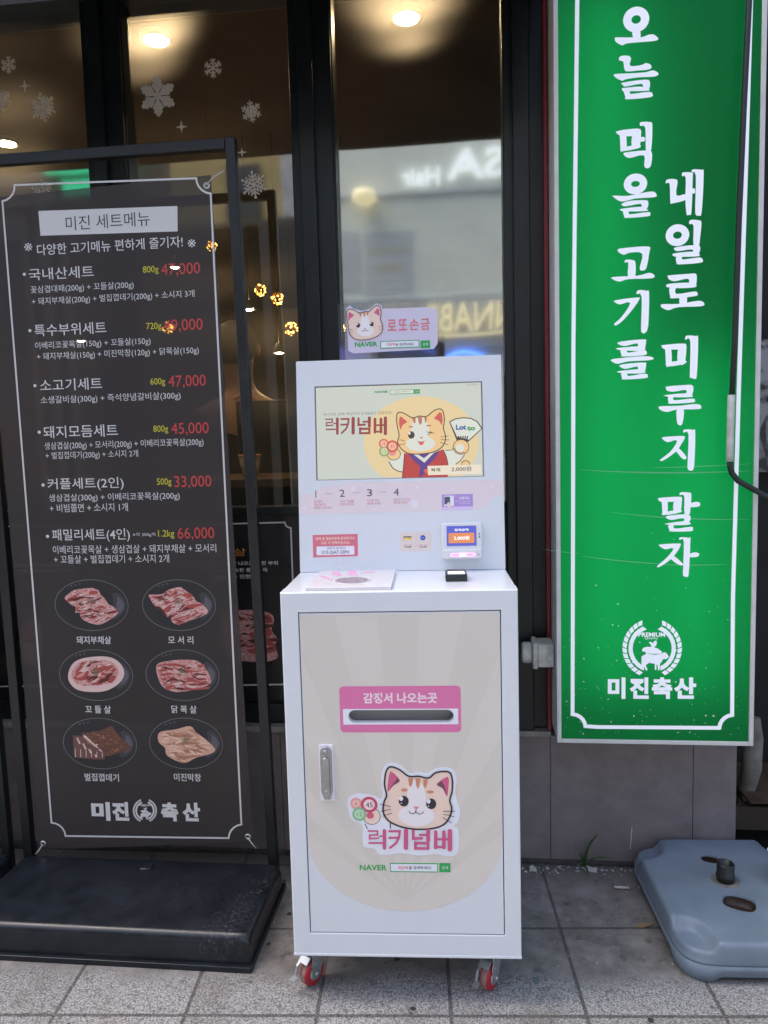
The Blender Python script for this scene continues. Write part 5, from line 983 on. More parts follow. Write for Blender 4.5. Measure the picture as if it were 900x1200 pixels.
  ('p','glow',1.75,2,[(0.609,2.3356),(0.6158,2.3422),(0.6353,2.3413),(0.6432,2.3321),(0.6403,2.3151),(0.6695,2.3157),(0.678,2.3193),(0.6889,2.3165),(0.6958,2.3079),(0.6878,2.2999),(0.6574,2.2994),(0.6306,2.2996),(0.6232,2.3069),(0.6203,2.3251),(0.6115,2.3282)]),
  ('p','glow',2.0,2,[(0.5976,2.2974),(0.6355,2.2968),(0.6769,2.296),(0.6987,2.2995),(0.7133,2.2898),(0.7037,2.281),(0.6599,2.282),(0.6282,2.2797),(0.6189,2.2765),(0.6008,2.2866)]),
  ('p','glow',2.25,2,[(0.6189,2.2741),(0.6721,2.2777),(0.6906,2.2729),(0.6888,2.2496),(0.6698,2.2517),(0.6693,2.265),(0.6283,2.2614),(0.6197,2.2659)]),
  ('p','glow',2.5,2,[(0.6172,2.2593),(0.6283,2.2609),(0.6686,2.2607),(0.6888,2.2515),(0.6869,2.2464),(0.6405,2.2484),(0.6209,2.2499)]),
  ('p','glow',1.0,2,[(0.6222,2.2529),(0.641,2.2515),(0.6423,2.2442),(0.6881,2.2463),(0.6986,2.2387),(0.6918,2.2296),(0.6308,2.2289),(0.6259,2.237)]),
  ('p','glow',1.25,2,[(0.6035,2.1502),(0.6126,2.152),(0.6286,2.1484),(0.6324,2.1056),(0.6201,2.0961),(0.6139,2.0995),(0.6114,2.1382),(0.6045,2.1428)]),
  ('p','glow',1.5,2,[(0.604,2.1514),(0.6593,2.1548),(0.6696,2.1456),(0.663,2.1339),(0.6163,2.1364)]),
  ('p','glow',1.75,2,[(0.6458,2.1412),(0.6684,2.1456),(0.6644,2.1034),(0.6435,2.1073)]),
  ('p','glow',2.0,2,[(0.6164,2.1079),(0.6631,2.1132),(0.6685,2.1068),(0.6607,2.1012),(0.6201,2.0966)]),
  ('p','glow',2.25,2,[(0.6606,2.1304),(0.6777,2.1312),(0.6778,2.1183),(0.6606,2.1195)]),
  ('p','glow',2.5,2,[(0.6634,2.1666),(0.669,2.1706),(0.691,2.169),(0.6984,2.1593),(0.6963,2.0988),(0.6877,2.0933),(0.6791,2.0987),(0.6776,2.1535),(0.6654,2.158)]),
  ('p','glow',1.0,2,[(0.6214,2.0917),(0.6287,2.0956),(0.6755,2.0973),(0.6968,2.0922),(0.6965,2.0598),(0.6892,2.0488),(0.6794,2.0499),(0.6752,2.0588),(0.6743,2.0827),(0.6399,2.0777),(0.6263,2.0835)]),
  ('e','glow',1,0.0192,[0.6542,2.0111,0.0306,0.027,0]),
  ('p','glow',1.5,2,[(0.595,1.9857),(0.634,1.9828),(0.6834,1.9896),(0.7031,1.9889),(0.711,1.9786),(0.7032,1.9722),(0.6539,1.9717),(0.6187,1.966),(0.5988,1.9771)]),
  ('p','glow',1.75,2,[(0.6172,1.9621),(0.6365,1.9691),(0.6736,1.9693),(0.6885,1.9647),(0.6861,1.9451),(0.6688,1.9461),(0.6675,1.9573),(0.6292,1.953),(0.6187,1.9566)]),
  ('p','glow',2.0,2,[(0.6155,1.9493),(0.6688,1.9523),(0.6866,1.9438),(0.6837,1.9378),(0.6366,1.9391),(0.618,1.9417)]),
  ('p','glow',2.25,2,[(0.6212,1.9428),(0.6391,1.9425),(0.6404,1.9342),(0.6886,1.9375),(0.6941,1.9303),(0.6874,1.9235),(0.6292,1.9227),(0.6238,1.9285)]),
  ('p','glow',2.5,2,[(0.6071,1.8416),(0.615,1.8459),(0.6722,1.8482),(0.6937,1.8448),(0.6928,1.8306),(0.6851,1.7896),(0.6741,1.7818),(0.6645,1.789),(0.6716,1.8269),(0.6405,1.8308),(0.624,1.826),(0.6093,1.8344)]),
  ('p','glow',1.0,2,[(0.6253,1.8087),(0.6294,1.8155),(0.6501,1.8131),(0.6565,1.8038),(0.6551,1.7687),(0.6344,1.7698),(0.6349,1.805),(0.6272,1.8047)]),
  ('p','glow',1.25,2,[(0.5938,1.7712),(0.6598,1.7717),(0.6915,1.7778),(0.7061,1.7694),(0.698,1.7602),(0.6376,1.761),(0.6146,1.7557),(0.597,1.7614)]),
  ('p','glow',1.5,2,[(0.6003,1.7087),(0.6601,1.7139),(0.6671,1.7072),(0.6474,1.6784),(0.6219,1.6504),(0.6042,1.6389),(0.5981,1.6456),(0.6187,1.6642),(0.6403,1.6987),(0.6154,1.6947),(0.6025,1.6999)]),
  ('p','glow',1.75,2,[(0.6568,1.7269),(0.6648,1.7336),(0.6854,1.7304),(0.6925,1.723),(0.6907,1.6351),(0.6813,1.6154),(0.6726,1.6171),(0.6691,1.6296),(0.6703,1.7134),(0.6585,1.7198)]),
  ('p','glow',2.0,2,[(0.6075,1.5948),(0.6285,1.5988),(0.6797,1.6012),(0.6852,1.5932),(0.6799,1.5733),(0.6591,1.5747),(0.6606,1.5884),(0.6285,1.5825),(0.6108,1.5875)]),
  ('p','glow',2.25,2,[(0.606,1.5802),(0.6606,1.5828),(0.6815,1.5787),(0.6783,1.5691),(0.6382,1.5691),(0.6086,1.5735)]),
  ('p','glow',2.5,2,[(0.6156,1.5739),(0.635,1.5741),(0.6366,1.5668),(0.6783,1.5723),(0.6876,1.5638),(0.6784,1.5554),(0.6215,1.5544),(0.6173,1.5601)]),
  ('p','glow',1.0,2,[(0.5892,1.5481),(0.606,1.5524),(0.6832,1.5559),(0.7056,1.5485),(0.6929,1.5415),(0.6383,1.5406),(0.6077,1.5352),(0.5925,1.5424)]),
  ('p','glow',1.25,2,[(0.6125,1.5324),(0.6286,1.5367),(0.6801,1.5387),(0.6856,1.5313),(0.6802,1.5112),(0.6593,1.5127),(0.6609,1.5257),(0.6287,1.5204),(0.6141,1.5275)]),
  ('p','glow',1.5,2,[(0.6087,1.5172),(0.6609,1.5208),(0.6818,1.5167),(0.6786,1.5074),(0.6384,1.5075),(0.6119,1.5111)]),
  ('p','glow',1.75,2,[(0.6174,1.5109),(0.6368,1.5119),(0.6378,1.5036),(0.6818,1.5086),(0.6905,1.5001),(0.6819,1.4932),(0.6233,1.492),(0.6191,1.4977)]),
  ('p','glow',2.0,2,[(0.7313,2.0112),(0.736,2.0185),(0.7562,2.0184),(0.7646,2.0102),(0.7614,1.9759),(0.784,1.978),(0.7853,1.9608),(0.7508,1.9533),(0.7436,1.9573),(0.7413,2.0046),(0.7325,2.0051)]),
  ('p','glow',2.25,2,[(0.7728,2.03),(0.7775,2.0344),(0.8,2.0322),(0.803,2.0221),(0.8011,1.9292),(0.7941,1.9215),(0.7857,1.9241),(0.7822,1.9638),(0.7824,2.0186),(0.774,2.0211)]),
  ('p','glow',2.5,2,[(0.7993,1.9902),(0.8088,1.9896),(0.8089,1.9765),(0.7994,1.9771)]),
  ('p','glow',1.0,2,[(0.7976,2.0355),(0.8023,2.0404),(0.8248,2.0377),(0.8312,2.0285),(0.8273,1.9276),(0.8191,1.9176),(0.8102,1.9203),(0.8077,1.9384),(0.8084,2.0217),(0.7988,2.0314)]),
  ('p','glow',1.25,2,[(0.7923,1.9033),(0.7977,1.9102),(0.8192,1.9082),(0.8269,1.9001),(0.8233,1.8559),(0.82,1.8399),(0.8044,1.8436),(0.8039,1.893),(0.7943,1.8967)]),
  ('p','glow',1.5,2,[(0.7549,1.8391),(0.7733,1.8429),(0.8068,1.844),(0.824,1.839),(0.8202,1.8182),(0.8023,1.8196),(0.8022,1.8305),(0.7663,1.8281),(0.7562,1.8318)]),
  ('p','glow',1.75,2,[(0.7531,1.8247),(0.8022,1.8276),(0.8219,1.8198),(0.8191,1.8122),(0.7808,1.8123),(0.7556,1.8148)]),
  ('p','glow',2.0,2,[(0.7599,1.8146),(0.7784,1.8148),(0.7789,1.8082),(0.8215,1.8113),(0.8316,1.8023),(0.8241,1.7945),(0.7678,1.7931),(0.7613,1.7987)]),
  ('e','glow',1,0.0191,[0.764,1.8712,0.0306,0.0285,0]),
  ('p','glow',2.5,2,[(0.7387,1.7641),(0.7415,1.7681),(0.7956,1.7698),(0.8112,1.7694),(0.8166,1.7602),(0.8128,1.7341),(0.7924,1.7358),(0.7929,1.7541),(0.7574,1.7493),(0.7412,1.7562)]),
  ('p','glow',1.0,2,[(0.7353,1.7381),(0.7405,1.7457),(0.7935,1.7467),(0.8144,1.7396),(0.8104,1.7308),(0.7672,1.7305),(0.7377,1.7348)]),
  ('p','glow',1.25,2,[(0.7435,1.735),(0.7623,1.7349),(0.7629,1.7184),(0.8105,1.7227),(0.8188,1.715),(0.8119,1.7075),(0.7529,1.7042),(0.7451,1.7112)]),
  ('p','glow',1.5,2,[(0.7709,1.7137),(0.7902,1.7127),(0.7893,1.6834),(0.7712,1.6842)]),
  ('p','glow',1.75,2,[(0.7211,1.6866),(0.7252,1.693),(0.7699,1.6917),(0.8216,1.6976),(0.8366,1.6886),(0.8278,1.6799),(0.7676,1.6802),(0.7423,1.6733),(0.7236,1.6815)]),
  ('p','glow',2.0,2,[(0.7248,1.5796),(0.7491,1.5791),(0.7531,1.5343),(0.7435,1.5229),(0.7361,1.5262),(0.7326,1.5711),(0.726,1.5739)]),
  ('p','glow',2.25,2,[(0.7248,1.5789),(0.7272,1.5835),(0.783,1.5857),(0.7908,1.5787),(0.7868,1.5677),(0.7346,1.5693)]),
  ('p','glow',2.5,2,[(0.7686,1.5759),(0.7904,1.5787),(0.786,1.5288),(0.7665,1.5337)]),
  ('p','glow',1.0,2,[(0.7373,1.5349),(0.7859,1.5405),(0.7877,1.5292),(0.7442,1.5229)]),
  ('p','glow',1.25,2,[(0.7853,1.5987),(0.7901,1.6064),(0.8142,1.6041),(0.822,1.5959),(0.8195,1.4969),(0.8131,1.4872),(0.8022,1.4906),(0.7984,1.499),(0.7987,1.5895),(0.7866,1.592)]),
  ('p','glow',1.5,2,[(0.736,1.4655),(0.7398,1.4716),(0.7904,1.474),(0.8061,1.4728),(0.8111,1.4629),(0.8064,1.4435),(0.7884,1.4457),(0.7894,1.4579),(0.7569,1.4539),(0.7395,1.458)]),
  ('p','glow',1.75,2,[(0.7328,1.4478),(0.7884,1.4515),(0.808,1.4446),(0.8054,1.4384),(0.7638,1.4387),(0.7362,1.4424)]),
  ('p','glow',2.0,2,[(0.7423,1.4426),(0.7592,1.4421),(0.7598,1.4337),(0.8087,1.4365),(0.8149,1.4294),(0.8089,1.4233),(0.7481,1.4218),(0.7431,1.4282)]),
  ('p','glow',2.25,2,[(0.7172,1.4135),(0.7221,1.4185),(0.7707,1.4181),(0.8145,1.4217),(0.8291,1.4178),(0.8319,1.4115),(0.8248,1.4048),(0.7663,1.405),(0.7415,1.3995),(0.7229,1.4052)]),
  ('p','glow',2.5,2,[(0.7652,1.4071),(0.7855,1.4065),(0.7846,1.3758),(0.7791,1.3627),(0.7701,1.3642),(0.7657,1.3741)]),
  ('p','glow',1.0,2,[(0.7268,1.3297),(0.7318,1.334),(0.7794,1.3357),(0.79,1.3314),(0.783,1.3153),(0.7651,1.29),(0.7312,1.2664),(0.722,1.2711),(0.7492,1.2927),(0.7666,1.3215),(0.7444,1.317),(0.7314,1.3232)]),
  ('p','glow',1.25,2,[(0.7605,1.299),(0.7718,1.3032),(0.7928,1.2799),(0.7918,1.2689),(0.7811,1.2715),(0.7669,1.2888)]),
  ('p','glow',1.5,2,[(0.7827,1.3468),(0.7871,1.353),(0.8108,1.3518),(0.8169,1.3447),(0.8153,1.2512),(0.8064,1.2373),(0.7973,1.2406),(0.7948,1.2564),(0.7967,1.3378),(0.7845,1.3416)]),
  ('p','glow',1.75,2,[(0.7178,1.1607),(0.7426,1.1608),(0.7454,1.1246),(0.7343,1.1153),(0.7293,1.1184),(0.7266,1.1528)]),
  ('p','glow',2.0,2,[(0.7173,1.1613),(0.7228,1.1663),(0.7772,1.1684),(0.7832,1.1626),(0.7786,1.1532),(0.7278,1.1523)]),
  ('p','glow',2.25,2,[(0.7612,1.1579),(0.7822,1.1626),(0.7789,1.1236),(0.759,1.1278)]),
  ('p','glow',2.5,2,[(0.7305,1.1244),(0.7775,1.1324),(0.7794,1.122),(0.7343,1.1153)]),
  ('p','glow',1.0,2,[(0.7742,1.1743),(0.7796,1.1807),(0.8017,1.1794),(0.8085,1.1711),(0.806,1.1262),(0.8024,1.1167),(0.7883,1.1188),(0.7871,1.1677),(0.7767,1.1699)]),
  ('p','glow',1.25,2,[(0.8045,1.1489),(0.8217,1.1534),(0.8316,1.1489),(0.8292,1.1382),(0.8047,1.1365)]),
  ('p','glow',1.5,2,[(0.7388,1.1118),(0.7504,1.1168),(0.8024,1.1178),(0.8043,1.0966),(0.7865,1.0969),(0.7864,1.1059),(0.7555,1.1012),(0.7406,1.1066)]),
  ('p','glow',1.75,2,[(0.7377,1.0937),(0.7865,1.1),(0.8056,1.0953),(0.8027,1.0876),(0.7631,1.0863),(0.7402,1.0893)]),
  ('p','glow',2.0,2,[(0.7452,1.0884),(0.7618,1.0887),(0.7649,1.0798),(0.8077,1.0841),(0.8137,1.0771),(0.8066,1.0689),(0.7533,1.0691),(0.7478,1.0754)]),
  ('p','glow',2.25,2,[(0.7207,1.0303),(0.7262,1.0359),(0.7759,1.0379),(0.7814,1.0321),(0.7737,1.0153),(0.7552,0.9915),(0.7241,0.9696),(0.7161,0.9741),(0.7414,0.9974),(0.7594,1.022),(0.7383,1.0191)]),
  ('p','glow',2.5,2,[(0.7501,0.9994),(0.7626,1.0029),(0.7864,0.9813),(0.785,0.973),(0.769,0.9783),(0.7534,0.9921)]),
  ('p','glow',1.0,2,[(0.7741,1.0491),(0.7795,1.0553),(0.803,1.0532),(0.8073,1.0461),(0.8041,0.9524),(0.798,0.941),(0.7888,0.9429),(0.7857,0.9552),(0.7871,1.0412),(0.7779,1.0447)]),
  ('p','glow',1.25,2,[(0.8035,1.0077),(0.8208,1.0127),(0.8313,1.0069),(0.8259,0.9974),(0.8036,0.9968)]),
 ],
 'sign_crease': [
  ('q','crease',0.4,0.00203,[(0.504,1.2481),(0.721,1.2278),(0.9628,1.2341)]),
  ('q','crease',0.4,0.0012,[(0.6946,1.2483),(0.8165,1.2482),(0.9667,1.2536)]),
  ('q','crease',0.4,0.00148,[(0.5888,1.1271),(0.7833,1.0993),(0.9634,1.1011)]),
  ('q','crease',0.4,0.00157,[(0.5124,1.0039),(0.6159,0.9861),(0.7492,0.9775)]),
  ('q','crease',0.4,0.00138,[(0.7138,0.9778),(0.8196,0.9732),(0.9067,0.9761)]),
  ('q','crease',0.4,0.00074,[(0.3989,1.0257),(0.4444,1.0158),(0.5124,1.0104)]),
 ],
 'sign_shop_name': [
  ('t', 'glow', 1, 0.045, ['미', 0.6076, 0.6209, 0.0491, 0.0634]),
  ('t', 'glow', 1, 0.045, ['진', 0.6703, 0.6215, 0.0531, 0.0632]),
  ('t', 'glow', 1, 0.045, ['축', 0.7331, 0.6221, 0.0562, 0.0629]),
  ('t', 'glow', 1, 0.045, ['산', 0.7962, 0.6228, 0.0605, 0.0628]),
 ],
 'sign_emblem': [
  ('p','glow',1,0,[(0.6827,0.673),(0.6838,0.6857),(0.672,0.692),(0.6716,0.678)]),
  ('p','glow',1,0,[(0.6799,0.6674),(0.6698,0.6742),(0.659,0.6659),(0.6707,0.6592)]),
  ('p','glow',1,0,[(0.671,0.6791),(0.6745,0.6912),(0.6641,0.7),(0.6611,0.6862)]),
  ('p','glow',1,0,[(0.6672,0.6742),(0.6586,0.6829),(0.6464,0.6771),(0.6567,0.6681)]),
  ('p','glow',1,0,[(0.6607,0.6875),(0.6664,0.6986),(0.6578,0.7094),(0.6524,0.6966)]),
  ('p','glow',1,0,[(0.656,0.6834),(0.6492,0.6939),(0.6362,0.6907),(0.6446,0.6797)]),
  ('p','glow',1,0,[(0.6522,0.6979),(0.6599,0.7076),(0.6535,0.7199),(0.6457,0.7085)]),
  ('p','glow',1,0,[(0.6469,0.6949),(0.6421,0.7065),(0.6288,0.7061),(0.6349,0.6936)]),
  ('p','glow',1,0,[(0.6458,0.7098),(0.6552,0.7177),(0.6512,0.7311),(0.6415,0.7216)]),
  ('p','glow',1,0,[(0.64,0.708),(0.6376,0.7204),(0.6244,0.7228),(0.6281,0.7093)]),
  ('p','glow',1,0,[(0.6418,0.7229),(0.6524,0.7286),(0.6511,0.7426),(0.6398,0.7353)]),
  ('p','glow',1,0,[(0.6358,0.7223),(0.6357,0.735),(0.6233,0.7401),(0.6243,0.7261)]),
  ('p','glow',1,0,[(0.6403,0.7365),(0.6519,0.7399),(0.6532,0.7538),(0.6407,0.7491)]),
  ('p','glow',1,0,[(0.6343,0.7372),(0.6367,0.7496),(0.6255,0.7572),(0.6238,0.7433)]),
  ('p','glow',1,0,[(0.6414,0.7501),(0.6534,0.7511),(0.6573,0.7644),(0.6442,0.7624)]),
  ('p','glow',1,0,[(0.6357,0.7521),(0.6404,0.7637),(0.6308,0.7735),(0.6266,0.7602)]),
  ('p','glow',1,0,[(0.6451,0.7633),(0.657,0.7617),(0.6634,0.7739),(0.6501,0.7747)]),
  ('p','glow',1,0,[(0.6399,0.7664),(0.6466,0.7768),(0.6391,0.7883),(0.6325,0.7762)]),
  ('p','glow',1,0,[(0.6512,0.7753),(0.6625,0.7713),(0.6711,0.7819),(0.6582,0.7855)]),
  ('p','glow',1,0,[(0.6467,0.7794),(0.6552,0.7882),(0.6501,0.8011),(0.6413,0.7907)]),
  ('p','glow',1,0,[(0.6594,0.7858),(0.6698,0.7795),(0.6802,0.7881),(0.6682,0.7943)]),
  ('p','glow',1,0,[(0.6558,0.7908),(0.6658,0.7976),(0.6632,0.8113),(0.6526,0.8029)]),
  ('p','glow',1,0,[(0.6695,0.7944),(0.6784,0.7861),(0.6902,0.7923),(0.6797,0.8008)]),
  ('p','glow',1,0,[(0.6668,0.8001),(0.6779,0.8046),(0.6779,0.8185),(0.666,0.8126)]),
  ('p','glow',1,0,[(0.7287,0.6734),(0.7396,0.6785),(0.7391,0.6925),(0.7274,0.6859)]),
  ('p','glow',1,0,[(0.7315,0.6678),(0.7407,0.6598),(0.7523,0.6666),(0.7415,0.6747)]),
  ('p','glow',1,0,[(0.7402,0.6796),(0.7499,0.6868),(0.7468,0.7004),(0.7366,0.6916)]),
  ('p','glow',1,0,[(0.744,0.6747),(0.7545,0.6688),(0.7646,0.6779),(0.7525,0.6836)]),
  ('p','glow',1,0,[(0.7503,0.6881),(0.7585,0.6972),(0.7529,0.7099),(0.7445,0.6991)]),
  ('p','glow',1,0,[(0.755,0.6841),(0.7664,0.6805),(0.7745,0.6915),(0.7616,0.6946)]),
  ('p','glow',1,0,[(0.7586,0.6985),(0.7649,0.7092),(0.757,0.7204),(0.7509,0.7081)]),
  ('p','glow',1,0,[(0.7639,0.6956),(0.7757,0.6945),(0.7816,0.707),(0.7684,0.7072)]),
  ('p','glow',1,0,[(0.7648,0.7105),(0.7689,0.7222),(0.7591,0.7316),(0.7554,0.7182)]),
  ('p','glow',1,0,[(0.7705,0.7087),(0.7823,0.7101),(0.7857,0.7236),(0.7728,0.7211)]),
  ('p','glow',1,0,[(0.7686,0.7235),(0.7704,0.7358),(0.7591,0.743),(0.758,0.7291)]),
  ('p','glow',1,0,[(0.7745,0.723),(0.7858,0.7268),(0.7866,0.7407),(0.7744,0.7355)]),
  ('p','glow',1,0,[(0.7699,0.737),(0.7694,0.7495),(0.7569,0.7542),(0.7584,0.7403)]),
  ('p','glow',1,0,[(0.7758,0.7378),(0.786,0.7439),(0.7842,0.7577),(0.7733,0.75)]),
  ('p','glow',1,0,[(0.7686,0.7505),(0.7657,0.7627),(0.7527,0.7647),(0.7568,0.7514)]),
  ('p','glow',1,0,[(0.7742,0.7525),(0.7831,0.7607),(0.7788,0.7738),(0.7695,0.764)]),
  ('p','glow',1,0,[(0.7648,0.7636),(0.7597,0.7749),(0.7466,0.7741),(0.7531,0.7619)]),
  ('p','glow',1,0,[(0.7699,0.7667),(0.7771,0.7765),(0.7704,0.7885),(0.7632,0.777)]),
  ('p','glow',1,0,[(0.7587,0.7755),(0.7516,0.7856),(0.7389,0.782),(0.7475,0.7715)]),
  ('p','glow',1,0,[(0.7631,0.7796),(0.7683,0.7908),(0.7595,0.8012),(0.7545,0.7883)]),
  ('p','glow',1,0,[(0.7504,0.786),(0.7416,0.7944),(0.7298,0.7882),(0.7402,0.7796)]),
  ('p','glow',1,0,[(0.754,0.7909),(0.757,0.803),(0.7464,0.8113),(0.744,0.7977)]),
  ('p','glow',1,0,[(0.7404,0.7945),(0.7301,0.8009),(0.7198,0.7924),(0.7316,0.7862)]),
  ('p','glow',1,0,[(0.7429,0.8001),(0.7436,0.8126),(0.7317,0.8185),(0.7318,0.8046)]),
  ('p','glow',1,0,[(0.676,0.714),(0.6851,0.7194),(0.6902,0.722),(0.7139,0.7192),(0.7307,0.7222),(0.7374,0.7268),(0.7442,0.7244),(0.751,0.7137),(0.7443,0.7065),(0.7359,0.7072),(0.7309,0.6982),(0.7269,0.6928),(0.726,0.6749),(0.7216,0.6742),(0.7202,0.6892),(0.7174,0.691),(0.7169,0.6749),(0.7128,0.6755),(0.7127,0.6927),(0.6971,0.6955),(0.6876,0.689),(0.6932,0.6747),(0.6888,0.6729),(0.6822,0.6872),(0.683,0.6746),(0.6782,0.6753),(0.6761,0.6925)]),
  ('p','glow',1,0,[(0.6773,0.7326),(0.6806,0.7391),(0.6901,0.742),(0.707,0.7417),(0.7205,0.7374),(0.7324,0.7279),(0.7307,0.7236),(0.7274,0.7221),(0.7037,0.722),(0.6885,0.7227),(0.6844,0.7291),(0.6793,0.7276)]),
  ('p','glow',1,0,[(0.6961,0.7552),(0.7008,0.757),(0.7062,0.7527),(0.7109,0.7588),(0.7163,0.7606),(0.7184,0.7535),(0.7157,0.7456),(0.7104,0.741),(0.7036,0.742),(0.7002,0.7491)]),
  ('t', 'glow', 1, 0.03, ['PREMIUM', 0.7038, 0.7773, 0.0732, 0.0128]),
  ('t', 'glow', 1, 0.0, ['Quality', 0.7027, 0.7666, 0.0371, 0.0092]),
 ],
 'sign_border': [
  ('l','glow',1,0.0109,[(0.5022,2.6184),(0.5029,2.491),(0.4899,1.6022),(0.484,0.5446),(0.4839,0.5421),(0.4948,0.5401),(0.5045,0.5351),(0.5123,0.5274),(0.5176,0.5178),(0.52,0.507),(0.5537,0.505),(0.8908,0.5079),(0.8929,0.5193),(0.8978,0.5295),(0.9053,0.5377),(0.9146,0.5433),(0.9249,0.5458),(0.922,0.8834),(0.9285,1.4703),(0.9367,2.0271),(0.9422,2.4524),(0.9442,2.5767)]),
 ],
 'flakes': [
  (0,-1.2319,2.5642,0.0286),
  (3,-1.1824,2.4959,0.02),
  (1,-1.266,2.4608,0.0374),
  (2,-1.1272,2.4272,0.0427),
  (4,-0.7466,2.4321,0.0604),
  (0,-0.5649,2.5012,0.031),
  (3,-0.6746,2.3354,0.0192),
  (1,-0.4497,2.3647,0.0349),
  (2,-0.4512,2.1469,0.0406),
  (3,-0.4848,2.2459,0.0163),
  (2,-1.1433,2.1668,0.0404),
 ],
 'poster_line': [
  ('l','bwhite',1,0.0047,[(-0.7716,0.9882),(-0.766,1.0888),(-0.3895,1.0929),(-0.3895,1.0929),(-0.3886,1.0871),(-0.3858,1.0819),(-0.3816,1.078),(-0.3764,1.0755),(-0.3708,1.0749),(-0.3711,0.8511),(-0.3724,0.598),(-0.3731,0.5809),(-0.3787,0.5788),(-0.3835,0.5755),(-0.3873,0.5711),(-0.3898,0.5661),(-0.3908,0.5608),(-0.7662,0.5514),(-0.7542,0.988)]),
  ('l','bwhite',1,0.004,[[-1.5409,1.0943],[-1.034,1.0927],[-1.0273,1.0587],[-1.0214,0.5518],[-1.5257,0.5409]]),
 ],
 'poster_text': [
  ('t', 'borange', 1, 0.0, ['꽃목살', -0.5865, 0.9987, 0.1288, 0.0252]),
  ('t', 'bwhite', 1, 0.02, ['한 마리에서 소량만 나오는 귀한 부위', -0.5622, 0.9617, 0.2894, 0.0137]),
  ('t', 'bwhite', 1, 0.02, ['쫄깃하고 고소한 풍미 가득', -0.5531, 0.9395, 0.2015, 0.0137]),
  ('t', 'bwhite', 1, 0.02, ['씹을수록 진한 맛', -0.5581, 0.9183, 0.1503, 0.0137]),
  ('t', 'borange', 1, 0.0, ['특수부위', -1.2216, 1.0032, 0.1477, 0.026]),
  ('t', 'bwhite', 1, 0.02, ['돼지 특유의 담백하고', -1.2168, 0.9619, 0.2002, 0.0141]),
  ('t', 'bwhite', 1, 0.02, ['진한 육즙이 고소한 부위', -1.2142, 0.9414, 0.181, 0.0141]),
 ],
 'poster_meat': [
  ('p','meat_a',1,1,[(-0.607,0.7921),(-0.5307,0.808),(-0.456,0.7994),(-0.4378,0.776),(-0.4477,0.742),(-0.4297,0.7122),(-0.4392,0.6887),(-0.4323,0.648),(-0.4952,0.6348),(-0.5813,0.6472),(-0.6113,0.7009)]),
  ('p','meat_red',2,1,[(-0.5206,0.792),(-0.4563,0.792),(-0.4468,0.7654),(-0.5108,0.7707)]),
  ('p','meat_red',2,1,[(-0.5176,0.7387),(-0.4581,0.7494),(-0.4507,0.7228),(-0.5134,0.712)]),
  ('p','meat_red',2,1,[(-0.5252,0.6905),(-0.4494,0.7014),(-0.44,0.6694),(-0.521,0.6637)]),
  ('p','meat_dark',3,1,[(-0.5274,0.76),(-0.4449,0.7601),(-0.4453,0.7505),(-0.5247,0.7483)]),
  ('p','meat_dark',3,1,[(-0.5297,0.7087),(-0.4328,0.7143),(-0.4333,0.7036),(-0.527,0.6969)]),
  ('q','meat_fat',4,0.0046,[(-0.5787,0.7344),(-0.5493,0.7332),(-0.5199,0.7333)]),
  ('q','meat_red',4,0.0029,[(-0.5701,0.7033),(-0.5465,0.6975),(-0.5292,0.7157)]),
  ('q','meat_dark',4,0.0032,[(-0.5888,0.763),(-0.5581,0.7945),(-0.522,0.7728)]),
  ('q','meat_pink',4,0.0027,[(-0.5486,0.6866),(-0.5279,0.6755),(-0.505,0.6835)]),
  ('q','meat_fat',4,0.0057,[(-0.6062,0.7339),(-0.5837,0.7507),(-0.5649,0.7316)]),
  ('q','meat_red',4,0.0041,[(-0.5232,0.7583),(-0.4983,0.7611),(-0.4863,0.7399)]),
  ('q','meat_dark',4,0.0058,[(-0.4999,0.6876),(-0.4718,0.6833),(-0.4435,0.6809)]),
  ('q','meat_pink',4,0.0051,[(-0.5576,0.7257),(-0.5459,0.7015),(-0.5184,0.701)]),
  ('q','meat_fat',4,0.0035,[(-0.586,0.7394),(-0.5556,0.7463),(-0.5263,0.7383)]),
  ('q','meat_red',4,0.0022,[(-0.5282,0.7965),(-0.5111,0.7835),(-0.491,0.7932)]),
  ('q','meat_dark',4,0.0059,[(-0.5671,0.734),(-0.5687,0.7071),(-0.5419,0.7036)]),
  ('q','meat_pink',4,0.0022,[(-0.5741,0.7965),(-0.5416,0.803),(-0.5325,0.7722)]),
  ('q','meat_fat',4,0.0032,[(-0.5103,0.6879),(-0.4869,0.6973),(-0.4633,0.6913)]),
  ('q','meat_red',4,0.0047,[(-0.563,0.7346),(-0.5423,0.747),(-0.5214,0.7368)]),
  ('q','meat_dark',4,0.0053,[(-0.5808,0.788),(-0.5619,0.7974),(-0.5497,0.7813)]),
  ('q','meat_pink',4,0.0031,[(-0.5391,0.7893),(-0.5186,0.7891),(-0.5035,0.7759)]),
  ('q','meat_fat',4,0.0049,[(-0.5526,0.7596),(-0.5422,0.7442),(-0.5234,0.7484)]),
  ('q','meat_red',4,0.003,[(-0.5504,0.7988),(-0.5198,0.786),(-0.4863,0.7919)]),
  ('q','meat_dark',4,0.0034,[(-0.4957,0.7037),(-0.4739,0.6935),(-0.4536,0.7079)]),
  ('q','meat_pink',4,0.0025,[(-0.5843,0.7438),(-0.5505,0.7568),(-0.5187,0.7425)]),
  ('q','meat_fat',4,0.0056,[(-0.5052,0.7229),(-0.4883,0.6958),(-0.4587,0.6832)]),
  ('q','meat_red',4,0.0025,[(-0.5872,0.7178),(-0.5639,0.7232),(-0.5411,0.7183)]),
  ('q','meat_dark',4,0.0031,[(-0.5406,0.7544),(-0.5261,0.7402),(-0.5057,0.7449)]),
  ('q','meat_pink',4,0.0029,[(-0.591,0.7504),(-0.5647,0.761),(-0.5425,0.7454)]),
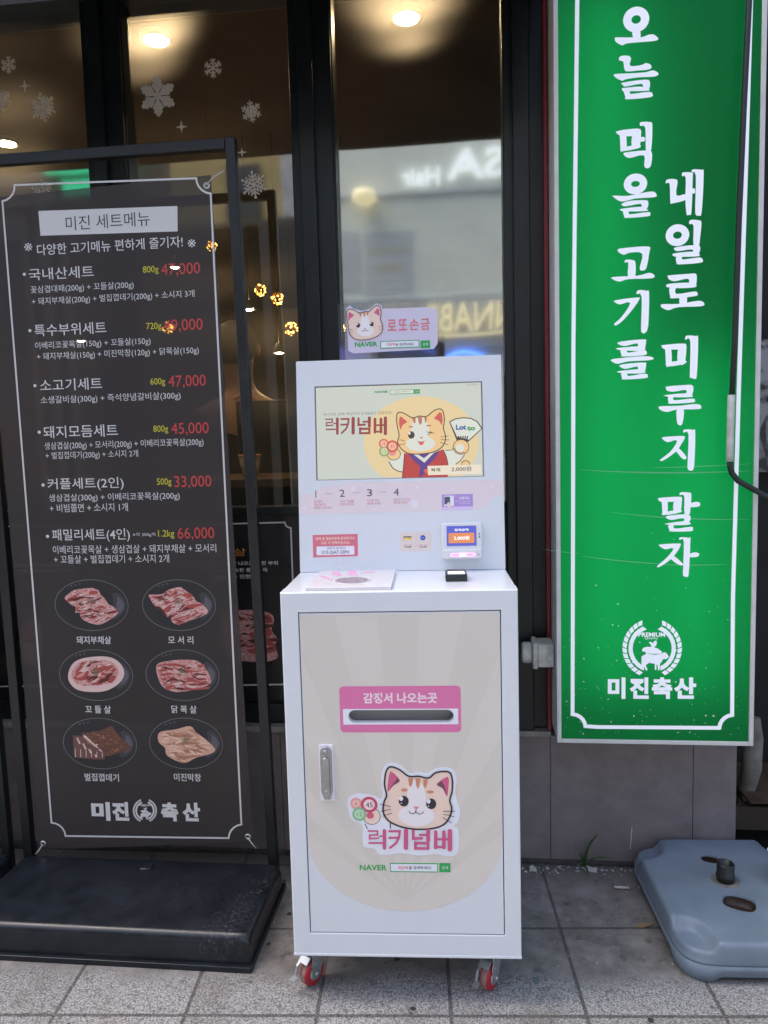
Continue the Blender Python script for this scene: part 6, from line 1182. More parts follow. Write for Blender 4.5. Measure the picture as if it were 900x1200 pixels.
  ('q','meat_fat',4,0.0043,[(-0.4894,0.6723),(-0.4782,0.6613),(-0.4625,0.659)]),
  ('q','meat_red',4,0.0037,[(-0.5768,0.7699),(-0.5535,0.7769),(-0.5296,0.7767)]),
  ('q','meat_dark',4,0.0038,[(-0.5548,0.7259),(-0.5378,0.7345),(-0.5222,0.725)]),
  ('q','meat_pink',4,0.0057,[(-0.5384,0.7533),(-0.5275,0.7326),(-0.5044,0.7399)]),
  ('q','meat_fat',4,0.0025,[(-0.5557,0.7934),(-0.5264,0.7886),(-0.5007,0.7746)]),
  ('q','meat_red',4,0.0051,[(-0.5071,0.6767),(-0.48,0.7027),(-0.4433,0.7048)]),
  ('q','meat_dark',4,0.0047,[(-0.512,0.7794),(-0.4775,0.8033),(-0.4523,0.7721)]),
  ('q','meat_pink',4,0.0059,[(-0.5708,0.7481),(-0.5365,0.7314),(-0.5095,0.7603)]),
  ('q','meat_fat',4,0.0025,[(-0.5777,0.6573),(-0.5483,0.673),(-0.5281,0.6485)]),
  ('q','meat_red',4,0.004,[(-0.5486,0.6877),(-0.5304,0.692),(-0.5142,0.684)]),
  ('q','meat_dark',4,0.0028,[(-0.5285,0.7899),(-0.5125,0.7673),(-0.4886,0.7835)]),
  ('q','meat_pink',4,0.0024,[(-0.5057,0.7014),(-0.4787,0.6769),(-0.4433,0.6905)]),
  ('q','meat_fat',4,0.0037,[(-0.5672,0.6612),(-0.5519,0.654),(-0.5388,0.6657)]),
  ('q','meat_red',4,0.0022,[(-0.4888,0.7022),(-0.4679,0.7063),(-0.4475,0.7124)]),
  ('q','meat_dark',4,0.0053,[(-0.6021,0.6905),(-0.5648,0.6704),(-0.5326,0.7006)]),
  ('q','meat_pink',4,0.006,[(-0.5189,0.7416),(-0.4999,0.7415),(-0.4885,0.7268)]),
 ],
 'poster_meat_two': [
  ('p','meat_a',1,1,[(-1.3103,0.7321),(-1.2781,0.7763),(-1.2444,0.7653),(-1.2435,0.699),(-1.2565,0.6323),(-1.2841,0.6187),(-1.3108,0.6487)]),
  ('p','meat_red',2,1,[(-1.3049,0.7265),(-1.274,0.7542),(-1.2707,0.7211),(-1.2946,0.7099)]),
  ('p','meat_dark',3,1,[(-1.311,0.7077),(-1.2596,0.7156),(-1.2605,0.7034),(-1.3095,0.6966)]),
 ],
}

# ------------------------------------------------------------------ frames: world, and the facade plane (x along the shop, y into it)
W0 = Matrix.Identity(4)
FD, FA = 0.6336, 0.0489
FAC = Matrix.Translation((0, FD, 0)) @ Matrix.Rotation(-FA, 4, 'Z')

# ------------------------------------------------------------------ materials
def lin(c): return c / 12.92 if c <= .04045 else ((c + .055) / 1.055) ** 2.4
def srgb(r, g, b): return (lin(r / 255), lin(g / 255), lin(b / 255), 1)
MATS = {}
def pmat(name, col, rough=.5, metal=0., noise=0., scale=30., bump=0., bscale=200., emit=0., spec=.5, coat=0., ecol=None, specks=0.):
    if name in MATS: return MATS[name]
    m = bpy.data.materials.new(name); m.use_nodes = True; nt = m.node_tree
    p = nt.nodes['Principled BSDF']; p.inputs['Base Color'].default_value = col
    p.inputs['Roughness'].default_value = rough; p.inputs['Metallic'].default_value = metal
    p.inputs['Specular IOR Level'].default_value = spec; p.inputs['Coat Weight'].default_value = coat
    if emit: p.inputs['Emission Color'].default_value = ecol or col; p.inputs['Emission Strength'].default_value = emit
    tc = None
    if noise or bump:
        tc = nt.nodes.new('ShaderNodeTexCoord')
    if noise:
        n = nt.nodes.new('ShaderNodeTexNoise'); n.inputs['Scale'].default_value = scale; n.inputs['Detail'].default_value = 6
        nt.links.new(tc.outputs['Object'], n.inputs['Vector'])
        r = nt.nodes.new('ShaderNodeValToRGB'); e = r.color_ramp.elements
        e[0].position = .3; e[1].position = .7
        e[0].color = (*[c * (1 - noise) for c in col[:3]], 1); e[1].color = (*[min(1, c * (1 + noise)) for c in col[:3]], 1)
        nt.links.new(n.outputs['Fac'], r.inputs[0]); nt.links.new(r.outputs[0], p.inputs['Base Color'])
        rr = nt.nodes.new('ShaderNodeMapRange'); rr.inputs['To Min'].default_value = max(.03, rough - .12); rr.inputs['To Max'].default_value = min(1, rough + .12)
        nt.links.new(n.outputs['Fac'], rr.inputs[0]); nt.links.new(rr.outputs[0], p.inputs['Roughness'])
    if bump:
        n2 = nt.nodes.new('ShaderNodeTexNoise'); n2.inputs['Scale'].default_value = bscale; n2.inputs['Detail'].default_value = 3
        nt.links.new(tc.outputs['Object'], n2.inputs['Vector'])
        b = nt.nodes.new('ShaderNodeBump'); b.inputs['Strength'].default_value = bump; b.inputs['Distance'].default_value = .002
        nt.links.new(n2.outputs['Fac'], b.inputs['Height']); nt.links.new(b.outputs[0], p.inputs['Normal'])
    if specks:
        if tc is None: tc = nt.nodes.new('ShaderNodeTexCoord')
        n3 = nt.nodes.new('ShaderNodeTexNoise'); n3.inputs['Scale'].default_value = 95; n3.inputs['Detail'].default_value = 7; n3.inputs['Roughness'].default_value = .75
        n4 = nt.nodes.new('ShaderNodeTexNoise'); n4.inputs['Scale'].default_value = 4; n4.inputs['Detail'].default_value = 4
        nt.links.new(tc.outputs['Object'], n3.inputs['Vector']); nt.links.new(tc.outputs['Object'], n4.inputs['Vector'])
        mu = nt.nodes.new('ShaderNodeMath'); mu.operation = 'MULTIPLY'; nt.links.new(n3.outputs['Fac'], mu.inputs[0]); nt.links.new(n4.outputs['Fac'], mu.inputs[1])
        rs = nt.nodes.new('ShaderNodeValToRGB'); rs.color_ramp.elements[0].position = .355; rs.color_ramp.elements[0].color = (0, 0, 0, 1); rs.color_ramp.elements[1].position = .43; rs.color_ramp.elements[1].color = (specks, specks, specks, 1)
        nt.links.new(mu.outputs[0], rs.inputs[0])
        mx = nt.nodes.new('ShaderNodeMix'); mx.data_type = 'RGBA'; mx.inputs[7].default_value = (.20, .195, .19, 1)
        src = p.inputs['Base Color'].links[0].from_socket if p.inputs['Base Color'].links else None
        if src: nt.links.new(src, mx.inputs[6])
        else: mx.inputs[6].default_value = col
        nt.links.new(rs.outputs[0], mx.inputs[0]); nt.links.new(mx.outputs[2], p.inputs['Base Color'])
    MATS[name] = m; return m

def N(nt, kind, **kw):
    n = nt.nodes.new(kind)
    for k, v in kw.items():
        if k in n.inputs: n.inputs[k].default_value = v
        else: setattr(n, k, v)
    return n

# flat colours of printed graphics (albedo), sRGB
PRINT = dict(
    bwhite=(214, 212, 212), bink=(62, 56, 52), byellow=(205, 198, 60), bred=(196, 72, 70), borange=(205, 130, 40),
    plate=(40, 40, 44), plate_rim=(122, 120, 124), plate_sheen=(62, 61, 67), plate_sheen2=(92, 90, 98), meat_pink=(214, 150, 144), meat_cream=(232, 196, 172), meat_tan2=(196, 142, 116), meat_a=(0, 0, 0), meat_red=(172, 78, 74), meat_dark=(96, 38, 36), meat_fat=(222, 190, 184), meat_brown=(104, 68, 56), meat_brown2=(112, 78, 70),
    meat_speck=(142, 96, 68), meat_pale=(214, 168, 146), meat_tan=(176, 120, 98), herb=(118, 120, 92),
    beige=(222, 214, 205), beige2=(217, 210, 201), pink=(226, 121, 172), bwhite2=(250, 225, 235), sticker=(236, 237, 246),
    ink=(52, 48, 58), inkgreen=(120, 170, 130), inkred=(214, 74, 84), catcream=(244, 216, 200), catwhite=(243, 236, 238), catear=(214, 98, 140), eardark=(120, 78, 92),
    catstripe=(214, 142, 112), eyeink=(48, 42, 52), catnose=(226, 140, 152), catpink=(222, 96, 128), catbrown=(110, 82, 72),
    ballred=(238, 160, 158), ballface=(246, 200, 186), crimson=(206, 74, 106), ballface2=(250, 222, 222), ballgreen=(140, 194, 152), ballface3=(196, 226, 190),
    logopink=(210, 92, 138), navgreen=(38, 168, 84), cloudpink=(233, 218, 221), panelwhite=(236, 228, 236), steptext=(96, 66, 84), steplite=(190, 170, 186), steppink=(220, 140, 156),
    noticepink=(222, 118, 136), noticetext=(250, 222, 190), paybeige=(234, 216, 208), paydark=(210, 190, 186), payyellow=(246, 214, 110), payblue=(44, 92, 190),
    lilac=(182, 150, 214), lilacpale=(222, 204, 238), lilacdark=(90, 84, 120), petal=(240, 178, 214), cardwhite=(214, 206, 226), cardred=(226, 120, 134),
    scrbg=(203, 209, 199), scrorange=(231, 208, 158), scrink=(110, 108, 96), scrink2=(62, 52, 50), scrred=(150, 62, 60), scrgreen=(60, 150, 84), scrwhite=(222, 226, 216), scrwhite2=(222, 224, 214),
    scrline=(74, 58, 44), scrrobe=(188, 60, 52), scrpurple=(92, 58, 140), scrflower=(226, 92, 44), scrcat=(238, 200, 142), screar=(206, 92, 84), scrstripe=(186, 122, 92), scrpinkpaw=(226, 150, 140),
    scrballred=(222, 108, 88), scrballred2=(212, 84, 72), scrballface=(240, 190, 160), scrballgreen=(150, 168, 108), scrballface2=(206, 214, 166), scrtongue=(222, 92, 82), scrblue=(64, 98, 160), scrbox=(238, 226, 204),
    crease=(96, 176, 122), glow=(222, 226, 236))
def meat_mat():
    m = bpy.data.materials.new('printed_meat'); m.use_nodes = True; nt = m.node_tree; p = nt.nodes['Principled BSDF']
    tc = N(nt, 'ShaderNodeTexCoord'); mp = N(nt, 'ShaderNodeMapping'); mp.inputs['Scale'].default_value = (130, 130, 330); mp.inputs['Rotation'].default_value = (0, .35, 0)
    n = N(nt, 'ShaderNodeTexNoise', Scale=1.0, Detail=5.0, Distortion=.8)
    r = N(nt, 'ShaderNodeValToRGB'); e = r.color_ramp.elements
    e[0].position = .36; e[0].color = srgb(166, 72, 68); e[1].position = .56; e[1].color = srgb(222, 178, 172)
    nt.links.new(tc.outputs['Object'], mp.inputs[0]); nt.links.new(mp.outputs[0], n.inputs['Vector']); nt.links.new(n.outputs['Fac'], r.inputs[0]); nt.links.new(r.outputs[0], p.inputs['Base Color'])
    p.inputs['Roughness'].default_value = .5; return m
def print_mat(c):
    k = 'print_' + c
    if k in MATS: return MATS[k]
    if c == 'meat_a': MATS[k] = meat_mat(); return MATS[k]
    col = srgb(*PRINT[c])
    if c.startswith('scr'):      # pixels of the lit display
        return pmat(k, (.02, .02, .02, 1), .25, emit=SCREEN_GLOW, ecol=col)
    if c == 'glow':              # backlit letters
        return pmat(k, col, .4, emit=SIGN_GLOW)
    return pmat(k, col, .45)
SCREEN_GLOW, SIGN_GLOW = .33, .13

# ------------------------------------------------------------------ mesh builder
def catmull(P, k=4, closed=True):
    out = []; n = len(P)
    for i in range(n):
        a, b, c, d = P[(i - 1) % n], P[i], P[(i + 1) % n], P[(i + 2) % n]
        for j in range(k):
            t = j / k
            out.append(tuple(.5 * (2 * b[q] + (c[q] - a[q]) * t + (2 * a[q] - 5 * b[q] + 4 * c[q] - d[q]) * t * t + (3 * b[q] - a[q] - 3 * c[q] + d[q]) * t ** 3) for q in (0, 1)))
    return out

class MB:
    def __init__(s): s.bm = bmesh.new(); s.mats = []; s.mi = 0; s.smooth = False
    def mat(s, m):
        if m not in s.mats: s.mats.append(m)
        s.mi = s.mats.index(m); return s
    def face(s, vs, smooth=None):
        try: f = s.bm.faces.new(vs)
        except ValueError: return None
        f.material_index = s.mi; f.smooth = s.smooth if smooth is None else smooth; return f
    def v(s, p): return s.bm.verts.new(p)
    def box(s, x0, y0, z0, x1, y1, z1, bev=0., seg=2):
        g = bmesh.ops.create_cube(s.bm, size=1.0)['verts']
        for v in g: v.co = Vector(((x0 + x1) / 2 + v.co.x * (x1 - x0), (y0 + y1) / 2 + v.co.y * (y1 - y0), (z0 + z1) / 2 + v.co.z * (z1 - z0)))
        fs = {f for v in g for f in v.link_faces}
        for f in fs: f.material_index = s.mi; f.smooth = False
        if bev:
            es = list({e for v in g for e in v.link_edges})
            r = bmesh.ops.bevel(s.bm, geom=es, offset=bev, segments=seg, profile=.5, affect='EDGES')
            for f in r['faces']: f.material_index = s.mi; f.smooth = True
        return s
    def prism(s, pts, fn, a, b, bev=0., smooth=False):
        "outline pts (2d) swept from a to b; fn(p, q, t) -> 3d"
        va = [s.v(fn(p[0], p[1], a)) for p in pts]; vb = [s.v(fn(p[0], p[1], b)) for p in pts]
        n = len(pts); fs = [s.face(va[::-1], False), s.face(vb, False)]
        for i in range(n): fs.append(s.face([va[i], va[(i + 1) % n], vb[(i + 1) % n], vb[i]], smooth))
        fs = [f for f in fs if f]
        bmesh.ops.recalc_face_normals(s.bm, faces=fs)
        if bev:
            es = {e for f in fs[:2] for e in f.edges}
            r = bmesh.ops.bevel(s.bm, geom=list(es), offset=bev, segments=2, profile=.5, affect='EDGES')
            for f in r['faces']: f.material_index = s.mi; f.smooth = True
        return s
    def tube(s, P, r, seg=10, caps=True):
        P = [Vector(p) for p in P]; n = len(P); rings = []
        rr = r if isinstance(r, (list, tuple)) else [r] * n
        prev = None
        for i in range(n):
            t = (P[min(i + 1, n - 1)] - P[max(i - 1, 0)]).normalized()
            if prev is None:
                a = t.cross(Vector((0, 0, 1)));  a = a if a.length > .1 else t.cross(Vector((1, 0, 0)))
            else: a = prev - t * prev.dot(t)
            a.normalize(); prev = a; b = t.cross(a)
            rings.append([s.v(P[i] + (a * math.cos(2 * math.pi * k / seg) + b * math.sin(2 * math.pi * k / seg)) * rr[i]) for k in range(seg)])
        for i in range(n - 1):
            for k in range(seg): s.face([rings[i][k], rings[i][(k + 1) % seg], rings[i + 1][(k + 1) % seg], rings[i + 1][k]], True)
        if caps: s.face(rings[0][::-1], False); s.face(rings[-1], False)
        return s
    def lathe(s, prof, c, axis=(0, 0, 1), seg=28, caps=True):
        "prof: [(radius, height along axis)]"
        ax = Vector(axis).normalized(); a = ax.cross(Vector((0, 0, 1)));  a = a if a.length > .1 else ax.cross(Vector((1, 0, 0)))
        a.normalize(); b = ax.cross(a); c = Vector(c); rings = []
        for r, h in prof: rings.append([s.v(c + ax * h + (a * math.cos(2 * math.pi * k / seg) + b * math.sin(2 * math.pi * k / seg)) * max(r, 1e-5)) for k in range(seg)])
        for i in range(len(prof) - 1):
            for k in range(seg): s.face([rings[i][k], rings[i][(k + 1) % seg], rings[i + 1][(k + 1) % seg], rings[i + 1][k]], True)
        if caps: s.face(rings[0][::-1], False); s.face(rings[-1], False)
        return s
    def ball(s, c, rx, ry=None, rz=None, seg=16, rings=10):
        ry = ry or rx; rz = rz or rx
        g = bmesh.ops.create_uvsphere(s.bm, u_segments=seg, v_segments=rings, radius=1)['verts']
        for v in g: v.co = Vector((c[0] + v.co.x * rx, c[1] + v.co.y * ry, c[2] + v.co.z * rz))
        for f in {f for v in g for f in v.link_faces}: f.material_index = s.mi; f.smooth = True
        return s
    def build(s, name, parent=None, frame=W0, normals=False):
        me = bpy.data.meshes.new(name)
        if normals: bmesh.ops.recalc_face_normals(s.bm, faces=s.bm.faces[:])
        M = frame
        if parent is not None:
            root = parent
            while root.parent is not None: root = root.parent
            if root.type == 'EMPTY': M = root.matrix_basis.inverted() @ frame
        s.bm.transform(M)
        s.bm.to_mesh(me); s.bm.free()
        for m in s.mats: me.materials.append(m)
        o = bpy.data.objects.new(name, me); COL.objects.link(o)
        if parent is not None: o.parent = parent
        return o

def thing(name, label, cat, loc=(0, 0, 0), frame=W0, group=None):
    o = bpy.data.objects.new(name, None); COL.objects.link(o); o.empty_display_size = .1
    o.matrix_basis = frame @ Matrix.Translation(loc)
    o['label'] = label; o['category'] = cat
    if group: o['group'] = group
    return o
def tag(o, label, cat, group=None):
    o['label'] = label; o['category'] = cat
    if group: o['group'] = group
    return o
def struct(o, kind='structure'): o['kind'] = kind; return o

# ------------------------------------------------------------------ printed graphics: flat shapes laid on a plane
TXT = {}
def text_batch(jobs):
    # one text block per weight, one string per line; the block's mesh is then cut apart line by line
    jobs = [q for q in dict.fromkeys(jobs) if q not in TXT]
    for bold in sorted({q[1] for q in jobs}):
        lines = [q[0] for q in jobs if q[1] == bold]
        c = bpy.data.curves.new('t', 'FONT'); c.body = '\n'.join(lines); c.size = 1; c.offset = bold; c.resolution_u = 3; c.fill_mode = 'FRONT'; c.space_line = 3.0
        o = bpy.data.objects.new('t', c); COL.objects.link(o)
        dg = bpy.context.evaluated_depsgraph_get(); dg.update(); m = bpy.data.meshes.new_from_object(o.evaluated_get(dg))
        top = 0.0; co = [(v.co.x, v.co.y) for v in m.vertices]
        per = [([], [], {}) for _ in lines]
        for p in m.polygons:
            yc = sum(co[k][1] for k in p.vertices) / len(p.vertices); n_ = min(len(lines) - 1, max(0, round((.35 - yc) / 3.0)))
            V, F_, ix = per[n_]; f = []
            for k in p.vertices:
                if k not in ix: ix[k] = len(V); V.append(co[k])
                f.append(ix[k])
            F_.append(f)
        for s_, (V, F_, ix) in zip(lines, per): TXT[(s_, bold)] = (V, F_)
        bpy.data.meshes.remove(m); bpy.data.objects.remove(o); bpy.data.curves.remove(c)
def text_mesh(body, bold):
    text_batch([(body, bold)]); return TXT[(body, bold)]
text_batch([(e[4][0], e[3]) for v in DATA.values() for e in v if e[0] == 't'] + [('SA', .02), ('Hair', .02), ('NNABE', .0), ('2,000원', .02), ('결제금액', .02)])
def inside(p, poly):
    c = False; n = len(poly)
    for i in range(n):
        x0, y0 = poly[i]; x1, y1 = poly[i - 1]
        if (y0 > p[1]) != (y1 > p[1]) and p[0] < (x1 - x0) * (p[1] - y0) / (y1 - y0) + x0: c = not c
    return c
def cdt_hole(poly, hole):
    vs = [Vector(p) for p in poly] + [Vector(p) for p in hole]; n = len(poly); h = len(hole)
    es = [(i, (i + 1) % n) for i in range(n)] + [(n + i, n + (i + 1) % h) for i in range(h)]
    V, E, Fs, *_ = delaunay_2d_cdt(vs, es, [], 0, 1e-6)
    out = []
    for f in Fs:
        c = sum((V[i] for i in f), Vector((0, 0))) / len(f)
        if inside(c, poly) and not inside(c, hole): out.append([tuple(V[i]) for i in f])
    return out
def inset(P, w):
    n = len(P); s_ = sum(P[i - 1][0] * P[i][1] - P[i][0] * P[i - 1][1] for i in range(n)); sg = 1 if s_ > 0 else -1; out = []
    for i in range(n):
        a, b_, c = Vector(P[i - 1]), Vector(P[i]), Vector(P[(i + 1) % n]); d = (c - a)
        out.append(tuple(b_ + Vector((-d.y, d.x)).normalized() * w * sg if d.length > 1e-6 else b_))
    return out
def ribbon(P, w, closed):
    n = len(P); L = []; Rr = []
    for i in range(n):
        a = Vector(P[i - 1]) if (closed or i > 0) else Vector(P[i]); c = Vector(P[(i + 1) % n]) if (closed or i < n - 1) else Vector(P[i]); b = Vector(P[i])
        d0 = (b - a); d1 = (c - b)
        d0 = d0.normalized() if d0.length > 1e-7 else d1.normalized(); d1 = d1.normalized() if d1.length > 1e-7 else d0
        n0 = Vector((-d0.y, d0.x)); n1 = Vector((-d1.y, d1.x)); m = n0 + n1
        m = m.normalized() if m.length > 1e-5 else n0
        k = w / 2 / max(.45, m.dot(n0))
        L.append(b + m * k); Rr.append(b - m * k)
    q = []
    for i in range(n if closed else n - 1):
        j = (i + 1) % n; q.append([L[i], L[j], Rr[j], Rr[i]])
    return q
def art(key, name, parent, fn, frame=W0, hole=None, dl=.0002, matfn=None):
    "fn(u, v, height above the surface) -> point"
    b = MB(); mf = matfn or print_mat
    for ei, e in enumerate(DATA[key]):
        kind, col, L, x, d = e; b.mat(mf(col)); h = L * dl + ei * 1.5e-5
        def add(P):
            b.face([b.v(fn(p[0], p[1], h)) for p in P])
        def addp(P):
            if hole:
                for f in cdt_hole(P, hole): add(f)
            else: add(P)
        if kind == 'p': addp(inset(catmull(d, 3), .0014) if x == 2 else catmull(d, 4) if x else d)
        elif kind == 'r':
            x0, y0, x1, y1 = d; r = min(x, (x1 - x0) / 2.01, (y1 - y0) / 2.01)
            if r > 0:
                P = []
                for cx, cy, a in ((x1 - r, y1 - r, 0), (x0 + r, y1 - r, 90), (x0 + r, y0 + r, 180), (x1 - r, y0 + r, 270)):
                    for k in range(6): t = R(a + k * 18); P.append((cx + r * math.cos(t), cy + r * math.sin(t)))
            else: P = [(x0, y0), (x1, y0), (x1, y1), (x0, y1)]
            addp(P)
        elif kind == 'e':
            cx, cy, rx, ry, _ = d; n = 32
            A = [(cx + rx * math.cos(2 * math.pi * i / n), cy + ry * math.sin(2 * math.pi * i / n)) for i in range(n)]
            if x:
                B = [(cx + (rx - x) * math.cos(2 * math.pi * i / n), cy + (ry - x) * math.sin(2 * math.pi * i / n)) for i in range(n)]
                for i in range(n): j = (i + 1) % n; add([A[i], A[j], B[j], B[i]])
            else: addp(A)
        elif kind == 'q':          # a fold: curved lens shape
            A, B, C_ = [Vector(p) for p in d]; up_, dn_ = [], []
            for i in range(7):
                t = i / 6; q = A * (1 - t) ** 2 + B * 2 * t * (1 - t) + C_ * t * t; dv = ((B - A) * (1 - t) + (C_ - B) * t).normalized(); w_ = x * (.15 + .85 * math.sin(math.pi * t)); nv = Vector((-dv.y, dv.x)) * w_
                up_.append(tuple(q + nv)); dn_.append(tuple(q - nv))
            add(up_ + dn_[::-1])
        elif kind in 'ls':
            P = [tuple(p) for p in d]; closed = P[0] == P[-1]
            if closed: P = P[:-1]
            if kind == 's': P = catmull(P, 4)
            for q in ribbon(P, x, closed): add(q)
        elif kind == 't':
            body, cx, cy, w, hh = d; V, Fc = text_mesh(body, x)
            xs = [p[0] for p in V]; ys = [p[1] for p in V]; x0, x1, y0, y1 = min(xs), max(xs), min(ys), max(ys)
            sx, sy = w / max(x1 - x0, 1e-5), hh / max(y1 - y0, 1e-5)
            if hh > w * 3 and len(body) == 1: sx = sy * .8
            vs = [b.v(fn(cx + (p[0] - (x0 + x1) / 2) * sx, cy + (p[1] - (y0 + y1) / 2) * sy, h)) for p in V]
            for f in Fc: b.face([vs[i] for i in f])
    return b.build(name, parent, frame)

# ================================================================== SETTING
# ---- ground: asphalt to the horizon, granite-chip pavers in front of the shop
def asphalt():
    return pmat('asphalt', (.05, .05, .052, 1), .9, noise=.35, scale=40, bump=.4, bscale=300)
def paver_mat():
    m = bpy.data.materials.new('granite_pavers'); m.use_nodes = True; nt = m.node_tree; p = nt.nodes['Principled BSDF']
    tc = N(nt, 'ShaderNodeTexCoord'); mp = N(nt, 'ShaderNodeMapping'); mp.inputs['Rotation'].default_value = (0, 0, -R(1.4)); mp.inputs['Location'].default_value = (.2135 - .0, .0365, 0)
    nt.links.new(tc.outputs['Object'], mp.inputs[0])
    br = N(nt, 'ShaderNodeTexBrick', offset=0.0, squash=1.0); br.inputs['Scale'].default_value = 1.0
    br.inputs['Brick Width'].default_value = .3145; br.inputs['Row Height'].default_value = .3145; br.inputs['Mortar Size'].default_value = .0052; br.inputs['Mortar Smooth'].default_value = .3
    br.inputs['Color1'].default_value = (.36, .35, .345, 1); br.inputs['Color2'].default_value = (.31, .302, .298, 1); br.inputs['Mortar'].default_value = (.135, .128, .122, 1)
    nt.links.new(mp.outputs[0], br.inputs['Vector'])
    # dark and light chips
    vo = N(nt, 'ShaderNodeTexVoronoi'); vo.inputs['Scale'].default_value = 260; nt.links.new(tc.outputs['Object'], vo.inputs['Vector'])
    n1 = N(nt, 'ShaderNodeTexNoise', Scale=250.0, Detail=3.0); nt.links.new(tc.outputs['Object'], n1.inputs['Vector'])
    r1 = N(nt, 'ShaderNodeValToRGB'); r1.color_ramp.elements[0].position = .40; r1.color_ramp.elements[0].color = (.52, .52, .53, 1); r1.color_ramp.elements[1].position = .60; r1.color_ramp.elements[1].color = (1.15, 1.13, 1.10, 1)
    nt.links.new(n1.outputs['Fac'], r1.inputs[0])
    sp = N(nt, 'ShaderNodeSeparateColor'); nt.links.new(vo.outputs['Color'], sp.inputs[0])
    r2 = N(nt, 'ShaderNodeValToRGB'); r2.color_ramp.elements[0].position = .12; r2.color_ramp.elements[0].color = (.5, .5, .5, 1); r2.color_ramp.elements[1].position = .55; r2.color_ramp.elements[1].color = (1.1, 1.1, 1.1, 1)
    nt.links.new(sp.outputs[0], r2.inputs[0])
    m1 = N(nt, 'ShaderNodeMix', data_type='RGBA', blend_type='MULTIPLY'); m1.inputs[0].default_value = 1
    nt.links.new(br.outputs['Color'], m1.inputs[6]); nt.links.new(r1.outputs[0], m1.inputs[7])
    m2 = N(nt, 'ShaderNodeMix', data_type='RGBA', blend_type='MULTIPLY'); m2.inputs[0].default_value = 1
    nt.links.new(m1.outputs[2], m2.inputs[6]); nt.links.new(r2.outputs[0], m2.inputs[7])
    # worn, grimy smooth slabs by the wall: edge of the stain follows a noisy line parallel to the shop
    sx = N(nt, 'ShaderNodeSeparateXYZ'); nt.links.new(tc.outputs['Object'], sx.inputs[0])
    n3 = N(nt, 'ShaderNodeTexNoise', Scale=3.5, Detail=5.0); nt.links.new(tc.outputs['Object'], n3.inputs['Vector'])
    ma = N(nt, 'ShaderNodeMath', operation='MULTIPLY_ADD'); ma.inputs[1].default_value = .16; nt.links.new(n3.outputs['Fac'], ma.inputs[0]); nt.links.new(sx.outputs['Y'], ma.inputs[2])
    mr = N(nt, 'ShaderNodeMapRange'); mr.inputs['From Min'].default_value = .145; mr.inputs['From Max'].default_value = .20; nt.links.new(ma.outputs[0], mr.inputs[0])
    n4 = N(nt, 'ShaderNodeTexNoise', Scale=14.0, Detail=8.0, Roughness=.7); nt.links.new(tc.outputs['Object'], n4.inputs['Vector'])
    r4 = N(nt, 'ShaderNodeValToRGB'); e = r4.color_ramp.elements; e[0].position = .3; e[0].color = (.11, .10, .093, 1); e[1].position = .72; e[1].color = (.30, .275, .255, 1)
    nt.links.new(n4.outputs['Fac'], r4.inputs[0])
    md = N(nt, 'ShaderNodeMix', data_type='RGBA', blend_type='MULTIPLY'); md.inputs[0].default_value = 1
    inv = N(nt, 'ShaderNodeMapRange'); inv.inputs['To Min'].default_value = 1.; inv.inputs['To Max'].default_value = .45; nt.links.new(br.outputs['Fac'], inv.inputs[0])
    nt.links.new(r4.outputs[0], md.inputs[6]); nt.links.new(inv.outputs[0], md.inputs[7])
    mx = N(nt, 'ShaderNodeMix', data_type='RGBA'); nt.links.new(mr.outputs[0], mx.inputs[0]); nt.links.new(m2.outputs[2], mx.inputs[6]); nt.links.new(md.outputs[2], mx.inputs[7])
    # tannish dirt blotches and small black gum spots
    n5 = N(nt, 'ShaderNodeTexNoise', Scale=5.0, Detail=6.0, Roughness=.65); nt.links.new(tc.outputs['Object'], n5.inputs['Vector'])
    r5 = N(nt, 'ShaderNodeValToRGB'); r5.color_ramp.elements[0].position = .5; r5.color_ramp.elements[0].color = (0, 0, 0, 1); r5.color_ramp.elements[1].position = .75; r5.color_ramp.elements[1].color = (.65, .65, .65, 1)
    nt.links.new(n5.outputs['Fac'], r5.inputs[0])
    mt = N(nt, 'ShaderNodeMix', data_type='RGBA'); mt.inputs[7].default_value = (.12, .10, .082, 1)
    nt.links.new(r5.outputs[0], mt.inputs[0]); nt.links.new(mx.outputs[2], mt.inputs[6])
    # black grime collected along the wall, and dark spots
    m7 = N(nt, 'ShaderNodeMath', operation='MULTIPLY_ADD'); m7.inputs[1].default_value = .22; nt.links.new(n4.outputs['Fac'], m7.inputs[0]); nt.links.new(sx.outputs['Y'], m7.inputs[2])
    r7 = N(nt, 'ShaderNodeMapRange'); r7.inputs['From Min'].default_value = .60; r7.inputs['From Max'].default_value = .74; r7.inputs['To Max'].default_value = .8; nt.links.new(m7.outputs[0], r7.inputs[0])
    n8 = N(nt, 'ShaderNodeTexNoise', Scale=26.0, Detail=4.0, Roughness=.6); nt.links.new(tc.outputs['Object'], n8.inputs['Vector'])
    r8 = N(nt, 'ShaderNodeMapRange'); r8.inputs['From Min'].default_value = .60; r8.inputs['From Max'].default_value = .70; r8.inputs['To Max'].default_value = .55; nt.links.new(n8.outputs['Fac'], r8.inputs[0])
    m9 = N(nt, 'ShaderNodeMath', operation='MAXIMUM'); nt.links.new(r7.outputs[0], m9.inputs[0]); nt.links.new(r8.outputs[0], m9.inputs[1])
    mg = N(nt, 'ShaderNodeMix', data_type='RGBA'); mg.inputs[7].default_value = (.05, .045, .042, 1); nt.links.new(m9.outputs[0], mg.inputs[0]); nt.links.new(mt.outputs[2], mg.inputs[6])
    nt.links.new(mg.outputs[2], p.inputs['Base Color']); p.inputs['Roughness'].default_value = .82
    bp = N(nt, 'ShaderNodeBump'); bp.inputs['Strength'].default_value = .6; bp.inputs['Distance'].default_value = .003
